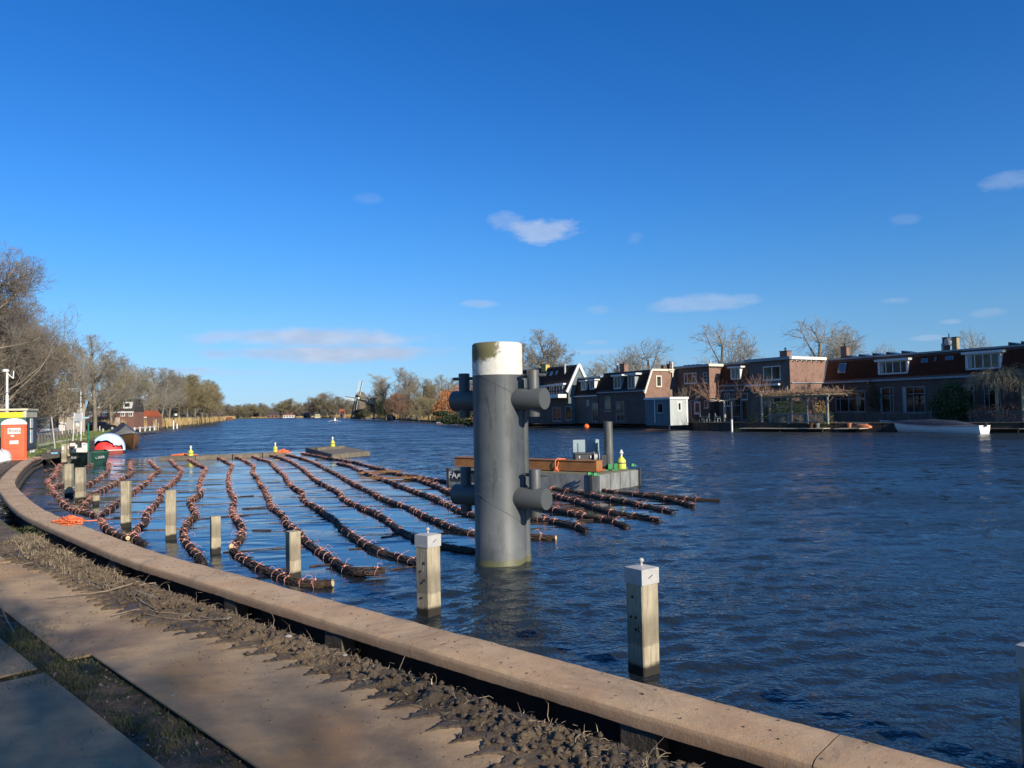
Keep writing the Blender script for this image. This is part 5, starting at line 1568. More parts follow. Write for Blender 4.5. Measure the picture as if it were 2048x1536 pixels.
# ---- houses A1..A3: long terrace with red pantiled mansard, dormers, solar panels
dA = -5.0
zg, ztop = 5.32, 8.02
mans = .95     # horizontal run of the steep slope
def terrace(label, s0, s1, wins, dorms, sky_l, panels, chim, door=(), first=False):
    holes = [rect(dA, *w[0]) for w in wins]
    r = house('terraced_house', label, s0, s1, dA, dA - 8.5, zg, BR_DARK, holes)
    for w, hl in zip(wins, holes): fwindow(r, *hl, dA, cols=w[1], rows=w[2], trim=TRIMG if w[3] == 'g' else TRIM, curtain=w[4] if len(w) > 4 else False)
    ev = dA + .12
    # body behind the tiles
    mb = MB(); mb.ext([FP(s0 + .01, dA, zg + .002), FP(s0 + .01, dA - mans, ztop - .05), FP(s0 + .01, dA - 8.5, ztop - .05), FP(s0 + .01, dA - 8.5, zg + .002)], tuple(RU * (s1 - s0 - .02)))
    mb.build('roof', ROOFF, r)
    pantiles(r, s0, s1, ev, zg + .05, dA - mans + .08, ztop - .04, TILE_R)
    gutter(r, s0, s1, dA + .1, zg, TRIMG, .20, .2)
    gutter(r, s0, s1, dA - mans + .08, ztop + .03, TRIMG, .18, .22, 'roof_edge')
    for (x0, y0, x1, y1, cols) in dorms:
        q = rect(dA - .1, x0, y0, x1, y1)
        dd = dA - .05
        mb = MB(); fbox(mb, q[0], q[0] + .12, dd - 1.0, dd, q[2], q[3]); mb.build('dormer_cheek', TRIM, r)
        mb = MB(); fbox(mb, q[1] - .12, q[1], dd - 1.0, dd, q[2], q[3]); mb.build('dormer_cheek', TRIM, r)
        mb = MB(); fbox(mb, q[0] + .12, q[1] - .12, dd - .9, dd - .3, q[2] + .05, q[3]); mb.build('dormer_back', INTER, r)
        mb = MB(); fbox(mb, q[0] - .25, q[1] + .25, dd - 1.0, dd + .28, q[3], q[3] + .24); mb.build('dormer_roof', TRIM, r)
        fwindow(r, q[0] + .12, q[1] - .12, q[2], q[3] - .01, dd - .02, cols=cols, trim=TRIM, fw=.10, curtain=True)
    for (x0, y0, x1, y1) in sky_l:
        q = rect(dA - .4, x0, y0, x1, y1)
        f0 = (q[2] - zg) / (ztop - zg); f1 = (q[3] - zg) / (ztop - zg)
        mb = MB()
        P4 = [FP(q[0], ev - (mans + .04) * f0 + .10, q[2]), FP(q[1], ev - (mans + .04) * f0 + .10, q[2]), FP(q[1], ev - (mans + .04) * f1 + .10, q[3]), FP(q[0], ev - (mans + .04) * f1 + .10, q[3])]
        mb.ext(P4, tuple(RN * .05)); w = mb.build('skylight', TRIMG, r)
        c_ = sum(P4, Vector()) / 4
        MB().ext([p.lerp(c_, .14) + RN * .052 for p in P4], tuple(RN * .004)).build('pane', M('skylight_glass', (.08, .16, .24), rough=.08), w)
    for s in panels:
        mb = MB(); a = FP(s, dA - 2.2, ztop + .15)
        pts = [FP(s - .75, dA - 1.6, ztop + .02), FP(s + .75, dA - 1.6, ztop + .05), FP(s + .75, dA - 1.6, ztop + .10), FP(s - .70, dA - 1.6, ztop + .50), FP(s - .75, dA - 1.6, ztop + .50)]
        mb.ext(pts, tuple(-RN * 1.8)); tag(mb.build('solar_panel', M('solar_panel_dark', (.015, .018, .025), rough=.25), r))
    for c in chim: chimney(r, *c)
    return r
sA0 = SZ(1648, 718, dA)[0]; sAm = SZ(1742, 760, dA)[0]; sAn = SZ(1875, 755, dA)[0]; sAr = SZ(2048, 748, dA)[0] + 6
SS = lambda x, d=dA - 1.8, y=700: SZ(x, y, d)[0]
hA1 = terrace('red tiled terraced house with a blue skylight, right of the scalloped lit gable', sA0, sAm,
        [((1671, 781, 1730, 824), (.16, .45, .75), (.62,), 'g')], [], [(1677, 726, 1692, 746)], [SS(1704), SS(1731)], [(SS(1689), dA - 1.9, ztop, ztop + 1.45, .75, .6)])
hA2 = terrace('middle red tiled terraced house with a wide white dormer above two garden doors', sAm + .01, sAn,
        [((1760, 775, 1787, 826), (.75,), (.68,), 'g', True), ((1805, 773, 1850, 826), (.5,), (.72,), 'g', True)], [(1756, 722, 1816, 747, (.25, .5, .78))], [(1842, 717, 1855, 725), (1892 - 24, 714, 1872, 722)], [SS(1759), SS(1787), SS(1818)], [])
hA3 = terrace('right hand red tiled terraced house with a wide white dormer, cut by the photo edge', sAn + .01, sAr,
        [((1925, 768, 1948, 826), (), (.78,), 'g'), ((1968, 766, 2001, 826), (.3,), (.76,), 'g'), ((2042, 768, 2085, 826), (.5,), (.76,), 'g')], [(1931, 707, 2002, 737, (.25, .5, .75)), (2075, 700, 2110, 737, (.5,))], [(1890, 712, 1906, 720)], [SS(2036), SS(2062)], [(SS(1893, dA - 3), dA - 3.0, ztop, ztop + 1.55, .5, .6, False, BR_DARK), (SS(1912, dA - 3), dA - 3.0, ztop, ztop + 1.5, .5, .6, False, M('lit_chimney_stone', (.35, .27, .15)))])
sc_ = SS(1900, dA - 3)
MB().lathe([(.001, .5), (.5, .5), (.55, .8), (.5, 1.15), (.001, 1.25)], FP(sc_, dA - 3, ztop + .25), 16).build('flue_cowl', GALV, hA3, smooth=True)
MB().tube([FP(sc_ - .6, dA - 2.7, ztop), FP(sc_ - .6, dA - 2.7, ztop + 1.0)], .12, 10).build('flue_pipe', GALV, hA3, smooth=True)
MB().tube([FP(sc_ - .05, dA - 3, ztop + 1.4), FP(sc_ - .05, dA - 3, ztop + 2.0)], .06, 8).build('vent_pipe', DARKST, hA3, smooth=True)
sdown(hA1, sA0 + .55, dA, GZ, zg, M('downpipe_blue_grey', (.16, .22, .27)))
# bargeboard at the left end of the mansard
mb = MB(); mb.ext([FP(sA0 - .12, dA + .25, zg - .1), FP(sA0 - .12, dA - mans + .2, ztop + .1), FP(sA0 - .12, dA - mans - .1, ztop + .1), FP(sA0 - .12, dA - .1, zg - .1)], tuple(RU * .12)); mb.build('bargeboard', TRIM, hA1)

# ---- house B: flat roofed brick house with lit side wall and scalloped white cornice
dB = DF(1578, 715, sA0 - .2)[0]; sB1 = sA0 - .14; sB0 = SZ(1497, 722, dB)[0]; zB = 8.15
hb_ = [rect(dB, 1526, 732, 1561, 760), rect(dB, 1527, 785, 1545, 805), rect(dB, 1546, 785, 1562, 806), rect(dB, 1527, 806, 1562, 846)]
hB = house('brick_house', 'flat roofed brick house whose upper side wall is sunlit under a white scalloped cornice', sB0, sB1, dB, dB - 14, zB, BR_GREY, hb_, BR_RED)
fwindow(hB, *hb_[0], dB, cols=(.5,), fw=.11); fwindow(hB, *hb_[1], dB, trim=TRIMG); fwindow(hB, *hb_[2], dB); fwindow(hB, *hb_[3], dB, cols=(.33, .66), trim=TRIMG, name='garden_door', sill=False)
mb = MB(); fbox(mb, sB0 + .01, sB1 - .01, dB - 13.9, dB - .01, zB, zB + .05); mb.build('roof', ROOFF, hB)
gutter(hB, sB0 - .3, sB1 + .3, dB, zB + .02, TRIMG, .34, .4, 'roof_edge')
mb = MB(); fbox(mb, sB1, sB1 + .30, dB - 6.4, dB + .38, zB - .14, zB + .20); mb.build('white_cornice', TRIM, hB)
for k in range(7):
    mb = MB(); d_ = dB - .6 - k * .88
    mb.ext([FP(sB1 + .01, d_ + .22, zB - .14), FP(sB1 + .01, d_ - .22, zB - .14), FP(sB1 + .01, d_ - .18, zB - .32), FP(sB1 + .01, d_, zB - .42), FP(sB1 + .01, d_ + .18, zB - .32)], tuple(RU * .10)); mb.build('corbel', BR_DARK if k % 9 else BR_DARK, hB)
for k in range(6):
    mb = MB(); d_ = dB - .16 - k * .88 + .0
    mb.ext([FP(sB1 + .01, d_ + .02, zB - .14), FP(sB1 + .01, d_ - .42, zB - .14), FP(sB1 + .01, d_ - .38, zB - .26), FP(sB1 + .01, d_ - .2, zB - .34), FP(sB1 + .01, d_ - .02, zB - .26)], tuple(RU * .06)); mb.build('scallop', TRIM, hB)
q = SZ(1530, 770, dB)
gutter(hB, sB0, SZ(1562, 768, dB)[0], dB, q[1], TRIM, .22, .5, 'canopy_edge')
MB().tube([FP(sB1 + .1, dB - .1, SZ(1580, 766, dB)[1]), FP(sB1 + .1, dA + .3, SZ(1580, 766, dB)[1] + .05)], .07, 8).build('side_gutter', TRIMG, hB, smooth=True)
sdown(hB, sB1 - .35, dB, GZ + 2.3, SZ(1572, 772, dB)[1], TRIMG, .07)
chimney(hB, SZ(1569, 712, dB - 1)[0], dB - 1.2, zB, SZ(1569, 703, dB - 1)[1], 1.0, .8, True, BR_RED)

# ---- house C: red mansard section with a dormer and a white fascia extension
dC = -5.0; sC1 = sB0 - .02; sC0 = SZ(1437, 733, dC)[0]; zC = 8.55
zCg = SZ(1470, 771, dC)[1]
qd = rect(dC, 1462, 736, 1481, 758)
hC = house('mansard_house', 'narrow red tiled mansard house with one small white dormer', sC0, sC1, dC, dC - 8, zCg, BR_DARK, [])
mb = MB(); mb.ext([FP(sC0 + .01, dC, zCg), FP(sC0 + .01, dC - 1.1, zC - .05), FP(sC0 + .01, dC - 8, zC - .05), FP(sC0 + .01, dC - 8, zCg)], tuple(RU * (sC1 - sC0 - .02))); mb.build('roof', ROOFF, hC)
pantiles(hC, sC0, sC1, dC + .12, zCg + .05, dC - 1.0, zC - .03, TILE_R)
gutter(hC, sC0, sC1, dC + .1, zCg, TRIMG); gutter(hC, sC0, sC1, dC - 1.0, zC + .03, TRIMG, .25, .3, 'roof_edge')
for e in (0, 1):
    s_ = qd[0] if e == 0 else qd[1] - .1
    mb = MB(); fbox(mb, s_, s_ + .1, dC - .9, dC + .1, qd[2], qd[3]); mb.build('dormer_cheek', TRIM, hC)
mb = MB(); fbox(mb, qd[0] + .1, qd[1] - .1, dC - .85, dC - .1, qd[2], qd[3]); mb.build('dormer_back', INTER, hC)
mb = MB(); fbox(mb, qd[0] - .35, qd[1] + .35, dC - .9, dC + .35, qd[3], qd[3] + .22); mb.build('dormer_roof', TRIM, hC)
fwindow(hC, qd[0] + .1, qd[1] - .1, qd[2], qd[3] - .01, dC + .08, cols=(.5,), fw=.09)
dX = -2.4; sX0 = SZ(1437, 781, dX)[0]; sX1 = SZ(1503, 781, dX)[0]; zX = SZ(1475, 782, dX)[1]
xh = [rect(dX, 1449, 786, 1460, 812), rect(dX, 1464, 787, 1482, 843), rect(dX, 1483, 786, 1496, 799), rect(dX, 1484, 801, 1496, 841)]
mb = MB(); fwall(mb, sX0, sX1, GZ - .3, zX, dX, xh); swall(mb, sX0, dX, dC - .01, GZ - .3, zX); swall(mb, sX1, dX, dC - .01, GZ - .3, zX); ex = mb.build('extension_wall', BR_DARK, hC)
mb = MB(); fbox(mb, sX0, sX1, dC + .01, dX + .25, zX, zX + .22); mb.build('extension_roof', TRIMG, hC)
mb = MB(); fbox(mb, sX0 + .2, sX1 - .2, dX - .6, dX - .55, GZ, zX - .1); mb.build('dark_interior', INTER, hC)
fwindow(hC, *xh[0], dX, trim=TRIM, cols=(.5,), fw=.08); fwindow(hC, *xh[1], dX, rows=(.18, .58), cols=(), trim=TRIMG, fw=.09, name='garden_door'); fwindow(hC, *xh[2], dX, trim=TRIM, fw=.09); fwindow(hC, *xh[3], dX, trim=TRIMG, name='garden_door', sill=False)

# ---- house D
dD = DF(1418, 728, sC0)[0]; sD1 = sC0 - .02; sD0 = SZ(1352, 737, dD)[0]; zD = 8.35
dh = [rect(dD, 1368, 746, 1393, 767), rect(dD, 1406, 745, 1414, 766), rect(dD, 1388, 803, 1401, 828), rect(dD, 1408, 800, 1417, 816), rect(dD, 1375, 803, 1383, 843)]
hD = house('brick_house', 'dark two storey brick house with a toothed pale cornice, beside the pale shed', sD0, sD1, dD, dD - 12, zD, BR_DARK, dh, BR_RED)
fwindow(hD, *dh[0], dD, cols=(.25, .7), fw=.10); fwindow(hD, *dh[1], dD, rows=(.33, .66), fw=.06); fwindow(hD, *dh[2], dD, fw=.22); fwindow(hD, *dh[3], dD); fwindow(hD, *dh[4], dD, name='garden_door', sill=False)
mb = MB(); fbox(mb, sD0 + .01, sD1 - .01, dD - 11.9, dD - .01, zD, zD + .05); mb.build('roof', ROOFF, hD)
gutter(hD, sD0 - .2, sD1 + .2, dD, zD + .03, TRIMG, .32, .4, 'roof_edge')
mb = MB(); fbox(mb, sD1, sD1 + .35, dD - 3.4, dD + .38, zD - .12, zD + .22); mb.build('white_cornice', CREAM, hD)
for k in range(7):
    mb = MB(); fbox(mb, sD1, sD1 + .12, dD - .35 - k * .32, dD - .2 - k * .32, zD - .32, zD - .13); mb.build('corbel', BR_DARK, hD)
for k in range(4):
    s_ = sD0 + .5 + k * .8
    mb = MB(); mb.ext([FP(s_, dD - 1, zD + .06), FP(s_ + .7, dD - 1, zD + .06), FP(s_ + .7, dD - 1, zD + .2), FP(s_, dD - 1, zD + .42)], tuple(-RN * 2)); mb.build('solar_panel', M('solar_panel_dark', (.015, .018, .025)), hD)
MB().tube([FP(sD1 - .3, dD - .6, zD), FP(sD1 - .3, dD - .6, zD + .75)], .12, 10).build('flue_pipe', GALV, hD, smooth=True)

# ---- house F: dark mansard with a sunlit gable, two dormers
sF1 = sD0 - .03; dF = 2.75; sF0 = SZ(1197, 788, dF)[0]; zFg = 5.15; zF = 7.95; mF = 1.25
fh = [rect(dF, 1209, 793, 1221, 823), rect(dF, 1232, 803, 1248, 843)]
gx0, gx1 = DF(1312, 760, sF1)[0], DF(1323, 760, sF1)[0]; gz0, gz1 = DF(1317, 774, sF1)[1], DF(1317, 751, sF1)[1]
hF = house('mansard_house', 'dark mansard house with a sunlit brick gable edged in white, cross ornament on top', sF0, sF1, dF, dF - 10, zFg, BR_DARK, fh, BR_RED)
fwindow(hF, *fh[0], dF, rows=(.5,), trim=TRIMG); fwindow(hF, *fh[1], dF, rows=(.4,), cols=(.5,), trim=TRIMG, name='garden_door', sill=False)
gm = MB(); prof = [(dF, zFg + .002), (dF - mF, zF), (dF - 10, zF), (dF - 10, zFg + .002)]
gm.ext([FP(sF0 + .01, d, z) for d, z in prof], tuple(RU * (sF1 - sF0 - .02))); gm.build('gable', BR_RED, hF)
pantiles(hF, sF0, sF1 - .1, dF + .12, zFg + .05, dF - mF + .1, zF - .03, TILE_D)
gutter(hF, sF0, sF1, dF + .1, zFg, TRIMG, .15); gutter(hF, sF0, sF1, dF - mF + .08, zF + .05, ROOFF, .14, .25, 'roof_edge')
for a, b, w in (((dF + .15, zFg - .35), (dF - mF, zF + .02), .28), ((dF - mF, zF + .1), (dF - 8.5, zF + .1), .28)):
    MB().beam(FP(sF1 + .07, *a), FP(sF1 + .07, *b), .14, w).build('bargeboard', CREAM, hF)
mb = MB(); g0, g1 = min(gx0, gx1), max(gx0, gx1)
mb.ext([FP(sF1 + .0, g0, gz0), FP(sF1, g1, gz0), FP(sF1, g1, gz1), FP(sF1, g0, gz1)], tuple(RU * .05)); w = mb.build('gable_window', CREAM, hF)
mb = MB(); k_ = .16; mb.ext([FP(sF1 + .052, g0 + k_, gz0 + k_), FP(sF1 + .052, g1 - k_, gz0 + k_), FP(sF1 + .052, g1 - k_, gz1 - k_), FP(sF1 + .052, g0 + k_, gz1 - k_)], tuple(RU * .004)); mb.build('pane', GLASS, w)
dO = DF(1343, 735, sF1)[0]
mb = MB(); 
fbox(mb, sF1 + .16, sF1 + .24, dO - .09, dO + .09, zF - .9, zF + 1.2); fbox(mb, sF1 + .165, sF1 + .235, dO - .75, dO + .75, zF + .05, zF + .25)
fbox(mb, sF1 + .17, sF1 + .23, dO - .45, dO + .45, zF - .25, zF - .1)
mb.build('gable_ornament', CREAM, hF)
chimney(hF, sF1 - .9, dO - .6, zF, zF + .95, .6, .7, True, BR_DARK); chimney(hF, sF1 - .9, dO + .6, zF, zF + .75, .5, .6, False, BR_DARK)
for (x0, y0, x1, y1) in ((1228, 753, 1243, 777), (1256, 750, 1271, 777)):
    q = rect(dF - .1, x0, y0, x1, y1); dd = dF + .02
    for s_ in (q[0], q[1] - .1):
        mb = MB(); fbox(mb, s_, s_ + .1, dd - 1.2, dd, q[2], q[3]); mb.build('dormer_cheek', TRIMG, hF)
    mb = MB(); fbox(mb, q[0] + .1, q[1] - .1, dd - 1.1, dd - .2, q[2], q[3]); mb.build('dormer_back', INTER, hF)
    mb = MB(); fbox(mb, q[0] - .25, q[1] + .55, dd - 1.1, dd + .3, q[3], q[3] + .26); mb.build('dormer_roof', TRIM, hF)
    fwindow(hF, q[0] + .1, q[1] - .1, q[2], q[3] - .01, dd - .02, cols=(.5,), fw=.09)
sk = SZ(1243, 735, dF - 2)[0]
chimney(hF, sk, dF - 2.5, zF, zF + 1.3, 1.0, .8, True, BR_RED)
MB().lathe([(.14, 0), (.14, 1.2), (.30, 1.25), (.30, 1.45), (.001, 1.5)], FP(sk - 1.3, dF - 2.3, zF), 14).build('flue_pipe', GALV, hF, smooth=True)

# ---- house G: small mansard with two dormers
sG1 = sF0 - .03; dG = 2.9; sG0 = SZ(1150, 786, dG)[0]; zGg = 4.75; zG = SZ(1180, 756, dG - 1)[1]
gh_ = [rect(dG, 1172, 800, 1178, 812), rect(dG, 1184, 806, 1196, 843)]
hG = house('mansard_house', 'small dark mansard house with two little white dormers beside the steep gabled house', sG0, sG1, dG, dG - 8, zGg, BR_GREY, gh_)
fwindow(hG, *gh_[0], dG, trim=TRIMG); fwindow(hG, *gh_[1], dG, cols=(.5,), trim=TRIMG, name='garden_door', sill=False)
mb = MB(); mb.ext([FP(sG0 + .01, dG, zGg), FP(sG0 + .01, dG - 1, zG), FP(sG0 + .01, dG - 8, zG), FP(sG0 + .01, dG - 8, zGg)], tuple(RU * (sG1 - sG0 - .02))); mb.build('roof', ROOFF, hG)
pantiles(hG, sG0, sG1, dG + .12, zGg + .05, dG - .9, zG, TILE_D); gutter(hG, sG0, sG1, dG + .1, zGg, TRIM, .14); gutter(hG, sG0, sG1, dG - .9, zG + .06, GREYP, .2, .3, 'roof_edge')
for (x0, y0, x1, y1) in ((1163, 763, 1172, 780), (1180, 761, 1190, 778)):
    q = rect(dG, x0, y0, x1, y1); dd = dG + .1
    for s_ in (q[0], q[1] - .1):
        mb = MB(); fbox(mb, s_, s_ + .1, dd - 1, dd, q[2], q[3]); mb.build('dormer_cheek', TRIM, hG)
    mb = MB(); fbox(mb, q[0] + .1, q[1] - .1, dd - 1, dd - .2, q[2], q[3]); mb.build('dormer_back', INTER, hG)
    mb = MB(); fbox(mb, q[0] - .3, q[1] + .3, dd - 1, dd + .2, q[3], q[3] + .2); mb.build('dormer_roof', TRIM, hG)
    fwindow(hG, q[0] + .1, q[1] - .1, q[2], q[3] - .01, dd - .02, cols=(.5,), fw=.08)

# ---- house H: steep gabled house, dark red roof, white bargeboards
sH1 = sG0 - .03; dH = 3.2; sH0 = sH1 - 17.0; zHe = 5.6
dap, zap = DF(1157, 729, sH1); zap = min(zap, 10.8)
dr0, zr0 = DF(1145, 757, sH1); dr1 = dap - (dr0 - dap)
sl = (zap - zr0) / (dr0 - dap); de0 = dap + (zap - zHe) / sl; de1 = dap - (zap - zHe) / sl
hh_ = [rect(de0 - .2, 1131, 812, 1143, 840), rect(de0 - .2, 1105, 815, 1122, 842)]
HB = M('slate_green_boards', (.11, .15, .15), (.09, .12, .125))
hH = house('gabled_house', 'steep dark red roofed house with white bargeboards on its grey gable, skylights in the roof', sH0, sH1, de0 - .2, de1 + .2, zHe, BR_DARK, hh_, HB)
fwindow(hH, *hh_[0], de0 - .2, trim=TRIMG); fwindow(hH, *hh_[1], de0 - .2, trim=TRIMG, cols=(.5,))
mb = MB(); mb.ext([FP(sH0 + .02, de0 - .2, zHe), FP(sH0 + .02, dap, zap - .08), FP(sH0 + .02, de1 + .2, zHe)], tuple(RU * (sH1 - sH0 - .04))); mb.build('gable', HB, hH)
pantiles(hH, sH0, sH1, de0, zHe, dap, zap, TILE_D, .3, .36); pantiles(hH, sH0, sH1, de1, zHe, dap, zap, TILE_D, .5, .6)
for a in (de0 + .15, de1 - .15):
    MB().beam(FP(sH1 + .1, a, zHe - .15), FP(sH1 + .1, dap, zap + .05), .2, .42).build('bargeboard', TRIM, hH)
def onslope(px, py):
    # point on the river side slope
    r_ = ray(px, py); A = FP(sH1, de0, zHe); nrm = (RN * sl + Vector((0, 0, 1))).normalized()
    t = (A - EYE).dot(nrm) / r_.dot(nrm); return EYE + r_ * t + nrm * .1
for (x0, y0, x1, y1) in ((1090, 745, 1095, 752), (1099, 744, 1106, 752), (1111, 742, 1116, 750)):
    mb = MB(); w = mb.ext([onslope(x0, y1), onslope(x1 - 2, y1), onslope(x1 + 1, y0), onslope(x0 + 3, y0)], (0, 0, .05)).build('skylight', M('skylight_glass', (.1, .2, .3)), hH)
sp_ = onslope(1131, 745); MB().lathe([(.16, -.3), (.16, 1.1), (.24, 1.12), (.24, 1.3), (.001, 1.35)], sp_, 12).build('flue_pipe', GALV, hH, smooth=True)
c_ = (onslope(1089, 741) - RQ); chimney(hH, c_.dot(RU), c_.dot(RN) - .3, c_.z - .8, c_.z + .9, 1.3, .8, False, M('yellow_brick', (.55, .42, .12)))
for k, (x0, y0, x1, y1) in enumerate(((1086, 774, 1097, 792), (1101, 772, 1112, 792), (1115, 770, 1130, 790))):
    q = rect(de0 - .4, x0, y0, x1, y1); dd = de0 - .1
    mb = MB(); fbox(mb, q[0], q[1], dd - 1.6, dd - .02, q[2], q[3]); mb.build('dormer_body', M('red_boards', (.42, .09, .05)) if k < 2 else HB, hH)
    mb = MB(); fbox(mb, q[0] - .2, q[1] + .2, dd - 1.6, dd + .2, q[3], q[3] + .25); mb.build('dormer_roof', TRIM, hH)
    fwindow(hH, q[0] + .15, q[1] - .15, q[2] + .1, q[3] - .05, dd + .05, cols=(.5,), fw=.08)
mb = MB(); fbox(mb, SZ(1098, 793, de0)[0], SZ(1133, 793, de0)[0], de0, de0 + 1.6, SZ(1115, 796, de0)[1], SZ(1115, 789, de0)[1]); mb.build('balcony_edge', TRIM, hH)
# small red and white house further left, mostly behind the pile
sI1 = sH0 - .3; dI = 3.0
ih = [rect(dI, 1046, 800, 1054, 812)]
hI = house('small_house', 'small dark house with a red panel and white gable just right of the pile', sI1 - 9, sI1, dI, dI - 7, 5.2, BR_DARK, ih)
fwindow(hI, *ih[0], dI)
mb = MB(); mb.ext([FP(sI1 - 9, dI, 5.2), FP(sI1 - 9, dI - 3.5, 8.6), FP(sI1 - 9, dI - 7, 5.2)], tuple(RU * 9)); mb.build('gable', WHITE, hI)
pantiles(hI, sI1 - 9, sI1 + .1, dI + .2, 5.15, dI - 3.5, 8.75, M('orange_tile', (.42, .10, .05)), .5, .5)

# ---- blue grey shed
sE = P(1341, 846, GZ); sE1 = (sE - RQ).dot(RU); dE = (sE - RQ).dot(RN); sE0 = SZ(1290, 800, dE)[0]; zE = SZ(1316, 799, dE)[1]
eh = [rect(dE, 1314, 806, 1326, 826)]
dE2 = DF(1375, 800, sE1)[0]
sh = house('garden_shed', 'low blue grey flat roofed shed with a pale side, before the sunlit gable', sE0, sE1, dE, dE2, zE, SHEDB, eh, SHEDL)
fwindow(sh, *eh[0], dE, trim=TRIMG, fw=.09)
mb = MB(); fbox(mb, sE0 - .1, sE1 + .12, dE2 - .1, dE + .12, zE, zE + .26); mb.build('roof', TRIM, sh)
sdown(sh, SZ(1310, 800, dE)[0], dE, GZ, zE, TRIM, .05)
w0, w1 = sorted((DF(1354, 812, sE1)[0], DF(1363, 812, sE1)[0])); wz0, wz1 = DF(1358, 823, sE1)[1], DF(1358, 803, sE1)[1]
mb = MB(); mb.ext([FP(sE1, w0, wz0), FP(sE1, w1, wz0), FP(sE1, w1, wz1), FP(sE1, w0, wz1)], tuple(RU * .05)); w = mb.build('side_window', TRIM, sh)
mb = MB(); mb.ext([FP(sE1 + .052, w0 + .2, wz0 + .2), FP(sE1 + .052, w1 - .2, wz0 + .2), FP(sE1 + .052, w1 - .2, wz1 - .2), FP(sE1 + .052, w0 + .2, wz1 - .2)], tuple(RU * .004)); mb.build('pane', GLASS, w)
mb = MB(); fbox(mb, sE1 - .02, sE1 + .05, dE2 + .02, dE2 + .3, GZ, zE); mb.build('corner_board', TRIM, sh)

# ---- garden terrace and quay along the right bank
shore = [(p - RQ.xy) for p in RB[8:-3]]
SHO = sorted([(Vector((p.x, p.y, 0)).dot(RU), Vector((p.x, p.y, 0)).dot(RN)) for p in shore])
SHO = [(s, d) for s, d in SHO if s > -75]
SHO = [(-78, SHO[0][1])] + SHO + [(12, .2), (22, .1)]
DKW = M('dark_quay_timber', (.045, .038, .03), (.03, .026, .02), scale=3, rough=.85)
def shd(s):
    return float(np.interp(s, [a for a, b in SHO], [b for a, b in SHO]))
pts = [FP(s, d - .15, 0) for s, d in SHO] + [FP(22, -30, 0), FP(-78, -30, 0)]
land_prism('garden_ground', [(p.x, p.y) for p in pts], GZ, M('garden_soil', (.07, .06, .04), (.09, .085, .035), scale=1.5, rough=.95))
bq = thing('garden_bulkhead', 'dark timber bulkhead that holds the gardens above the river on the right bank', 'bulkhead', FP(-25, shd(-25), 0))
s = -77.0
while s < 21:
    w = 2.2; a, b = FP(s, shd(s), 0), FP(s + w - .05, shd(s + w), 0); nv = RN * .12
    MB().ext([a + Vector((0, 0, -.3)), b + Vector((0, 0, -.3)), b + Vector((0, 0, GZ - .08)), a + Vector((0, 0, GZ - .08))], tuple(nv)).build('bulkhead_panel', DKW, bq)
    MB().ext([a + nv * -.5 + Vector((0, 0, GZ - .07)), b + nv * -.5 + Vector((0, 0, GZ - .07)), b + nv * 1.4 + Vector((0, 0, GZ - .07)), a + nv * 1.4 + Vector((0, 0, GZ - .07))], (0, 0, .08)).build('cap_board', TIMB if (-37 > s > -47) or s > -20 else DKW, bq)
    s += w
def jetty(label, px0, px1, py, depth, name='jetty', lift=.32, mat=None):
    a, b = P(px0, py + 2, 0), P(px1, py + 2, 0)
    s0_, s1_ = (Vector((a.x, a.y, 0)) - RQ).dot(RU), (Vector((b.x, b.y, 0)) - RQ).dot(RU)
    r = thing(name, label, 'jetty', FP((s0_ + s1_) / 2, shd(s0_) + .8, lift))
    n = max(2, int((s1_ - s0_) / .9))
    for k in range(n):
        f0_, f1_ = s0_ + (s1_ - s0_) * k / n, s0_ + (s1_ - s0_) * (k + 1) / n - .03
        mb = MB(); mb.ext([FP(f0_, shd(f0_) + .14, lift), FP(f1_, shd(f1_) + .14, lift), FP(f1_, shd(f1_) + depth, lift), FP(f0_, shd(f0_) + depth, lift)], (0, 0, .07)); mb.build('deck_board', mat or TIMB, r)
    for f in np.linspace(s0_ + .2, s1_ - .2, max(2, n // 3)):
        MB().tube([FP(f, shd(f) + depth - .15, -.6), FP(f, shd(f) + depth - .15, lift)], .07, 8).build('jetty_pile', DKW, r, smooth=True)
    return r
JW = M('pale_jetty_boards', (.48, .42, .32), (.36, .31, .23), scale=3, rough=.85)
jetty('long pale plank jetty below the pergola garden, left of the steel ladder', 1508, 1690, 860, 1.3, mat=JW)
jetty('short jetty with an orange kayak at the bow of the white boat', 1698, 1752, 861, 1.8, mat=JW)
jetty('grey mooring stage at the far right behind the white boat stern', 1985, 2070, 862, 1.2)
jetty('low pale stage at the foot of the dark mansard house gardens', 1262, 1300, 851, 1.0, mat=JW)
jetty('grey blue floating stage at the foot of the gabled house', 1090, 1160, 849, 1.4, mat=M('blue_grey_stage', (.22, .26, .28)))
# kayak / orange crate on the short jetty
q = P(1722, 856, .45); r = thing('orange_crate_boat', 'upturned orange dinghy lying on the short jetty near the white boat', 'dinghy', q)
mb = MB(); ax = RU
secs = []
for f, w_, h_ in ((0, .1, .12), (.2, .42, .36), (.5, .5, .42), (.8, .45, .38), (1, .3, .25)):
    c_ = Vector(q) + ax * (f - .5) * 1.7 - RN * .2
    secs.append([c_ + RN * w_, c_ + RN * w_ * .8 + Vector((0, 0, h_ * .7)), c_ + Vector((0, 0, h_)), c_ - RN * w_ * .8 + Vector((0, 0, h_ * .7)), c_ - RN * w_])
V = [p for s_ in secs for p in s_]; F = [(i * 5 + j, i * 5 + j + 1, (i + 1) * 5 + j + 1, (i + 1) * 5 + j) for i in range(4) for j in range(4)] + [(0, 1, 2, 3, 4), (20, 21, 22, 23, 24)]
mb.add(V, F); mb.build('hull', M('dinghy_orange', (.60, .16, .05), (.5, .2, .1), scale=3), r, smooth=True)
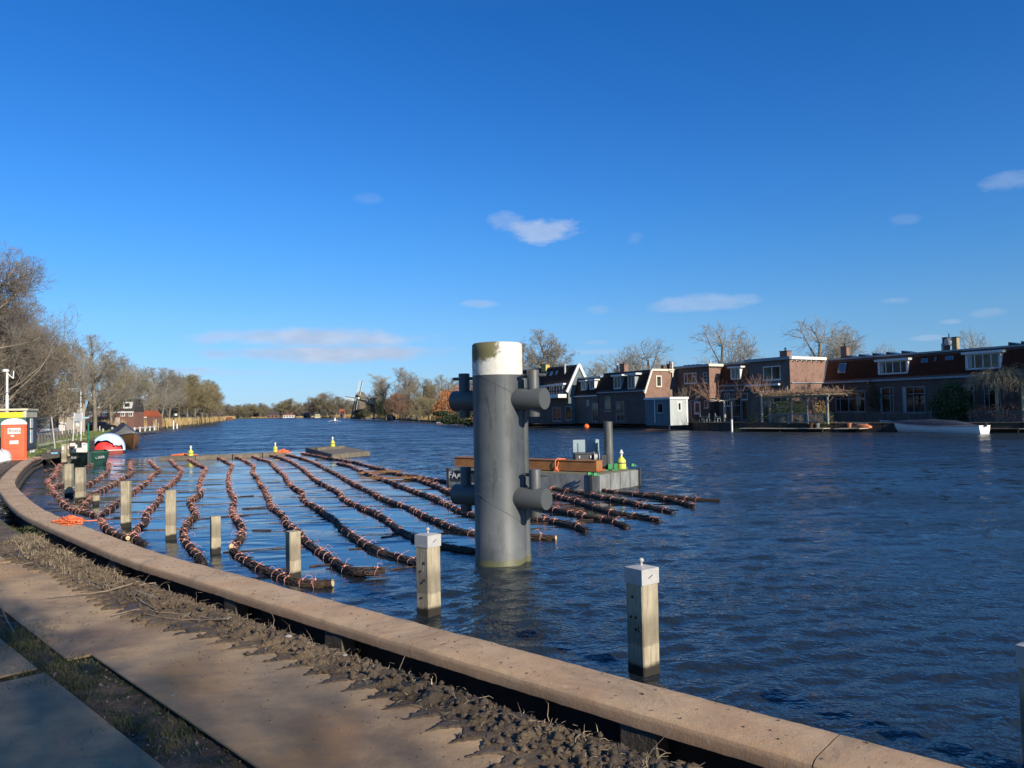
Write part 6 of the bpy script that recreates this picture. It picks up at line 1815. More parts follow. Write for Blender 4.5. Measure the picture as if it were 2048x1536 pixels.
MB().beam(q + ax * -.6 + Vector((0, 0, .43)), q + ax * .7 + Vector((0, 0, .40)), .05, .04).build('keel_strip', TRIM, r)
# steel ladder
r = thing('swim_ladder', 'bent chrome swim ladder at the jetty edge, left of the orange dinghy', 'ladder', P(1680, 862, 0))
CHR = M('chrome', (.75, .76, .76), rough=.2, metal=.8)
for px in (1669, 1684):
    a = P(px, 863, 0); a = Vector((a.x, a.y, 0)); bk_ = -RN
    pts = [a + Vector((0, 0, -.4)), a + Vector((0, 0, .7)), a + Vector((0, 0, .95)) + bk_ * .15, a + Vector((0, 0, 1.0)) + bk_ * .4, a + Vector((0, 0, .8)) + bk_ * .55, a + Vector((0, 0, .35)) + bk_ * .55]
    MB().tube(smooth_path(pts, .1, 2), .035, 8).build('rail', CHR, r, smooth=True)
a, b = P(1669, 863, 0), P(1684, 863, 0)
for z in (0.02, .25, .5): MB().tube([a + Vector((0, 0, z)), b + Vector((0, 0, z))], .025, 6).build('rung', CHR, r, smooth=True)
# garden railing: posts, rails (each a part), bars joined
def railing(label, s0, s1, dd, z0, z1, mat, gap=.13, pitch=1.9):
    r = thing('garden_railing', label, 'railing', FP((s0 + s1) / 2, dd, z0))
    n = max(1, int((s1 - s0) / pitch))
    for k in range(n + 1):
        s = s0 + (s1 - s0) * k / n; mb = MB(); fbox(mb, s - .06, s + .06, dd - .06, dd + .06, z0 - .1, z1 + .06); mb.build('post', mat, r)
    for z in (z0 + .1, z1 - .04):
        mb = MB(); fbox(mb, s0 + .06, s1 - .06, dd - .025, dd + .025, z - .03, z + .03); mb.build('rail', mat, r)
    mb = MB(); s = s0 + gap
    while s < s1 - .05:
        fbox(mb, s - .018, s + .018, dd - .015, dd + .015, z0 + .13, z1 - .07); s += gap
    tag(mb.build('bars', mat, r), kind='stuff')
RAIL = M('grey_railing_paint', (.11, .12, .125), (.08, .09, .09), rough=.5)
fz = SZ(1850, 823, -.6)[1]
railing('grey barred garden railing below the middle terraced house', SZ(1662, 830, -.6)[0], SZ(1862, 830, -.6)[0], -.6, GZ, fz, RAIL)
railing('grey barred garden railing right of the laurel bush', SZ(1940, 830, -.6)[0], SZ(2075, 830, -.6)[0], -.6, GZ, fz, RAIL)
dP = shd(-26) - 1.2
railing('pale barred railing in front of the pergola', SZ(1540, 835, dP)[0], SZ(1655, 835, dP)[0], dP, GZ, SZ(1600, 827, dP)[1], M('pale_rail', (.20, .23, .24)), .16)
railing('thin dark garden railing before the pollard trees', SZ(1385, 838, shd(-38) - .4)[0], SZ(1500, 838, shd(-38) - .4)[0], shd(-38) - .4, GZ, SZ(1440, 836, shd(-38) - .4)[1], DARKST, .5, 1.6)
# pergola
PW = M('pergola_timber', (.27, .235, .16), (.21, .18, .12), scale=4)
pg = thing('pergola', 'timber pergola overgrown with bare vines in front of the brick house side wall', 'pergola', FP(-22, dP, GZ))
dPg = dP - .5; zb = SZ(1585, 795, dPg)[1]
for px in (1539, 1583, 1614, 1655):
    s = SZ(px, 820, dPg)[0]; mb = MB(); fbox(mb, s - .09, s + .09, dPg - .09, dPg + .09, GZ - .1, zb); mb.build('post', PW, pg)
    for sg in (-1, 1): MB().beam(FP(s, dPg, zb - .75), FP(s + sg * .65, dPg, zb - .08), .07).build('brace', PW, pg)
mb = MB(); fbox(mb, SZ(1526, 797, dPg)[0], SZ(1658, 794, dPg)[0], dPg - .08, dPg + .08, zb, zb + .2); mb.build('front_beam', PW, pg)
mb = MB(); fbox(mb, SZ(1526, 797, dPg)[0], SZ(1658, 794, dPg)[0], dPg - 3.1, dPg - 2.95, zb, zb + .2); mb.build('rear_beam', PW, pg)
s0_, s1_ = SZ(1526, 797, dPg)[0], SZ(1658, 794, dPg)[0]
for k in range(14):
    s = s0_ + .2 + (s1_ - s0_ - .4) * k / 13; MB().beam(FP(s, dPg + .35, zb + .26), FP(s, dPg - 3.3, zb + .26), .06, .12).build('rafter', PW, pg)
VINE = M('bare_vine', (.22, .14, .09), (.32, .21, .13), scale=5)
rr = np.random.default_rng(5)
segs = []
for k in range(1500):
    s = rr.uniform(s0_ - .6, s1_ + .5); d = dPg + rr.uniform(-3.2, .6); z = zb + .3 + rr.uniform(0, .35)
    a = FP(s, d, z); segs.append((tuple(a), tuple(a + Vector((rr.normal(0, .35), rr.normal(0, .35), rr.normal(.05, .22)))), .025, .012))
V, F = seg_mesh(segs, 3); tag(fastmesh('vines', V, F, VINE, pg), kind='stuff')
# sunlit plank screen with shelves behind the pergola
sc0, sc1 = SZ(1552, 815, dPg - 2.6)[0], SZ(1612, 815, dPg - 2.6)[0]
scr = thing('plank_screen', 'sunlit yellowish plank screen with plants under the pergola', 'screen', FP((sc0 + sc1) / 2, dPg - 2.6, GZ))
zz0, zz1 = SZ(1580, 828, dPg - 2.6)[1], SZ(1580, 802, dPg - 2.6)[1]
for k in range(5):
    z = zz0 + (zz1 - zz0) * k / 5; mb = MB(); fbox(mb, sc0, sc1, dPg - 2.64, dPg - 2.6, z + .03, z + (zz1 - zz0) / 5); mb.build('plank', M('sunny_planks', (.62, .50, .22), (.5, .42, .2), scale=3), scr)
leaf_cloud('leaves', M('garden_leaves', (.09, .13, .03), (.22, .2, .07), scale=5), scr, [(*FP((sc0 + sc1) / 2 - 1, dPg - 2.3, zz0 + .4), 1.3, 1.3, .3), (*FP((sc0 + sc1) / 2 + 1, dPg - 2.3, zz0 + .5), 1.3, 1.2, .35), (*FP((sc0 + sc1) / 2, dPg - 2.2, zz1 - .2), 1.8, 1.4, .25)], 900, .09, 3)
# laurel bush
LAUR = M('laurel_leaves', (.020, .050, .012), (.055, .10, .02), scale=3, rough=.35, spec=.6)
lb0 = SZ(1905, 800, -2.2); r = thing('laurel_bush', 'big round glossy green laurel bush before the right hand terraced house', 'bush', FP(lb0[0], -2.2, GZ))
zl = SZ(1905, 765, -2.2)[1]
for q in ((-.2, 0), (.25, .2), (0, -.3)): MB().tube([FP(lb0[0] + q[0], -2.2 + q[1], GZ - .1), FP(lb0[0] + q[0] * 3, -2.2 + q[1] * 2, zl - 1.2)], [.08, .03], 6).build('stem', BARKT, r)
leaf_cloud('foliage', LAUR, r, [(*FP(lb0[0], -2.2, (GZ + zl) / 2 + .2), 1.65, 1.5, (zl - GZ) / 2), (*FP(lb0[0] + 1.1, -2.2, GZ + 1.0), 1.15, 1.2, 1.0), (*FP(lb0[0] - 1.0, -2.2, GZ + 1.3), 1.2, 1.2, 1.15)], 9000, .085, 8)
# ivy patches / shrubs in the gardens
GS = [(1700, 832, 1.2, .5, 'dry'), (1722, 838, .8, .4, 'dry'), (1745, 836, .9, .45, 'green'), (1780, 832, .7, .5, 'dry'), (1800, 833, .8, .5, 'dry'), (1650, 836, .9, .8, 'green'), (1640, 830, .6, 1.0, 'dry'), (1975, 825, 1.6, .8, 'rust'), (2015, 824, 1.8, .9, 'rust'), (1950, 828, .9, .6, 'rust'),
      (1510, 835, .9, .6, 'green'), (1540, 838, .7, .5, 'green'), (1560, 838, .8, .5, 'green'), (1590, 838, .8, .45, 'dry'), (1280, 838, .9, .6, 'green'), (1215, 836, .8, .5, 'dry'), (1265, 838, .8, .6, 'green'), (1250, 838, .7, .5, 'green'), (1140, 805, 1.6, .7, 'rust'), (1115, 803, 1.6, .6, 'dry'), (1178, 833, .8, .9, 'dry'), (1745, 790, .8, 1.8, 'ivy'), (1757, 800, .5, 1.5, 'ivy'), (1705, 776, 1.2, .3, 'dry'), (1640, 815, .8, .9, 'dry')]
LM = {'dry': M('dry_leaves', (.34, .22, .10), (.22, .14, .06), scale=6), 'green': M('garden_leaves', (.09, .13, .03)), 'rust': M('rust_leaves', (.42, .20, .10), (.28, .12, .06), scale=6), 'ivy': M('ivy_leaves', (.018, .035, .012), (.03, .05, .015), scale=5)}
for k, (px, py, rx, rz_, kind_) in enumerate(GS):
    dd = -1.6 if px > 1660 else (dP - 1.0 if px > 1500 else shd(-45) - 1.4)
    if kind_ == 'ivy' or py < 800: dd = (dA + .25) if px > 1660 else shd(-60) - 1.2
    s, z = SZ(px, py, dd); c_ = FP(s, dd, z)
    r = thing('garden_shrub', {'dry': 'straw brown', 'green': 'dull green', 'rust': 'rusty red leaved', 'ivy': 'dark ivy like'}[kind_] + ' plant in the riverside gardens, ' + (ORD[k]) + ' of the garden plants', 'shrub', (c_.x, c_.y, GZ), 'plants in the riverside gardens')
    tl = leaf_cloud('foliage', LM[kind_], r, [(*c_, rx, rx * .6 if kind_ != 'ivy' else .25, rz_)], int(420 * rx * rz_ + 120), .07, k)
    if kind_ != 'ivy' and py > 800:
        MB().tube([(c_.x, c_.y, GZ - .05), (c_.x, c_.y, c_.z)], .03, 5).build('stem', BARKT, r)
# pots
for k, (px, py, lb) in enumerate([(1638, 856, 'tall terracotta flower pot with a spiky plant at the jetty edge'), (1648, 856, 'grey flower pot beside the terracotta pot on the jetty'), (1700, 856, 'tipped terracotta pot right of the swim ladder')]):
    s = SZ(px, py, shd(-15) - .1)[0]; c_ = FP(s, shd(s) + .35, .39)
    r = thing('flower_pot', lb, 'flower pot', c_)
    MB().lathe([(.001, 0), (.14, 0), (.22, .42), (.25, .44), (.25, .50), (.20, .50), (.19, .42), (.001, .40)], c_, 16).build('pot', M('terracotta', (.42, .17, .08)) if k != 1 else GALV, r, smooth=True)
    if k != 2: blades('leaves', LM['dry'], r, [tuple(c_ + Vector((0, 0, .4)))], 90, .5, 1.3 if k == 0 else .7, .02, k, .35)
# garden chairs
def gchair(px, py, lb, rz=0):
    s = SZ(px, py, shd(-40) - 2)[0]; c_ = FP(s, shd(s) - 2.0, GZ)
    r = thing('garden_chair', lb, 'garden chair', c_, 'grey garden chairs on the terrace')
    Rm = Matrix.Rotation(rz, 3, 'Z'); m_ = GREYP
    T = lambda x, y, z: c_ + Rm @ Vector((x, y, z))
    MB().ext([T(-.26, -.25, .44), T(.26, -.25, .44), T(.26, .25, .44), T(-.26, .25, .44)], (0, 0, .04)).build('seat', m_, r)
    MB().beam(T(-.27, 0, .55), T(-.42, 0, 1.05), .03, .5).build('backrest', m_, r)
    for x, y in ((-.24, -.23), (.24, -.23), (.24, .23), (-.24, .23)): MB().beam(T(x, y, 0), T(x, y, .44), .04).build('leg', m_, r)
    for y in (-.27, .27): MB().beam(T(-.3, y, .66), T(.22, y, .66), .05, .03).build('armrest', m_, r)
gchair(1420, 846, 'pale garden chair left of the pale barked pollard, seen from the side', RANG); gchair(1433, 847, 'grey garden chair facing the one at its left', RANG + pi); gchair(1462, 847, 'grey garden chair right of the pale barked pollard', RANG)
# pollard and garden trees
def pollard(px, by, hy, ty, wpx, label, dd, seed=1, trunk=.16, mat=None, bark=None, droop=0, n=60, upright=0.0):
    s = SZ(px, by, dd)[0]; b = FP(s, dd, GZ); sc1_ = b.y / 1500
    hz = SZ(px, hy, dd)[1]; tz = SZ(px, ty, dd)[1]; W = wpx * sc1_ / 2
    rr = random.Random(seed)
    r = thing('pollard_tree', label, 'tree', (b.x, b.y, GZ))
    pts = [b + Vector((0, 0, -.2)), b + Vector((.03, 0, (hz - GZ) * .5)), Vector((b.x, b.y, hz))]
    MB().tube(smooth_path(pts, .3, 1), [trunk * (1.1 - .3 * i / 9) for i in range(len(smooth_path(pts, .3, 1)))], 9).build('trunk', bark or BARKT, r, smooth=True)
    limbs = []; tw_ = []
    top = Vector((b.x, b.y, hz)); heads = []
    for k in range(7):
        a = 2 * pi * k / 7 + rr.random(); l = W * rr.uniform(.25, .6)
        e = top + Vector((cos(a) * l, sin(a) * l, rr.uniform(-.05, .35) * (1 - upright)))
        m_ = top.lerp(e, .5) + Vector((0, 0, .12)); limbs += [(tuple(top), tuple(m_), trunk * .55, trunk * .45), (tuple(m_), tuple(e), trunk * .45, trunk * .35)]; heads.append(e)
    for k in range(n):
        h0 = rr.choice(heads) + Vector((rr.gauss(0, .08), rr.gauss(0, .08), rr.gauss(0, .06)))
        od = (h0 - top); od.z = 0; od = od.normalized() if od.length > .01 else Vector((1, 0, 0))
        L = (tz - hz) * rr.uniform(.6, 1.05); d = Vector((od.x * (1 - upright) * rr.uniform(.2, 1.2) + rr.gauss(0, .25), od.y * (1 - upright) * rr.uniform(.2, 1.2) + rr.gauss(0, .25), 1 if not droop else .6)).normalized()
        p = h0; ns = 5; rad = .022
        for i in range(ns):
            d = (d + Vector((rr.gauss(0, .12), rr.gauss(0, .12), rr.gauss(0, .06) - droop * (i + 1) * .28))).normalized()
            q = p + d * L / ns * (1.25 if droop else 1); q.z = max(q.z, GZ + .1)
            tw_.append((tuple(p), tuple(q), rad, rad * .75)); rad *= .75
            if i > 0 and rr.random() < .6:
                d2 = (d + Vector((rr.gauss(0, .6), rr.gauss(0, .6), rr.gauss(0, .3)))).normalized(); q2 = p + d2 * L * .22; tw_.append((tuple(p), tuple(q2), .014, .008))
            p = q
    V, F = seg_mesh(limbs, 6); fastmesh('limbs', V, F, bark or BARKT, r, smooth=True)
    V, F = seg_mesh(tw_, 3); fastmesh('crown', V, F, mat or TWG['red'], r)
PALE = M('pale_bark', (.50, .46, .38), (.38, .35, .28), scale=5)
pollard(1377, 846, 804, 768, 90, 'spotted bark pollard tree at the pale shed corner, with reddish upright shoots', shd(-45) - .9, 3, .15, TWG['brown'], PALE, n=60)
pollard(1450, 848, 803, 742, 118, 'pale barked pollard tree among the garden chairs with a wide fan of reddish shoots', shd(-40) - 1.2, 4, .17, TWG['red'], PALE, n=80)
pollard(1524, 842, 786, 746, 58, 'slender leaning pollard with upright red shoots at the white canopy', dP - .8, 5, .11, TWG['red'], PALE, n=40, upright=.4)
pollard(1290, 838, 800, 772, 100, 'white barked little tree with crooked pale branches before the dark mansard house', shd(-52) - 1.2, 6, .11, M('white_branches', (.52, .47, .40), (.42, .37, .3)), PALE, droop=.45, n=80)
pollard(1995, 838, 755, 708, 120, 'yellowish weeping tree with hanging bare branches at the right edge', -1.4, 7, .17, M('willow_twigs', (.42, .33, .19), (.30, .23, .13)), M('willow_bark', (.42, .34, .2)), droop=.8, n=230)
pollard(2046, 838, 765, 712, 90, 'second weeping bare tree cut off by the right edge of the photo', -1.6, 8, .12, M('willow_twigs', (.42, .33, .19)), M('willow_bark', (.42, .34, .2)), droop=.8, n=140)
for i_, (s_, d_) in enumerate(((15, -7), (23, -6))):  # unseen trees added to throw shade on the brick side walls
    p_ = FP(s_, d_, .5); tree_obj(('green', 'elm')[i_], tuple(p_), 22, 'unseen bare tree added to shade the right bank side walls, ' + ORD[i_] + ' from the houses', 'added shade trees beyond the right edge', width=.8)
# white and dark mooring pole in the water
q = P(1464, 863, 0); zt = hgt(1464, 803, q.y); r = thing('water_pole', 'tall dark mooring pole with a white lower part, standing before the garden chairs', 'mooring pole', (q.x, q.y, 0))
zm = hgt(1464, 839, q.y)
MB().tube([(q.x, q.y, -1), (q.x, q.y, zm)], .11, 12).build('white_part', WHITE, r, smooth=True); MB().tube([(q.x, q.y, zm), (q.x, q.y, zt)], .10, 12).build('dark_part', DARKST, r, smooth=True)
for k, (px, by, ty) in enumerate([(1339, 860, 838), (1141, 851, 838), (1108, 850, 842), (1068, 850, 842)]):
    q = P(px, by, 0); r = thing('water_pole', ['short white pole in the water below the pale shed', 'small white pole with a fender by the gabled house', 'tiny white pole on the stage left of the fender pole', 'tiny white pole just right of the grey pile'][k], 'mooring pole', (q.x, q.y, 0))
    MB().tube([(q.x, q.y, -1), (q.x, q.y, hgt(px, ty, q.y))], .10, 10).build('pole_shaft', WHITE, r, smooth=True)
    MB().lathe([(.001, -.02), (.12, -.02), (.12, .03), (.001, .06)], (q.x, q.y, hgt(px, ty, q.y)), 10).build('cap', WHITE, r)

# ================================================================== BOATS
def hull_boat(name, label, stern, bow, beam, hs, hm, hb, mat, cat='boat', sheer_mat=None, cover=None, cover_h=.5, transom=.8, group=None, rake=.35, cover_rng=(.08, .95), deck=None, draft=.3):
    stern = Vector(stern); bow = Vector(bow); ax = (bow - stern); L = ax.length; ax.normalize(); sd_ = Vector((-ax.y, ax.x, 0))
    r = thing(name, label, cat, (stern + bow) / 2, group)
    n = 22; prof = []
    V = []
    for i in range(n + 1):
        f = i / n
        w = beam / 2 * (transom + (1 - transom) * min(1, f / .35) if f < .35 else 1) * (1 if f < .5 else max(.02, 1 - ((f - .5) / .5) ** 2.4))
        z = hs * (1 - f) ** 2 + hm * 2 * f * (1 - f) + hb * f ** 2 if False else float(np.interp(f, [0, .15, .4, .7, .9, 1], [hs, hs * .55 + hm * .45, hm, hm * .75 + hb * .25, hm * .25 + hb * .75, hb]))
        c = stern + ax * (L * f)
        ov = ax * (rake * (z) * max(0, (f - .75) / .25))
        row = []
        for (a, zz, fl) in ((-1, 1, 1), (-.93, .5, .7), (-.75, 0, .3), (-.35, -.8, 0), (0, -1, 0), (.35, -.8, 0), (.75, 0, .3), (.93, .5, .7), (1, 1, 1)):
            zv = z * zz if zz > 0 else draft * zz * (1 - f * .5)
            row.append(c + sd_ * (w * a) + Vector((0, 0, zv)) + ov * (fl if zz > 0 else 0))
        V += row
    F = [(i * 9 + j, i * 9 + j + 1, (i + 1) * 9 + j + 1, (i + 1) * 9 + j) for i in range(n) for j in range(8)] + [tuple(range(9))]
    MB().add(V, F).build('hull', mat, r, smooth=True, sharp=50)
    # rub rail
    for j in (0, 8):
        MB().tube([V[i * 9 + j] + Vector((0, 0, -.02)) for i in range(n + 1)], .045, 6).build('rub_rail', sheer_mat or mat, r, smooth=True)
    if cover is not None:
        CV = []; i0, i1 = int(n * cover_rng[0]), int(n * cover_rng[1]); k = 0; rows_ = 0
        for i in range(i0, i1 + 1):
            a, b = V[i * 9], V[i * 9 + 8]; f = (i - i0) / (i1 - i0)
            hh = cover_h(f) if callable(cover_h) else cover_h * sin(pi * min(1, max(0.02, f))) ** .5
            for t in np.linspace(0, 1, 9):
                p = a.lerp(b, t); s_ = sin(pi * t)
                CV.append(p + Vector((0, 0, hh * s_ ** .8 + .02 - (.06 if t in (0, 1) else 0) + .03 * mnoise.noise(p * 2.2))) + sd_ * ((-.03 if t == 0 else .03 if t == 1 else 0)) * -1)
            rows_ += 1
        CF = [(i * 9 + j, i * 9 + j + 1, (i + 1) * 9 + j + 1, (i + 1) * 9 + j) for i in range(rows_ - 1) for j in range(8)]
        MB().add(CV, CF).build('cover', cover, r, smooth=True, sharp=60)
        for nm_, lo_i, hi_i in (('aft_deck', 0, i0 + 1), ('fore_deck', i1 - 1, n)):
            DV = [q for i in range(lo_i, hi_i + 1) for q in (V[i * 9] + Vector((0, 0, -.03)), V[i * 9 + 8] + Vector((0, 0, -.03)))]
            MB().add(DV, [(i * 2, i * 2 + 1, i * 2 + 3, i * 2 + 2) for i in range(hi_i - lo_i)]).build(nm_, deck or mat, r)
    else:
        IV = []
        for i in range(1, n):
            a, b = V[i * 9], V[i * 9 + 8]
            for t in (.06, .94): IV.append(a.lerp(b, t) + Vector((0, 0, -.22)))
        IF = [(i * 2, i * 2 + 1, (i + 1) * 2 + 1, (i + 1) * 2) for i in range(n - 2)]
        MB().add(IV, IF).build('deck', deck or mat, r)
    return r, stern, bow, ax, sd_
NAVY = M('navy_canvas', (.020, .028, .045), (.035, .045, .065), scale=2, rough=.8, bump=.02, bscale=3)
HULLW = M('white_hull', (.86, .86, .82), (.80, .79, .75), scale=1, rough=.35)
st, bw = P(1970, 868, 0), P(1778, 863, 0)
st = Vector((st.x, st.y, 0)); bw = Vector((bw.x, bw.y, 0))
def cvh(f): return float(np.interp(f, [0, .12, .25, .5, .75, .88, 1], [.03, .30, .50, .56, .38, .22, .02]))
wb, st_, bw_, ax, sd2 = hull_boat('open_sloop', 'long white open boat with a dark navy canvas cover, moored before the terraced houses', st, bw, 2.3, .74, .64, 1.12, HULLW, sheer_mat=M('sheer_grey', (.35, .35, .33)), cover=NAVY, cover_h=cvh, transom=.55, rake=1.0, cover_rng=(.12, .93))
MB().beam(st_ + Vector((0, 0, .62)) - ax * .1, st_ + Vector((0, 0, .95)) - ax * .15, .06, .25).build('rudder', M('dark_wood', (.09, .05, .03)), wb)
# sagging mooring line from the bow
tag(MB().tube(smooth_path([bw_ + Vector((0, 0, .8)), bw_ + Vector((-1.0, .8, .35)), bw_ + Vector((-1.9, 1.9, .12)), bw_ + Vector((-2.1, 2.6, .5))], .2, 2), .03, 5).build('mooring_line', ROPE if False else M('grey_rope', (.35, .33, .28)), None), 'slack grey mooring line from the white boat bow to the short jetty', 'mooring line')
# small boats by the reeds
q = P(836, 842, 0); fb, *_ = hull_boat('small_motorboat', 'small white motorboat moored at the reeds right of the windmill', P(838, 841, 0), P(812, 840.5, 0), 2.6, 1.0, .9, 1.3, HULLW, deck=WHITE)
c_ = P(829, 841, 0) + Vector((0, 0, .9)); MB().ext([c_ + Vector((-1.6, 0, 0)), c_ + Vector((1.6, 0, 0)), c_ + Vector((1.3, 0, 1.0)), c_ + Vector((-1.0, 0, 1.0))], (0, 1.6, 0)).build('cabin', WHITE, fb)
for dx in (-.9, .1): MB().box((c_.x + dx + .3, c_.y - .03, c_.z + .55), (.7, .05, .4)).build('cabin_window', GLASS, fb)
fb2, *_ = hull_boat('boathouse_boat', 'dark covered boat moored at the reeds left of the white motorboat', P(787, 840.3, 0), P(772, 840, 0), 2.4, 1.2, 1.1, 1.4, DARKST, cover=M('brown_canvas', (.16, .11, .09)), cover_h=1.2)
c_ = P(780, 840, 0)
mb = MB(); mb.ext([c_ + Vector((-2.6, .5, 2.2)), c_ + Vector((2.0, .5, 2.2)), c_ + Vector((2.0, .5, 2.5)), c_ + Vector((-2.6, .5, 2.5))], (0, 2.4, 0)); mb.build('canopy', M('ochre_canopy', (.35, .26, .13)), fb2)
for dx in (-2.4, 1.8): MB().box((c_.x + dx, c_.y + .6, 1.5), (.12, .12, 1.6)).build('canopy_post', TIMB, fb2)
rb, *_ = hull_boat('rowing_boat', 'tiny distant rowing boat with a white clad figure, out on the open river', P(665, 844, 0), P(676, 844, 0), .8, .35, .3, .4, HULLW, deck=WHITE)
q = P(670, 844, 0)
mb = MB(); mb.lathe([(.001, .1), (.34, .12), (.40, .5), (.30, .85), (.12, 1.0), (.10, 1.05), (.16, 1.12), (.17, 1.25), (.10, 1.36), (.001, 1.38)], q + Vector((0, 0, .2)), 12)
pr = thing('person', 'person in white clothing sitting in the tiny rowing boat', 'person', q)
mb.build('body', WHITE, pr, smooth=True)
for sg in (-1, 1): MB().tube([q + Vector((sg * .25, -.1, .75)), q + Vector((sg * 2.2, -.3, .15))], .05, 5).build('oar', TRIM, rb)
# landing stage by the bollard on the right bank
c_ = P(885, 849, 0)
r = thing('landing_stage', 'grey boxy landing stage on the far shore left of the pile', 'landing stage', c_)
w_ = 24 * c_.y / 1500
MB().box((c_.x, c_.y + 1, .45), (w_, 2, .22)).build('deck', GREYP, r)
for k in range(5): MB().box((c_.x - w_ / 2 + .3 + k * (w_ - .6) / 4, c_.y + .1, .1), (.22, .22, .9)).build('pile', TIMB, r)

# ================================================================== WINDMILL
dm = 330; c_ = PD(721, 800, dm); k1 = dm / 1500
BODYM = M('mill_thatch', (.15, .12, .085), (.11, .09, .06), scale=1, rough=.95)
wm = thing('windmill', 'thatched windmill with four sails among the trees at the river bend', 'windmill', (c_.x, c_.y, .4))
zc = hgt(716, 797, dm); zt_ = hgt(716, 789, dm)
MB().lathe([(4.6, .3), (3.7, zc * .45), (2.8, zc - .8), (.001, zc - .8)], (c_.x, c_.y, 0), 8).build('mill_body', BODYM, wm)
MB().lathe([(2.9, zc - 1.0), (2.7, zc + .2), (1.8, zt_ + .6), (.001, zt_ + 1.6)], (c_.x, c_.y, 0), 12).build('mill_cap', BODYM, wm, smooth=True)
hub = PD(717.5, 796.5, dm - 3.6)
for k, (ex, ey) in enumerate(((724.5, 762), (691, 793), (747, 799), (713, 828))):
    e = PD(ex, ey, dm - 3.9)
    sl_ = MB().beam(hub, e, .34).build('sail_stock', M('sail_stock_green', (.07, .10, .09)), wm)
    d = (e - hub).normalized(); nv = Vector((-d.z, 0, d.x)); 
    mb = MB()
    for t in np.linspace(.18, .98, 12):
        p = hub.lerp(e, t); mb.beam(p, p + nv * (1.35 if k < 3 else 1.35), .10)
    for o in (.7, 1.35): mb.beam(hub.lerp(e, .18) + nv * o, hub.lerp(e, .98) + nv * o, .08)
    mb.build('sail_lattice', WHITE if k < 2 else M('sail_wood', (.25, .22, .18)), sl_)
    MB().beam(hub.lerp(e, .15) - nv * .25, hub.lerp(e, .95) - nv * .25, .28, .08).build('sail_board', WHITE, sl_)
MB().lathe([(.001, -.5), (.45, -.5), (.45, .5), (.001, .5)], hub, 12, Matrix.Rotation(pi / 2, 3, 'X')).build('hub', WHITE, wm)
for (x0, y0, x1, y1) in ((712, 800, 716, 806), (709, 800, 716, 800)): MB().beam(PD(x0, y0, dm - 2), PD(x1, y1, dm - 1), .2).build('tail_pole', TRIM, wm)

# ================================================================== REEDS, FAR BUILDINGS
REED = M('reed_straw', (.50, .37, .17), (.38, .26, .12), scale=.5, rough=.9)
def reed_band(path, n, w, h0, h1, label, name='reed_bed', seed=1, bw=.05, back=1):
    rr = np.random.default_rng(seed); pts = []
    for (a, b) in zip(path, path[1:]):
        l = (b - a).length; d = (b - a) / l; nv = Vector((-d.y, d.x, 0)) * back
        for _ in range(max(3, int(l * 3))):
            t = rr.random(); p = a + d * l * t + nv * rr.uniform(0, w) ; pts.append((p.x, p.y, .05))
    blades(name, REED, None, pts, n, h0, h1, bw, seed, .10)
lbp = [Vector((p.x, p.y, 0)) for p in LB[3:]]
reed_band(lbp, 26000, 7, 1.3, 2.9, '', seed=4, bw=.07)
rbp = [P(x, y, 0) for x, y in ((640, 836.3), (700, 836.8), (750, 838), (800, 840.2), (830, 841.8), (860, 844), (885, 846), (925, 848.5), (960, 849))]
reed_band(rbp, 14000, 7, 1.0, 2.6, '', seed=5, bw=.09)
# long pale strip of reeds on the horizon shore
reed_band([P(480, 837, 0), P(560, 836.3, 0), P(640, 836.3, 0)], 3000, 10, .8, 1.8, '', seed=6, bw=.2)
def far_house(px, depth, w_px, h_px, by, label, wall, roof, hip=False, group='distant houses by the river', wins=3, rh=.5):
    c_ = PD(px, by, depth); k = depth / 1500; w = w_px * k; H_ = h_px * k
    r = thing('distant_house', label, 'house', (c_.x, c_.y, .3), group)
    we = H_ * (1 - rh)
    MB().box((c_.x, c_.y + 3, .3 + we / 2), (w, 6, we)).build('wall', wall, r)
    mb = MB(); x0, x1 = c_.x - w / 2 - .2, c_.x + w / 2 + .2; z = .3 + we
    mb.add([(x0, c_.y - .3, z), (x1, c_.y - .3, z), (x1, c_.y + 6.3, z), (x0, c_.y + 6.3, z), (x0 + (1.5 if hip else 0), c_.y + 3, z + H_ * rh), (x1 - (1.5 if hip else 0), c_.y + 3, z + H_ * rh)], [(0, 1, 5, 4), (2, 3, 4, 5), (1, 2, 5), (3, 0, 4), (0, 3, 2, 1)])
    mb.build('roof', roof, r)
    for i in range(wins):
        x = c_.x - w / 2 + w * (i + .5) / wins
        MB().box((x, c_.y - .02, .3 + we * .55), (w / wins * .4, .08, we * .45)).build('window', GLASS if wins > 1 else GLASS, r)
    return r
DTR = M('far_dark_roof', (.07, .06, .055)); ORR = M('far_orange_roof', (.36, .12, .06)); WHW = M('far_white_wall', (.65, .63, .58)); YEW = M('far_yellow_wall', (.62, .60, .40)); FBR = M('far_brick', (.22, .12, .08))
far_house(545, 620, 22, 13, 836, 'dark roofed distant farmhouse left of the white houses', FBR, DTR, wins=3)
far_house(577, 600, 22, 8, 836, 'low white distant house right of the dark farmhouse', WHW, ORR, wins=4, rh=.3)
far_house(612, 540, 10, 12, 836, 'narrow black and white distant house', DTR, DTR, wins=2)
far_house(634, 500, 8, 11, 836, 'pale yellow distant house', YEW, DTR, wins=2, rh=.3)
far_house(682, 440, 8, 18, 837, 'narrow orange roofed distant tower house near the river bend', M('far_pink_wall', (.5, .33, .24)), ORR, wins=1)
far_house(448, 420, 20, 7, 838, 'low orange roofed distant barn at the left river bend', FBR, ORR, wins=2, rh=.55)
far_house(858, 300, 22, 66, 835, 'tall brick house with a pale chimney hidden in the grove', FBR, DTR, wins=2, rh=.35)
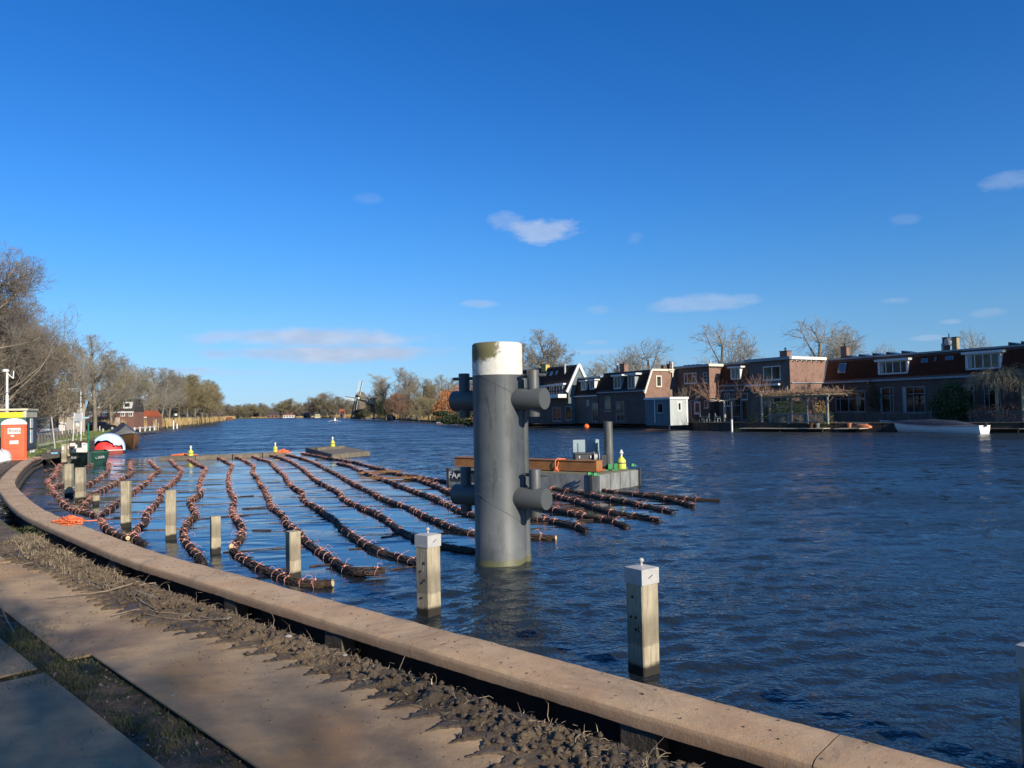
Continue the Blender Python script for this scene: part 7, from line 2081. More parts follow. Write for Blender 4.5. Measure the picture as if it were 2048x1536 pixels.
# orange autumn beech hedge left of the pile
BEECH = M('beech_leaves', (.50, .20, .06), (.38, .13, .04), scale=1, rough=.8)
q = P(892, 846, 0); dq = 190
r = thing('beech_hedge', 'orange brown leaved beech trees at the left side of the pile', 'tree', PD(895, 830, dq))
k = dq / 1500; c_ = PD(892, 800, dq)
leaf_cloud('foliage', BEECH, r, [(c_.x, c_.y, c_.z - 1, 2.6, 2.5, 3.6), (c_.x + 3.2, c_.y + 1, c_.z - .2, 3.2, 2.5, 4.0), (c_.x - 2, c_.y, c_.z - 2.5, 1.6, 2, 2.0), (c_.x + 7, c_.y + 2, c_.z - .8, 3.2, 2.5, 3.8)], 9000, .17, 5)
for dx in (0, 3, 6.5): MB().tube([(c_.x + dx, c_.y, .2), (c_.x + dx, c_.y, c_.z)], [.2, .08], 6).build('trunk', BARKT, r)
# clipped dark hedge and evergreen masses
for k, (px, py, rx, rz_, dq, lb) in enumerate([(884, 827, 2.0, .55, 170, 'dark clipped evergreen hedge left of the pile'), (772, 814, 3.6, 3.2, 275, 'dark evergreen mass between the pale trunks right of the windmill'), (724, 826, 4, 1.8, 320, 'dark evergreen below the windmill'), (900, 840, 2.0, .8, 150, 'low dark shrub at the shore left of the pile'), (955, 835, 6, 1.6, 140, 'dark shrubbery behind the grey pile')]):
    c_ = PD(px, py, dq); r = thing('evergreen_shrub', lb, 'shrub', (c_.x, c_.y, .4))
    leaf_cloud('foliage', M('evergreen_leaves', (.018, .035, .012), (.04, .055, .018), scale=1.2), r, [(c_.x, c_.y, c_.z, rx, rx * .6, rz_)], 2600, .22, k)
    MB().tube([(c_.x, c_.y, .2), (c_.x, c_.y, c_.z)], [.2, .1], 6).build('stem', BARKT, r)

# ================================================================== LEFT BANK
def pz(px, py, z): 
    q = P(px, py, z); return (q.x, q.y)
VG = [pz(x, y, .7) for x, y in ((70, 911), (86, 905), (128, 896), (166, 884), (205, 874), (232, 866), (226, 860), (208, 858), (150, 868), (100, 876), (60, 882), (20, 890), (20, 912))]
land_prism('grass_verge', VG, .70, M('verge_grass2', (.09, .14, .025), (.17, .20, .06), scale=.8, rough=.95, bump=.05, bscale=12), .2)
RD = [pz(x, y, .74) for x, y in ((60, 881.5), (100, 875.5), (150, 867.5), (208, 857.5), (232, 854.5), (222, 852.5), (180, 855), (120, 861), (60, 867))]
land_prism('road', RD, .74, M('reddish_asphalt', (.16, .10, .09), (.20, .14, .125), scale=.5, rough=.9), .2)
SPth = [pz(x, y, .712) for x, y in ((76, 892), (110, 886), (150, 880), (176, 877), (175, 875.5), (140, 878), (100, 883.5), (76, 889))]
land_prism('sand_path', SPth, .712, M('pale_sand', (.62, .56, .42), (.5, .45, .33), scale=2, rough=.95), .6)
rr = np.random.default_rng(3)
vp = []
vg = np.array(VG); 
while len(vp) < 500:
    x = rr.uniform(vg[:, 0].min(), vg[:, 0].max()); y = rr.uniform(vg[:, 1].min(), vg[:, 1].max())
    if poly_sd(np.array([x]), np.array([y]), vg)[0] > .2: vp.append((x, y, .69))
blades('verge_blades', M('verge_blade_green', (.10, .15, .03), (.22, .24, .08), scale=.8, rough=.9), None, vp, 9000, .08, .22, .012, 8, .4)

# site cabin
CG = M('cabin_green', (.03, .105, .075), (.035, .12, .085), rough=.5); CY = M('cabin_yellow', (.85, .66, .02), (.8, .6, .02), rough=.5); CCR = M('cabin_cream', (.62, .56, .40), (.5, .45, .3), rough=.6); CD = M('cabin_dark', (.045, .06, .07), (.04, .05, .06), rough=.5)
ca = Vector((*PD(52, 850, 46.5).xy, 0)); cs = Vector((-.37, .93, 0)).normalized(); cf = Vector((-.93, -.37, 0)).normalized()
zt = hgt(52, 817, 46.5); zb_ = 1.02
cab = thing('site_cabin', 'green site cabin with a bright yellow band below its cream roof, behind the orange toilet', 'site cabin', (ca.x, ca.y, .45))
def cbox(name, a0_, a1_, b0_, b1_, z0, z1, mat, par=None):
    pts = [ca + cf * a + cs * b + Vector((0, 0, z0)) for a, b in ((a0_, b0_), (a1_, b0_), (a1_, b1_), (a0_, b1_))]
    return MB().ext(pts, (0, 0, z1 - z0)).build(name, mat, par or cab)
cbox('front_wall', 0, 6, 0, .06, zb_, zt - .55, CG); cbox('side_wall', 0, .06, .062, 3, zb_, zt - .55, CD); cbox('rear_body', .062, 6, .062, 3, zb_, zt - .552, CD)
cbox('yellow_band', .16, 6, -.03, .03, zt - .55, zt - .22, CY); cbox('side_band', -.03, .10, .03, 3.0, zt - .55, zt - .12, CCR); cbox('corner_post', -.03, .155, -.035, .028, zt - .55, zt - .18, CCR)
cbox('roof', -.1, 6.1, -.08, 3.1, zt - .12, zt, CCR)
cbox('base_frame', .0, 6, .01, 3, zb_ - .14, zb_ - .002, DARKST)
w = cbox('door_window', -.045, -.002, 1.1, 1.75, zb_ + 1.25, zt - .62, M('door_panel_white', (.62, .64, .62))); cbox('door_notice', -.05, -.004, 1.12, 1.7, zb_ + .3, zb_ + 1.15, M('notice_blue', (.30, .45, .62), (.55, .6, .62), scale=8, lo=.4, hi=.5))
for b in (.5, 1.35, 2.2): cbox('support_foot', .0, .35, b, b + .5, .4, zb_ - .145, WHITE if b > .5 else TIMB)
# weather mast
mq = PD(14, 830, 52); r = thing('weather_mast', 'white weather mast with a side arm rising above the green cabin', 'mast', (mq.x, mq.y, .45))
zt2 = hgt(11, 745, 52)
MB().tube([(mq.x, mq.y, .4), (mq.x, mq.y, hgt(13, 790, 52))], .10, 10).tube([(mq.x, mq.y, hgt(13, 790, 52)), (mq.x, mq.y, zt2)], .07, 10).build('mast_tube', WHITE, r, smooth=True)
MB().lathe([(.001, 0), (.2, .02), (.22, .12), (.16, .2), (.001, .22)], (mq.x - .1, mq.y, zt2 + .02), 14).build('camera_dome', WHITE, r, smooth=True)
a = Vector((mq.x, mq.y, zt2 - .05)); b = a + Vector((.42, 0, -.38)); MB().tube([a, b], .035, 8).tube([b, b + Vector((.03, 0, .52))], .04, 8).build('side_arm', WHITE, r, smooth=True)
MB().lathe([(.14, -.03), (.14, .03), (.001, .03)], (mq.x, mq.y, hgt(13, 784, 52)), 12).build('bracket', GALV, r)
# portable toilet
TO = M('toilet_orange', (.72, .095, .022), (.62, .08, .02), scale=1.5, rough=.45)
td = 43.0; ta = Vector((*PD(3, 900, td).xy, 0)); tf = Vector((.82, .572, 0)); tn = Vector((-tf.y, tf.x, 0)); tw_ = 1.19
zt3 = hgt(28, 849, td); zr = hgt(28, 836.5, td); zg0 = .50
toi = thing('portable_toilet', 'orange portable toilet with a domed white roof at the start of the quay', 'portable toilet', (ta.x + .7, ta.y, zg0))
def tq(name, x0, x1, y0, y1, z0, z1, mat, par=None):
    return MB().ext([ta + tf * x + tn * y + Vector((0, 0, z0)) for x, y in ((x0, y0), (x1, y0), (x1, y1), (x0, y1))], (0, 0, z1 - z0)).build(name, mat, par or toi)
tq('body', .0, tw_, .03, 1.25, zg0 + .1, zt3, TO)
dr_ = tq('door', .1, tw_ - .1, -.01, .028, zg0 + .14, zt3 - .04, M('toilet_door_orange', (.76, .105, .025), (.68, .09, .022), rough=.42))
for z0, z1 in ((.15, .5), (.55, .95), (1.0, 1.22), (1.75, 1.9)):
    pts = [(.22, z0 + .06), (.30, z0), (tw_ - .30, z0), (tw_ - .22, z0 + .06), (tw_ - .22, z1 - .05), (tw_ - .30, z1), (.30, z1), (.22, z1 - .05)]
    MB().ext([ta + tf * x + tn * -.035 + Vector((0, 0, zg0 + .1 + z)) for x, z in pts], tuple(tn * .022)).build('door_panel', TO, dr_)
for x in (.03, tw_ - .03): tq('corner_pillar', x - .05, x + .05, -.03, .07, zg0 + .05, zt3, M('toilet_edge', (.62, .10, .03)))
for k in range(6): tq('side_vent', tw_ + .002, tw_ + .03, .2, 1.05, zg0 + .3 + k * .28, zg0 + .38 + k * .28, M('toilet_edge', (.62, .10, .03)))
tq('base_skid', -.05, tw_ + .05, -.06, 1.3, zg0 - .02, zg0 + .098, TO)
sg = tq('sign_board', tw_ * .24, tw_ * .76, -.05, -.037, zg0 + 1.50, zg0 + 1.84, M('sign_white', (.78, .74, .66)))
lettering('Boels', ta + tf * tw_ * .27 + tn * -.055 + Vector((0, 0, zg0 + 1.60)), atan2(tf.y, tf.x), .26, M('sign_letter_dark', (.06, .04, .04)), toi)
tq('notice_plate', tw_ * .32, tw_ * .68, -.05, -.037, zg0 + .92, zg0 + 1.12, M('sign_white', (.78, .74, .66))); tq('indicator_plate', tw_ * .36, tw_ * .50, -.05, -.037, zg0 + 1.34, zg0 + 1.43, M('sign_white', (.78, .74, .66)))
tq('header_print', tw_ * .16, tw_ * .84, -.02, -.012, zt3 - .17, zt3 - .07, M('header_brown', (.40, .10, .04)))
mb = MB(); n = 12; pts = [ta + tf * (tw_ / 2 - (tw_ / 2 + .04) * cos(pi * i / n)) + Vector((0, 0, zt3 + (zr - zt3) * sin(pi * i / n))) + tn * -.05 for i in range(n + 1)]
mb.ext(pts, tuple(tn * 1.35)); mb.build('roof', WHITE, toi, smooth=True)
# white big bag
bq_ = PD(2, 915, 40.5); r = thing('big_bag', 'white woven bulk bag slumped on the ground left of the orange toilet', 'bulk bag', (bq_.x, bq_.y, .48))
mb = MB(); prof = [(.001, 0), (.40, .02), (.50, .15), (.47, .40), (.36, .62), (.22, .72), (.001, .75)]
mb.lathe(prof, (bq_.x, bq_.y, .48), 18); mb.v = [(x + .07 * mnoise.noise(Vector((x * 3, y * 3, z * 3))), y, z + .06 * mnoise.noise(Vector((x * 4, y * 4, z * 2 + 5)))) for x, y, z in mb.v]
mb.build('bag', M('woven_white', (.70, .69, .66), (.55, .55, .53), scale=6, bump=.01), r, smooth=True)
for sx in (-.2, .2): MB().tube(smooth_path([Vector((bq_.x + sx, bq_.y - .2, 1.15)), Vector((bq_.x + sx * 1.3, bq_.y - .35, 1.32)), Vector((bq_.x + sx * 1.9, bq_.y - .3, 1.0))], .05, 2), .02, 5).build('strap', WHITE, r)
# temporary fence panel
fd = 47.5; f0_, f1_ = PD(76, 880, 52), PD(106, 880, fd)
fp = thing('fence_panel', 'leaning white mesh fence panel on a blue foot block, beside the cabin', 'fence panel', (f1_.x, f1_.y, .7))
A_ = PD(76, 839, 52); B_ = PD(103, 834.5, fd); C_ = PD(110, 897, fd); D_ = PD(76, 897, 52)
for a, b in ((A_, B_), (B_, C_), (D_, PD(109.5, 889, fd)), (A_.lerp(D_, .47), B_.lerp(C_, .43))): MB().tube([a, b], .035, 6).build('frame_tube', GALV, fp, smooth=True)
mb = MB()
for k in range(1, 16): mb.tube([A_.lerp(B_, k / 16), D_.lerp(C_, k / 16)], .008, 3)
tag(mb.build('mesh_wires', GALV, fp), kind='stuff')
MB().box((C_.x, C_.y, .62), (.36, .25, .2), .2).build('foot_block', M('block_blue', (.20, .45, .66)), fp)
# fishing style jetty at the coping end with piles
jt = thing('timber_jetty', 'old brown timber jetty where the coping ends, below the fence panel', 'jetty', P(105, 905, .62))
jp = [P(84, 913, .62), P(128, 906.5, .62), P(126, 897.5, .62), P(78, 904, .62)]
for k in range(10):
    a, b = jp[0].lerp(jp[1], k / 10), jp[0].lerp(jp[1], (k + .93) / 10); c, d = jp[3].lerp(jp[2], (k + .93) / 10), jp[3].lerp(jp[2], k / 10)
    MB().ext([a - Vector((0, 0, .07)), b - Vector((0, 0, .07)), c - Vector((0, 0, .07)), d - Vector((0, 0, .07))], (0, 0, .07)).build('deck_board', TIMB, jt)
MB().beam(jp[0] - Vector((0, 0, .14)), jp[1] - Vector((0, 0, .14)), .10, .14).build('edge_beam', TIMB, jt)
MB().beam(P(97, 903, .75), P(127, 899, .75), .22, .2).build('kerb_timber', TIMB, jt)
for px in (100, 112): q = P(px, 922, 0); MB().tube([(q.x, q.y, -1), (q.x, q.y, .5)], .12, 9).build('jetty_pile', POST, jt, smooth=True)
q = P(97, 928, 0); r = thing('mooring_post', 'low pale marker post with an orange rope tied to it, in the coping bend', 'mooring post', (q.x, q.y, 0))
MB().lathe([(.001, -.8), (.13, -.8), (.13, .12), (.17, .16), (.19, .3), (.14, .42), (.001, .46)], (q.x, q.y, 0), 14).build('post_shaft', M('pale_post', (.5, .45, .34)), r, smooth=True)
tq_ = Vector((q.x, q.y, .36)); tag(MB().tube(smooth_path([P(58, 914, .9), P(75, 920, .62) + Vector((0, 0, .04)), tq_, P(112, 932, .1)], .3, 2), .022, 5).build('mooring_rope', ROPE, None, smooth=True), 'long pink rope from the orange toilet to the leftmost brushwood bundle', 'rope')
for (x0, x1, ty, by, lb) in ((124, 134, 888, 928, 'square pale timber pile with a white tag, left of the green workboat'), (135, 144, 887.5, 915, 'square timber pile just behind the tagged one')):
    q = P((x0 + x1) / 2, by, 0); r = thing('mooring_post', lb, 'mooring post', (q.x, q.y, 0)); w_ = (x1 - x0) * q.y / 1500 * .85
    zt4 = hgt(x0, ty, q.y)
    MB().box((q.x, q.y, zt4 / 2 - .5), (w_, w_, zt4 + 1), .25).build('post_shaft', POST, r)
    MB().box((q.x, q.y - w_ * .62, zt4 - .25), (.13, .02, .2), .2).build('name_tag', WHITE, r)
# green workboat seen from its bow
WG = M('workboat_green', (.025, .085, .055), (.02, .065, .045), scale=2, rough=.45)
wf = P(182, 931, 0); wl_ = PD(139, 915, wf.y + 1.6); wr_ = PD(219, 915, wf.y + 1.8)
wbt = thing('workboat', 'dark green steel workboat with white lettering on both bow plates', 'workboat', (wf.x, wf.y + 2, 0))
zt5 = hgt(182, 905.5, wf.y)
F0 = Vector((wf.x, wf.y, 0)); L0 = Vector((wl_.x, wl_.y, 0)); R0_ = Vector((wr_.x, wr_.y, 0)); bk2 = Vector((-3.0, 5.0, 0))
def up(p, z, o=0): return Vector((p.x, p.y, z))
lo_ = [F0 + Vector((0, .25, -.3)), R0_ + Vector((-.35, .1, -.3)), R0_ + bk2 + Vector((-.3, 0, -.3)), L0 + bk2 + Vector((.3, 0, -.3)), L0 + Vector((.35, .1, -.3))]
mi_ = [F0 + Vector((0, .02, .25)), R0_ + Vector((-.12, 0, .25)), R0_ + bk2 + Vector((-.1, 0, .25)), L0 + bk2 + Vector((.1, 0, .25)), L0 + Vector((.12, 0, .25))]
hi_ = [F0 + Vector((0, -.12, zt5)), R0_ + Vector((0, 0, zt5 - .04)), R0_ + bk2 + Vector((0, 0, zt5 - .1)), L0 + bk2 + Vector((0, 0, zt5 - .1)), L0 + Vector((0, 0, zt5 - .04))]
V = lo_ + mi_ + hi_; F = [(i, (i + 1) % 5, 5 + (i + 1) % 5, 5 + i) for i in range(5)] + [(5 + i, 5 + (i + 1) % 5, 10 + (i + 1) % 5, 10 + i) for i in range(5)]
MB().add(V, F).build('hull', WG, wbt)
MB().add([p - Vector((0, 0, .12)) for p in hi_], [(0, 1, 2, 3, 4)]).build('deck', DECKM, wbt)
for i in (0, 1, 4): MB().tube([hi_[i], hi_[(i + 1) % 5]], .035, 6).build('rub_rail', M('rail_green', (.05, .16, .10)), wbt, smooth=True)
MB().beam(F0 + Vector((0, -.10, .0)), F0 + Vector((0, -.2, zt5 + .02)), .10, .06).build('stem_plate', M('rail_green', (.05, .16, .10)), wbt)
dl = (F0 - L0).normalized(); dr2 = (R0_ - F0).normalized()
lettering('ALCMO', L0 + dl * .30 + Vector((.0, -.10, .36)), atan2(dl.y, dl.x), .20, WHITE, wbt, tilt=pi / 2 - .1)
for tx_, o_ in (('C', .55), ('DOOR', .78)): lettering(tx_, F0 + dr2 * o_ + Vector((0, -.13, .36)), atan2(dr2.y, dr2.x), .22, WHITE, wbt, tilt=pi / 2 - .1)
# deck gear standing on the workboat
for k, (px, ty, wd, hh, mt, lb, nm, ct) in enumerate([(158, 893, .75, .35, CREAM, 'pale canvas bundle lying on the green workboat deck', 'canvas_bundle', 'bundle'), (152, 886, .13, .55, WHITE, 'thin white stanchion on the left of the workboat deck', 'stanchion', 'stanchion'), (168, 889, .30, .5, WHITE, 'white jerrycan on the workboat deck, left one of two', 'jerrycan', 'jerrycan'), (173, 885, .28, .62, M('bag_offwhite', (.6, .58, .52)), 'taller off white jerrycan beside the green post', 'jerrycan', 'jerrycan')]):
    q = PD(px, 905, wf.y + 2.2 + .1 * k); z = zt5 - .12
    r = thing(nm, lb, ct, (q.x, q.y, z)); 
    mb = MB(); mb.lathe([(.001, 0), (wd / 2, 0), (wd / 2 * 1.03, hh * .5), (wd / 2 * .9, hh * .85), (wd * .15, hh), (.001, hh)], (q.x, q.y, z), 10)
    mb.build('body', mt, r, smooth=True); MB().lathe([(wd * .1, hh), (wd * .1, hh + .06), (.001, hh + .07)], (q.x, q.y, z), 8).build('cap', DARKST, r)
q = PD(158, 880, wf.y + 5.5); r = thing('deck_rack', 'dark stacked gear rack at the stern of the green workboat', 'rack', (q.x, q.y, zt5 - .1))
for z in (.15, .5): MB().box((q.x + .2, q.y, zt5 + z), (1.5, .5, .1)).build('shelf', M('dark_wood', (.09, .05, .03)), r)
for dx in (-.5, .2, .9): MB().box((q.x + dx, q.y, zt5 + .2), (.08, .4, .7)).build('upright', DARKST, r)
for dx in (-.3, .5): MB().box((q.x + dx, q.y - .1, zt5 + .33), (.35, .3, .22)).build('white_box', WHITE, r)
# green pole on a black pile in front of the workboat
q = P(180.5, 933, 0); q.y -= .2; zk = hgt(181, 903, q.y); ztp = hgt(180, 846, q.y)
r = thing('green_post', 'green steel post on a black pile standing at the workboat bow', 'post', (q.x, q.y, 0))
MB().tube([(q.x, q.y, -1), (q.x, q.y, zk)], .075, 12).build('black_pile', DARKST, r, smooth=True)
MB().tube([(q.x, q.y, zk), (q.x, q.y, ztp)], .048, 12).build('green_tube', M('post_green', (.02, .15, .085)), r, smooth=True)
MB().box((q.x - .07, q.y, ztp + .02), (.16, .14, .26)).build('head_box', DARKST, r); MB().tube([(q.x - .1, q.y, ztp + .1), (q.x - .14, q.y, ztp + .25)], .02, 6).build('hook', DARKST, r)
for z in (.45, .62): MB().lathe([(.06, -.03), (.085, 0), (.06, .03)], (q.x, q.y, zk + (ztp - zk) * z), 10).build('clamp', M('post_green', (.02, .15, .085)), r)
# tent covered boat red / pale blue
PB = M('pale_blue_canvas', (.52, .64, .80), (.42, .56, .78), scale=1.0, rough=.6, bump=.02, bscale=2.5); RC = M('red_canvas', (.72, .02, .02), (.60, .015, .02), scale=1, rough=.55, bump=.02, bscale=2.5)
dB_ = 59.0; cb = PD(216, 900, dB_); w2 = 62 * dB_ / 1500 / 2; hh = hgt(216, 867, dB_) - .25
cv = thing('covered_boat', 'boat under a pale blue domed tent with a bright red end, behind the green workboat', 'boat', (cb.x, cb.y + 2, 0))
ax2 = Vector((-.45, .89, 0)).normalized(); sx2 = Vector((ax2.y, -ax2.x, 0)); c0 = Vector((cb.x, cb.y, 0))
mb = MB(); V = []
for i, (t, kx_, kz_) in enumerate([(0, .86, .80), (.10, .97, .96), (.5, 1, 1), (2.2, 1, 1), (4.2, .92, .92), (5.2, .7, .7), (5.6, .3, .4)]):
    for j in range(17):
        a = pi * j / 16; V.append(c0 + ax2 * t + sx2 * (-cos(a) * w2 * kx_) + Vector((0, 0, .25 + hh * kz_ * sin(a) ** .85)))
mb.add(V, [(i * 17 + j, i * 17 + j + 1, (i + 1) * 17 + j + 1, (i + 1) * 17 + j) for i in range(6) for j in range(16)]); mb.build('tent_cover', PB, cv, smooth=True)
mb = MB(); V = []; NS = 6
for i in range(NS + 1):
    k_ = i / NS
    for j in range(17):
        a = pi * j / 16; bl = 1 + .12 * mnoise.noise(Vector((j * .4, i * .6, 2)))
        V.append(c0 - ax2 * (.28 * (1 - k_ ** 2) - .22) + sx2 * (-cos(a) * w2 * .82 * k_) + Vector((0, 0, .16 + (hh * .62 + .1 * sin(3 * a)) * k_ * sin(a) * bl)))
mb.add(V, [(i * 17 + j, i * 17 + j + 1, (i + 1) * 17 + j + 1, (i + 1) * 17 + j) for i in range(NS) for j in range(16)]); mb.build('red_end_panel', RC, cv, smooth=True)
# upper fold of blue cover hanging over the red panel
mb = MB(); V = []
for j in range(25):
    a = pi * j / 24; e = Vector((-cos(a) * w2 * .86, 0, 0)); zt6 = .25 + hh * .80 * sin(a) ** .85; q_ = min(1, max(0, (j / 24 - .48) / .22)); zl = max(.27, min(zt6 - .01, .25 + hh * (.60 - .30 * q_ * q_ * (3 - 2 * q_) + .02 * sin(j * 1.3))))
    V += [c0 + sx2 * e.x + ax2 * .0 + Vector((0, 0, zt6)), c0 + sx2 * e.x * 1.0 - ax2 * .13 + Vector((0, 0, (zt6 + zl) / 2)), c0 + sx2 * e.x - ax2 * .12 + Vector((0, 0, zl))]
mb.add(V, [(i * 3 + j, i * 3 + j + 1, (i + 1) * 3 + j + 1, (i + 1) * 3 + j) for i in range(24) for j in range(2)]); mb.build('cover_flap', PB, cv, smooth=True)
mb = MB(); hp = []
for (t, k_) in ((-.15, .62), (0, .9), (.6, 1.0), (3.5, 1.0), (5.5, .5), (6.2, .05)):
    for (a, z) in ((-1, .28), (-.9, -.2), (.9, -.2), (1, .28)): hp.append(c0 + ax2 * t + sx2 * (a * w2 * .98 * k_) + Vector((0, 0, z)))
mb.add(hp, [(i * 4 + j, i * 4 + j + 1, (i + 1) * 4 + j + 1, (i + 1) * 4 + j) for i in range(5) for j in range(3)] + [(0, 1, 2, 3)]); mb.build('hull', M('hull_red_brown', (.32, .05, .04)), cv)
MB().tube([hp[0], hp[4], hp[8]], .04, 6).tube([hp[3], hp[7], hp[11]], .04, 6).tube([hp[0], hp[3]], .04, 6).build('rub_rail', TRIM, cv)
MB().lathe([(.001, -.09), (.08, -.05), (.09, 0), (.07, .06), (.001, .14)], c0 + sx2 * .45 - ax2 * .22 + Vector((0, 0, .72)), 10).build('fender', WHITE, cv, smooth=True)
# wooden boat with a dark tarp
WOODH = M('varnished_wood', (.36, .17, .05), (.26, .11, .03), scale=3, rough=.4, stretch=(1, 1, 5))
st, bw = PD(236, 880, 77), P(264, 897, 0); st.z = 0; bw = Vector((bw.x, bw.y, 0))
vb, a_, b_, ax3, s3 = hull_boat('wooden_boat', 'varnished wooden boat under a grey cover and black peaked tarp, behind the red one', st, bw, 2.5, 1.05, 1.0, 1.45, WOODH, sheer_mat=M('cover_grey', (.28, .26, .22)), cover=M('cover_grey', (.30, .28, .24), (.24, .22, .19), rough=.8), cover_h=.55, transom=.8, rake=.6)
mb = MB(); c_ = Vector((*PD(246, 868, 74).xy, 0)); e1_ = s3 * 1.35; V = []
for t, k_ in ((-2.6, .7), (-1.2, 1), (.8, 1), (2.0, .75)):
    for j in range(7):
        f = j / 6; V.append(c_ + ax3 * t + e1_ * (2 * f - 1) * 1.05 * k_ + Vector((0, 0, 1.3 + (1 - abs(2 * f - 1)) * 1.05 * k_ - .12 * sin(pi * f * 2) ** 2)))
mb.add(V, [(i * 7 + j, i * 7 + j + 1, (i + 1) * 7 + j + 1, (i + 1) * 7 + j) for i in range(3) for j in range(6)] + [(0, 1, 2, 3, 4, 5, 6), (21, 22, 23, 24, 25, 26, 27)]); mb.build('black_tarp', M('black_tarp', (.03, .035, .04), (.05, .055, .06), rough=.5), vb, smooth=True, sharp=50)
# channel markers and stage at the reeds
for k, (px, by, ty, w_, lb) in enumerate([(312, 861, 839, 3.2, 'grey timber dolphin post at the reed edge, left one of a pair'), (316.5, 861, 846, 2.2, 'short grey post right beside the timber dolphin'), (347, 858, 826, 2.6, 'white channel marker post with a dark top by the reeds'), (354, 857, 847, 2.6, 'stubby white post right of the channel marker')]):
    q = P(px, by, 0); r = thing('marker_post', lb, 'marker post', (q.x, q.y, 0)); rad = w_ * q.y / 1500 / 2; zt7 = hgt(px, ty, q.y); zmid = zt7 * .55 if k == 2 else zt7
    MB().tube([(q.x, q.y, -1), (q.x, q.y, zmid)], rad, 10).build('post_shaft', WHITE if k > 1 else POST, r, smooth=True)
    if k == 2: MB().tube([(q.x, q.y, zmid), (q.x, q.y, zt7)], rad * .8, 10).build('dark_top', DARKST, r, smooth=True); MB().box((q.x + .6, q.y, zt7 - .4), (.5, .3, .5)).build('lantern', WHITE, r); MB().beam((q.x, q.y, zt7 - .6), (q.x + .6, q.y, zt7 - .6), .1).build('bracket', DARKST, r)
    else: MB().lathe([(.001, 0), (rad * 1.1, 0), (rad * 1.1, .1), (.001, .2)], (q.x, q.y, zt7), 8).build('cap', TIMB, r)
sj = thing('reed_stage', 'low white railed timber stage at the edge of the tall reeds', 'jetty', P(285, 864, 0))
a, b = P(268, 866, .4), P(308, 862, .4)
for k in range(8): MB().ext([a.lerp(b, k / 8), a.lerp(b, (k + .94) / 8), a.lerp(b, (k + .94) / 8) + Vector((.3, 2, 0)), a.lerp(b, k / 8) + Vector((.3, 2, 0))], (0, 0, .1)).build('deck_board', TIMB, sj)
for k in range(5): q = a.lerp(b, k / 4); MB().box((q.x, q.y + .2, .5), (.18, .18, 1.6)).build('stage_post', WHITE, sj)
MB().beam(a + Vector((0, .2, .75)), b + Vector((0, .2, .75)), .1, .12).build('rail', WHITE, sj)
# street lamp, notice board, signs
lq = PD(161.5, 868, 96); zl_ = hgt(163, 777.5, 96); LG = M('lamp_grey', (.55, .56, .54), rough=.5)
r = thing('street_lamp', 'tall grey street lamp with a single arm reaching left over the road', 'street lamp', (lq.x, lq.y, .7))
MB().tube([(lq.x, lq.y, .6), (lq.x, lq.y, 3.2), (lq.x, lq.y, zl_ - .4)], [.13, .10, .07], 10).build('pole', LG, r, smooth=True)
MB().tube(smooth_path([Vector((lq.x, lq.y, zl_ - .45)), Vector((lq.x, lq.y, zl_ - .1)), Vector((lq.x - .4, lq.y, zl_)), Vector((lq.x - 1.0, lq.y, zl_))], .15, 1), .05, 8).build('arm', LG, r, smooth=True)
MB().box((lq.x - 1.25, lq.y, zl_ + .02), (.8, .25, .12)).build('lamp_head', LG, r)
nd = 66; a, b = PD(149, 843, nd), PD(165, 842, nd + 1); r = thing('notice_board', 'grey notice board on two slim white posts on the grass verge', 'notice board', (a.x, a.y, .7))
zu, zd = hgt(157, 826, nd), hgt(157, 843, nd)
MB().ext([Vector((a.x, a.y, zd)), Vector((b.x, b.y, zd)), Vector((b.x, b.y, zu)), Vector((a.x, a.y, zu))], (0, .06, 0)).build('board', M('board_grey', (.45, .46, .46), (.38, .38, .37), scale=3), r)
for q in (a, b): MB().tube([(q.x - .12, q.y - .05, .65), (q.x, q.y - .05, zu + .05)], .035, 8).build('post', WHITE, r, smooth=True)
q = PD(154, 842, 84); r = thing('blue_sign', 'blue and white road sign partly behind the notice board', 'sign', (q.x, q.y, .7))
MB().box((q.x, q.y, hgt(154, 841, 84)), (.62, .04, .38)).build('sign_plate', M('sign_blue', (.05, .16, .60)), r); MB().box((q.x, q.y - .03, hgt(154, 841, 84)), (.4, .02, .12)).build('white_symbol', WHITE, r)
MB().box((q.x + .1, q.y, hgt(157, 849, 84)), (.34, .03, .42)).build('lower_plate', WHITE, r); MB().tube([(q.x, q.y + .05, .6), (q.x, q.y + .05, hgt(154, 838, 84))], .04, 8).build('post', GALV, r)
q = PD(172, 836, 92); r = thing('street_name_sign', 'pale blue pointing sign between the street lamp and the black car', 'sign', (q.x, q.y, .7))
MB().ext([PD(165, 837.5, 92), PD(176, 836.5, 92), PD(180, 835, 92), PD(176, 833.5, 92), PD(165, 834.5, 92)], (0, .05, 0)).build('sign_plate', M('sign_cyan', (.40, .66, .80)), r); MB().tube([(q.x - .35, q.y + .1, .6), (q.x - .35, q.y + .1, hgt(170, 833, 92))], .04, 8).build('post', GALV, r)
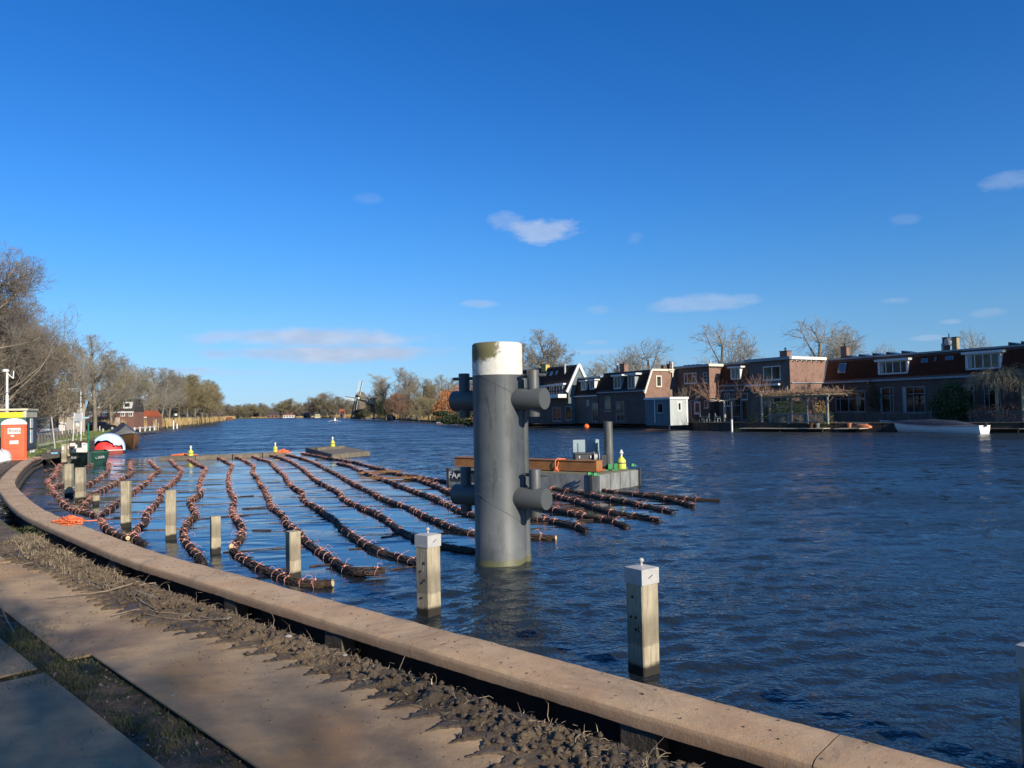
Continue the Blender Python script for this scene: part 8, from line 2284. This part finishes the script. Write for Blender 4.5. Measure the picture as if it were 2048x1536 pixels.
# row of low dark bollards beside the road
for k in range(13):
    px = 78 + k * 6.2; dp = 66 + k * 1.9; q = PD(px, 875, dp)
    r = thing('wood_bollard', 'low weathered wooden bollard along the road verge, ' + ORD[k] + ' from the cabin', 'bollard', (q.x, q.y, .7), 'low wooden bollards along the road')
    zt8 = hgt(px, 868.5 - k * .8, dp)
    MB().box((q.x, q.y, (.6 + zt8) / 2), (.17, .17, zt8 - .6), .3).build('post', M('bollard_wood', (.16, .14, .11), (.10, .09, .07), scale=5), r)
    MB().ext([Vector((q.x - .09, q.y - .09, zt8)), Vector((q.x + .09, q.y - .09, zt8)), Vector((q.x, q.y - .09, zt8 + .06))], (0, .18, 0)).build('bevelled_top', TIMB, r)
for k, (px, py) in enumerate(((199.5, 862), (206, 864))):
    q = P(px, py, .72); r = thing('white_marker', ['white marker post on the verge below the black car', 'shorter pale marker post right of the white one'][k], 'marker post', (q.x, q.y, .7)); MB().tube([(q.x, q.y, .6), (q.x, q.y, 1.5 - .3 * k)], .06, 8).build('shaft', WHITE, r); MB().lathe([(.001, 0), (.07, 0), (.001, .08)], (q.x, q.y, 1.5 - .3 * k), 8).build('tip', WHITE, r)
# cars
def car(loc, rz, paint, label, L=4.3, W=1.78, H_=1.5):
    loc = Vector(loc); r = thing('parked_car', label, 'car', loc)
    Rm = Matrix.Rotation(rz, 3, 'Z'); T = lambda x, y, z: loc + Rm @ Vector((x, y, z))
    body = [(-L / 2, .35), (-L / 2 + .02, .75), (-L / 2 + .12, .98), (-L / 2 + .9, 1.02), (L / 2 - 1.3, .98), (L / 2 - .15, .80), (L / 2, .60), (L / 2, .32), (L / 2 - .1, .22), (-L / 2 + .1, .22)]
    MB().ext([T(x, -W / 2, z) for x, z in body], tuple(Rm @ Vector((0, W, 0)))).build('body', paint, r)
    roof = [(-L / 2 + .15, .99), (-L / 2 + .55, 1.40), (-L / 2 + .95, H_), (L / 2 - 1.95, H_ - .02), (L / 2 - 1.15, .99)]
    m = .10; v0 = [T(x, (-W / 2 + .06 + (z - .99) * .28), z) for x, z in roof]; v1 = [T(x, (W / 2 - .06 - (z - .99) * .28), z) for x, z in roof]
    n = len(roof); MB().add(v0 + v1, [tuple(range(n))[::-1], tuple(range(n, 2 * n))] + [(i, (i + 1) % n, n + (i + 1) % n, n + i) for i in range(n)]).build('cabin', GLASS, r)
    tr_ = [T(x, y, z) for x, y, z in ((-L / 2 + .93, -W / 2 + .22, H_ + .004), (L / 2 - 1.93, -W / 2 + .22, H_ - .01), (L / 2 - 1.93, W / 2 - .22, H_ - .01), (-L / 2 + .93, W / 2 - .22, H_ + .004))]
    MB().ext(tr_, (0, 0, .03)).build('roof_panel', paint, r)
    for x in (-L / 2 + .8, L / 2 - .8):
        for sg in (-1, 1):
            RR = Rm @ Matrix.Rotation(-pi / 2 * sg, 3, 'X'); w_ = MB().lathe([(.001, -.1), (.32, -.1), (.33, 0), (.31, .03), (.001, .03)], T(x, sg * (W / 2 - .02), .32), 16, RR).build('wheel', DARKST, r, smooth=True)
            MB().lathe([(.19, .032), (.17, .05), (.001, .045)], T(x, sg * (W / 2 - .02), .32), 12, RR).build('rim', GALV, w_)
    for sg in (-1, 1):
        MB().ext([T(-L / 2 - .01, sg * (W / 2 - .3), .70), T(-L / 2 - .01, sg * (W / 2 - .03), .70), T(-L / 2 + .05, sg * (W / 2 - .03), .92), T(-L / 2 + .05, sg * (W / 2 - .28), .92)], tuple(Rm @ Vector((-.02, 0, 0)))).build('tail_light', M('tail_red', (.45, .02, .02), rough=.3), r)
        MB().box(T(L / 2 - 1.35, sg * (W / 2 + .06), 1.02), (.15, .12, .1), rz).build('mirror', paint, r)
    MB().box(T(-L / 2 - .02, 0, .62), (.02, .5, .12), rz).build('number_plate', M('plate_yellow', (.75, .55, .05)), r)
    MB().box(T(-L / 2 - .03, 0, .38), (.08, W - .1, .16), rz).build('bumper', paint, r)
q = PD(97, 868, 88); car((q.x, q.y, .74), radians(115), M('car_silver', (.62, .64, .68), (.60, .62, .66), rough=.3, metal=.3), 'silver hatchback seen from behind, through the fence panel beside the cabin')
q = PD(203, 858, 128); car((q.x, q.y, .74), radians(60), M('car_black', (.012, .014, .02), rough=.2, coat=.5), 'black hatchback parked at the left edge of the tall reeds')
# buildings behind the avenue
def wrow(r, c_, wpx0, wpx1, y0, y1, dep, mat=None, cross=True):
    x0, x1 = PD(wpx0, y0, dep).x, PD(wpx1, y0, dep).x; z0, z1 = hgt(wpx0, y1, dep), hgt(wpx0, y0, dep)
    f = MB().box(((x0 + x1) / 2, dep - .06, (z0 + z1) / 2), (x1 - x0, .12, z1 - z0)).build('window', mat or TRIM, r)
    w_ = (x1 - x0) / 2 - .16; h_ = (z1 - z0) - .3
    for k in (-1, 1): MB().box(((x0 + x1) / 2 + k * (w_ / 2 + .05), dep - .13, (z0 + z1) / 2), (w_, .02, h_)).build('pane', GLASS, f)
def bld(name, label, px0, px1, ye, yt, dep, wall, roof, depth_=2.5, mans_=.6):
    x0, x1 = PD(px0, ye, dep).x, PD(px1, ye, dep).x; ze, zt_ = hgt((px0 + px1) / 2, ye, dep), hgt((px0 + px1) / 2, yt, dep)
    r = thing(name, label, 'house', ((x0 + x1) / 2, dep, .6), 'houses behind the left bank avenue')
    MB().ext([(x0, dep, .3), (x1, dep, .3), (x1, dep, ze), (x0, dep, ze)], (0, depth_, 0)).build('wall', wall, r)
    MB().ext([Vector((x0 - .1, dep - .15, ze)), Vector((x0 - .1, dep + mans_, zt_)), Vector((x0 - .1, dep + depth_ - mans_, zt_)), Vector((x0 - .1, dep + depth_, ze))], (x1 - x0 + .2, 0, 0)).build('roof', roof, r)
    MB().box(((x0 + x1) / 2, dep - .12, ze - .1), (x1 - x0, .2, .25)).build('gutter', TRIM, r)
    return r
FBR2 = M('left_red_brick', (.20, .10, .07), (.16, .08, .06), scale=1); CRW = M('left_cream_wall', (.52, .44, .35), (.44, .38, .30)); WW = M('left_white_wall', (.75, .72, .66))
rh = bld('terraced_house', 'long low brick terrace with a dark mansard roof and white dormers, behind the black car', 172, 268, 824, 799, 150, FBR2, M('black_tiles', (.045, .04, .04)), 4, 1.0)
for a, b in ((176, 185), (191, 200), (206, 214), (220, 226), (242, 250), (258, 266)): wrow(rh, 0, a, b, 822.5, 833, 150)
for a, b in ((184, 190), (192, 199), (208, 218), (246, 263)):
    x0, x1 = PD(a, 810, 150).x, PD(b, 810, 150).x; z0, z1 = hgt(a, 817, 150), hgt(a, 804, 150)
    MB().box(((x0 + x1) / 2, 150.8, (z0 + z1) / 2), (x1 - x0, 1.6, z1 - z0)).build('dormer', TRIM, rh); MB().box(((x0 + x1) / 2, 149.96, (z0 + z1) / 2 + .05), ((x1 - x0) * .55, .04, (z1 - z0) * .55)).build('pane', GLASS, rh)
for a, b, m_ in ((176, 190, DTR), (230, 240, CRW), (195, 225, M('dark_shopfront', (.05, .045, .05)))):
    x0, x1 = PD(a, 850, 150).x, PD(b, 850, 150).x; MB().box(((x0 + x1) / 2, 149.95, 1.9), (x1 - x0, .08, 2.0)).build('shopfront', m_, rh)
o_ = bld('cottage', 'small cottage with an orange red tiled roof at the right end of the brick terrace', 276, 294, 834, 821, 165, FBR2, M('orange_red_tiles', (.36, .085, .035)), 7, 2.5); wrow(o_, 0, 280, 288, 838, 845, 165)
t1 = bld('town_house', 'tall pale town house with white ground floor, behind the trees right of the silver car', 118, 130, 800, 786, 104, CRW, DTR)
for y0, y1, m_ in ((812, 830, WW), (848, 856, None)):
    wrow(t1, 0, 121, 128, y0, y1, 104)
MB().ext([PD(117.5, 868, 103.8), PD(131.5, 868, 103.8), PD(131.5, 845, 103.8), PD(117.5, 845, 103.8)], (0, .15, 0)).build('white_plinth', WW, t1)
t2 = bld('town_house', 'pinkish brick town house immediately left of the tall pale one', 100, 117, 812, 792, 108, M('pink_brick', (.50, .30, .21), (.44, .26, .19)), M('grey_slate', (.18, .19, .21))); wrow(t2, 0, 104, 112, 822, 838, 108)
t3 = bld('dark_barn', 'dark glass fronted barn between the cabin and the pinkish town house', 66, 98, 838, 816, 112, DARKST, M('grey_slate', (.18, .19, .21))); wrow(t3, 0, 72, 92, 840, 856, 112, DARKST)
t4 = bld('town_house', 'narrow cream town house right of the pale one, seen through branches', 142, 152, 806, 784, 118, CRW, DTR); wrow(t4, 0, 144, 150, 812, 826, 118)
t5 = bld('low_house', 'low house with a pale gable glimpsed behind the weather mast', 28, 66, 815, 795, 120, M('pink_brick', (.50, .30, .21)), M('grey_slate', (.18, .19, .21))); wrow(t5, 0, 36, 46, 800 + 18, 832, 120)

# ================================================================== FAR WOOD ON THE HORIZON
FW = M('far_wood_twigs', (.17, .15, .10), (.12, .105, .08), scale=.03, rough=1)
rr = np.random.default_rng(12); blobs = []
for px in np.arange(436, 760, 5.0):
    dp = 760 - max(0, px - 600) * 2.2; top = 812 + rr.uniform(-3, 7) - 6 * math.exp(-((px - 650) / 40) ** 2)
    c_ = PD(px, 830, dp); zt9 = hgt(px, top, dp)
    blobs.append((c_.x, c_.y, zt9 * .45, 9, 5, zt9 * .55))
leaf_cloud('far_wood', FW, None, blobs, 60000, .55, 13)
blobs = []
for px in np.arange(760, 1040, 6.0):
    dp = 330 - (px - 760) * .35; c_ = PD(px, 830, dp); zt9 = hgt(px, 803 + rr.uniform(-8, 6), dp); blobs.append((c_.x, c_.y, zt9 * .45, 4, 3, zt9 * .5))
leaf_cloud('grove_thicket', M('thicket_twigs', (.20, .16, .10), (.15, .12, .085), scale=.1, rough=1), None, blobs, 40000, .16, 14)
blobs = []
for px in np.arange(150, 436, 6.0):
    dp = 140 + (px - 150) * .85; c_ = PD(px, 845, dp + 22); zt9 = hgt(px, 812 + rr.uniform(-6, 4), dp + 22); blobs.append((c_.x, c_.y, zt9 * .45, 3.5, 3, zt9 * .5))
leaf_cloud('avenue_undergrowth', M('thicket_twigs', (.20, .16, .10)), None, blobs, 26000, .12, 15)
blobs = []
for px in np.arange(-60, 150, 8.0):
    dp = 125; c_ = PD(px, 845, dp); zt9 = hgt(px, 800 + rr.uniform(-12, 8), dp); blobs.append((c_.x, c_.y, zt9 * .4, 3.5, 3, zt9 * .5))
leaf_cloud('bank_thicket', M('thicket_twigs', (.20, .16, .10)), None, blobs, 22000, .10, 16)

# ================================================================== FOREGROUND DETAIL: clods, straw, grass, gravel, sticks, stones
rr = np.random.default_rng(99)
def scatter(n, fn):
    """pick ground points where fn(D,S,edge) gives a density 0..1"""
    ii = rr.integers(0, h.shape[0], n * 6); jj = rr.integers(0, h.shape[1], n * 6)
    dens = fn(D[ii, jj], S[ii, jj], edge[ii, jj]) * keep[ii, jj]
    ok = rr.random(n * 6) < dens; ii, jj = ii[ok][:n], jj[ok][:n]
    return np.stack([gx[jj] + rr.uniform(-.015, .015, len(jj)), gy[ii] + rr.uniform(-.015, .015, len(ii)), h[ii, jj]], 1), D[ii, jj]
OCT = np.array([[1, 0, 0], [-1, 0, 0], [0, 1, 0], [0, -1, 0], [0, 0, 1], [0, 0, -1]], float)
OF = np.array([[0, 2, 4], [2, 1, 4], [1, 3, 4], [3, 0, 4], [2, 0, 5], [1, 2, 5], [3, 1, 5], [0, 3, 5]])
def clods(name, mat, pts, s0, s1, label=None, p=2.5):
    n = len(pts); s_ = (s0 + (s1 - s0) * rr.random((n, 1, 1)) ** p)
    V = OCT[None] * s_ * rr.uniform(.5, 1.2, (n, 6, 1)) * np.array([1, 1, .75])
    a = rr.uniform(0, 6.28, n); c, s = np.cos(a)[:, None], np.sin(a)[:, None]
    x = V[:, :, 0] * c - V[:, :, 1] * s; y = V[:, :, 0] * s + V[:, :, 1] * c
    V = np.stack([x, y, V[:, :, 2]], -1) + pts[:, None, :] + np.array([0, 0, .2]) * s_
    F = (np.arange(n)[:, None, None] * 6 + OF[None]).reshape(-1, 3)
    return tag(fastmesh(name, V.reshape(-1, 3), F, mat), kind='stuff')
band = lambda a, b, f=.12: (lambda d, s, e: np.clip((d - a) / f, 0, 1) * np.clip((b - d) / f, 0, 1))
pts, _ = scatter(17000, lambda d, s, e: np.clip((d - .28) / .1, 0, 1) * np.clip((e + .05 - d) / .5, 0, 1)); clods('mud_clods', MUD, pts, .008, .055, p=3.2)
pts, _ = scatter(7000, lambda d, s, e: np.clip((d - e) / .1, 0, 1) * np.clip((4.5 - d) / 1, 0, 1)); clods('gravel', M('gravel_bits', (.26, .22, .165), (.12, .10, .08), scale=9, rough=.9), pts, .005, .026, p=3)
pts, _ = scatter(3000, lambda d, s, e: np.clip((d - e + .1) / .1, 0, 1) * np.clip((e + .9 - d) / .8, .03, 1) * np.clip((4.5 - d) / 1, 0, 1)); pts[:, 2] = np.maximum(pts[:, 2], PLZ + .022) + .001; clods('loose_grit', M('loose_grit_soil', (.16, .12, .085), (.10, .075, .05), scale=9), pts, .003, .014, p=2)
# grit lying on the coping
gp = []
for _ in range(2600):
    i = rr.integers(int(len(OUT) * .25), len(OUT) - 1); f = rr.random(); o_ = rr.beta(1.2, 1.2) * (CW - .08) + .03
    q = OUT[i].lerp(OUT[i + 1], f) + ON[i] * o_; gp.append((q.x, q.y, CZ + .004))
clods('coping_grit', M('loose_grit_soil', (.16, .12, .085)), np.array(gp), .002, .015, p=4)
def strands(name, mat, pts, l0, l1, rad, up=.25, seg=3):
    n = len(pts); a = rr.uniform(0, 6.28, n); L = rr.uniform(l0, l1, n); e = np.abs(rr.normal(0, up, n))
    P0 = pts.copy(); P0[:, 2] += .004; V = []; prev = P0; d = np.stack([np.cos(a), np.sin(a), e], 1); rows = [P0]
    for k in range(seg):
        d = d + rr.normal(0, .35, (n, 3)) * np.array([1, 1, .7]) - np.array([0, 0, .22]) * k * .6; d /= np.linalg.norm(d, axis=1, keepdims=True)
        nx = rows[-1] + d * (L / seg)[:, None]; nx[:, 2] = np.maximum(nx[:, 2], P0[:, 2] - .02); rows.append(nx)
    ws = rad * rr.uniform(.6, 1.5, (n, 1)); out = []
    for k, rw in enumerate(rows):
        sdv = np.stack([-np.sin(a), np.cos(a), 0 * a], 1) * ws * (1 - .7 * k / seg); out += [rw - sdv, rw + sdv + np.array([0, 0, 1]) * ws * .6]
    V = np.stack(out, 1).reshape(-1, 3); m = 2 * (seg + 1); base = np.arange(n)[:, None] * m
    F = np.concatenate([base + np.array([2 * k, 2 * k + 1, 2 * k + 3, 2 * k + 2]) for k in range(seg)])
    return tag(fastmesh(name, V, F, mat), kind='stuff')
DRYG = M('dry_straw', (.42, .33, .21), (.22, .165, .10), scale=12, rough=.9)
clump = vnoise(GX, GY, 2.2, 71, 3)
pts, _ = scatter(10000, lambda d, s, e: np.clip((d - .26) / .08, 0, 1) * np.clip((.95 - d) / .35, 0, 1)); strands('dry_straw', DRYG, pts, .03, .13, .0024)
pts, _ = scatter(1800, lambda d, s, e: np.clip((d - .26) / .05, 0, 1) * np.clip((.55 - d) / .15, 0, 1)); strands('dry_stalks', DRYG, pts, .08, .26, .0026, up=1.0, seg=4)
ROOTS = M('dark_roots', (.07, .05, .035), (.12, .09, .06), scale=8)
pts, _ = scatter(5000, lambda d, s, e: np.clip((d - .28) / .08, 0, 1) * np.clip((e - .1 - d) / .4, 0, 1)); strands('dark_roots', ROOTS, pts, .03, .12, .0022)
SMIN = S[keep].min()
# dry tussocks along the coping bend on the left and green tufts in the strip between the plates
pts, _ = scatter(6000, lambda d, s, e: np.clip((d - .2) / .1, 0, 1) * np.clip((1.05 - d) / .3, 0, 1) * np.clip((SMIN + 7 - s) / 4, 0, 1)); blades('dry_tussocks', M('tussock_straw', (.33, .27, .17), (.22, .17, .10), scale=6, rough=.9), None, pts, 1500, .03, .11, .004, 5, .7)
GT = M('verge_tufts', (.045, .065, .018), (.12, .11, .045), scale=4, rough=.85)
gpts = []
for (px, py, sp_, n) in ((8, 1272, .35, 260), (40, 1300, .22, 120), (85, 1330, .20, 110), (115, 1350, .22, 120), (100, 1365, .12, 60), (150, 1375, .10, 50), (250, 1450, .14, 60), (330, 1475, .16, 60), (20, 1300, .2, 60), (35, 1058, .25, 60), (52, 1070, .2, 60)):
    c_ = P(px, py, .45)
    for _ in range(n):
        q = (c_.x + rr.normal(0, sp_), c_.y + rr.normal(0, sp_)); z = gh(*q)[0]; gpts.append((q[0], q[1], z if z > .3 else .42))
blades('green_tufts', GT, None, gpts, 5200, .02, .075, .0035, 6, .6)
pts, _ = scatter(4000, lambda d, s, e: np.clip((d - e - .2) / .2, 0, 1) * np.clip((3.8 - d) / .6, 0, 1)); blades('sparse_grass', M('sparse_blades', (.15, .14, .06), (.10, .11, .035), scale=5), None, pts, 4500, .012, .05, .003, 7, .7)
WOODS = M('stick_bark', (.17, .125, .085), (.27, .205, .14), scale=14, rough=.85, bump=.004)
def stick(pxs, r0, r1, label, z=.50, side=()):
    pth = smooth_path([P(x, y, z + dz) for x, y, dz in pxs], .06, 1); n = len(pth)
    pth = [p + Vector((0, 0, .012 * mnoise.noise(p * 6))) for p in pth]
    r = thing('fallen_branch', label, 'branch', pth[n // 2], 'sticks lying on the mud and plates')
    MB().tube(pth, [r0 + (r1 - r0) * i / (n - 1) for i in range(n)], 7).build('main_stem', WOODS, r, smooth=True)
    for (f, dx, dy, dz, l) in side:
        p = pth[int(f * (n - 1))]; e = p + Vector((dx, dy, dz)) * l
        MB().tube(smooth_path([p, p.lerp(e, .5) + Vector((.01, .02, .01)), e], .03, 1), r0 * .4, 5).build('side_twig', WOODS, r, smooth=True)
stick([(95, 1195, 0), (150, 1190, .0), (225, 1180, .03), (277, 1163, .10)], .006, .013, 'long thin branch reaching across the plate towards the coping', side=((.4, .5, .1, .1, .25), (.7, .3, .6, .1, .3)))
stick([(180, 1163, .02), (215, 1172, .03), (268, 1172, .05), (312, 1166, .06)], .008, .010, 'forked pale branch lying across the long thin one', side=((.5, .3, .5, .2, .25),))
stick([(258, 1168, .05), (272, 1182, .05), (290, 1189, .04), (320, 1196, .03)], .020, .015, 'thick bent branch piece in the mud below the coping')
stick([(253, 1184, .03), (282, 1202, .03), (312, 1219, .02)], .012, .008, 'straight stick slanting over the damp mud patch')
stick([(312, 1224, .02), (370, 1228, .02), (420, 1236, .05), (456, 1238, .09)], .007, .011, 'upper one of two long sticks joining at a pale knot', side=((.6, .3, -.3, .1, .2),))
stick([(290, 1228, .01), (340, 1238, .01), (400, 1240, .03), (456, 1238, .09)], .006, .010, 'lower one of two long sticks joining at a pale knot')
stick([(222, 1231, 0), (255, 1224, 0), (290, 1216, 0)], .007, .004, 'short dark stick on the middle plate')
stick([(30, 1131, 0), (60, 1126, 0), (92, 1122, 0)], .006, .004, 'thin stick at the puddle edge far along the plate')
stick([(3, 1213, .0), (12, 1238, .0), (28, 1264, .0)], .014, .011, 'pale stick with a snapped end at the left photo edge', z=.46, side=((.45, -.9, .1, .0, .35),))
stick([(220, 1315, 0), (238, 1311, 0)], .004, .002, 'tiny twig lying on the plate near the corner')
stick([(388, 1475, .0), (398, 1492, .0), (402, 1505, .0)], .004, .003, 'small curled twig on the gravel strip near the bottom', z=.45)
for k, (px, py, s_, lb) in enumerate([(577, 1288, .035, 'grey stone half sunk in the mud edge of the near plate'), (460, 1253, .02, 'small pale stone by the joined sticks'), (345, 1390, .02, 'pale pebble on the near plate'), (690, 1324, .022, 'pebble in the churned mud below the coping')]):
    q = P(px, py, .49); z = max(gh(q.x, q.y)[0], PLZ + .02 if py > 1380 else 0); r = thing('stone', lb, 'stone', (q.x, q.y, z))
    mb = MB(); mb.lathe([(.001, -s_ * .5), (s_ * .9, -s_ * .3), (s_ * 1.1, 0), (s_ * .8, s_ * .4), (s_ * .3, s_ * .55), (.001, s_ * .56)], (q.x, q.y, z + s_ * .2), 9); mb.v = [(x + s_ * .3 * mnoise.noise(Vector((x * 40, y * 40, z_ * 40))), y, z_) for x, y, z_ in mb.v]
    mb.build('rock', M('stone_grey', (.30, .28, .25), (.2, .18, .16), scale=20), r, smooth=True)
# puddles
def puddle(px, py, rx, ry, z, ang=0):
    c_ = P(px, py, z); V = [c_]; n = 26
    for i in range(n):
        a = 2 * pi * i / n; k_ = 1 + .25 * mnoise.noise(Vector((cos(a) * 1.5, sin(a) * 1.5, px)))
        V.append(c_ + Vector((cos(a) * rx * k_ * cos(ang) - sin(a) * ry * k_ * sin(ang), cos(a) * rx * k_ * sin(ang) + sin(a) * ry * k_ * cos(ang), 0)))
    o = MB().add(V, [(0, 1 + i, 1 + (i + 1) % n) for i in range(n)]).build('puddle', PUD); tag(o, kind='structure')
PUD = M('puddle_water', (.02, .016, .012), (.03, .024, .018), rough=.06)
puddle(95, 1119, .22, .10, PLZ + .012, -.6); puddle(330, 1225, .5, .12, PLZ + .012, -.75)
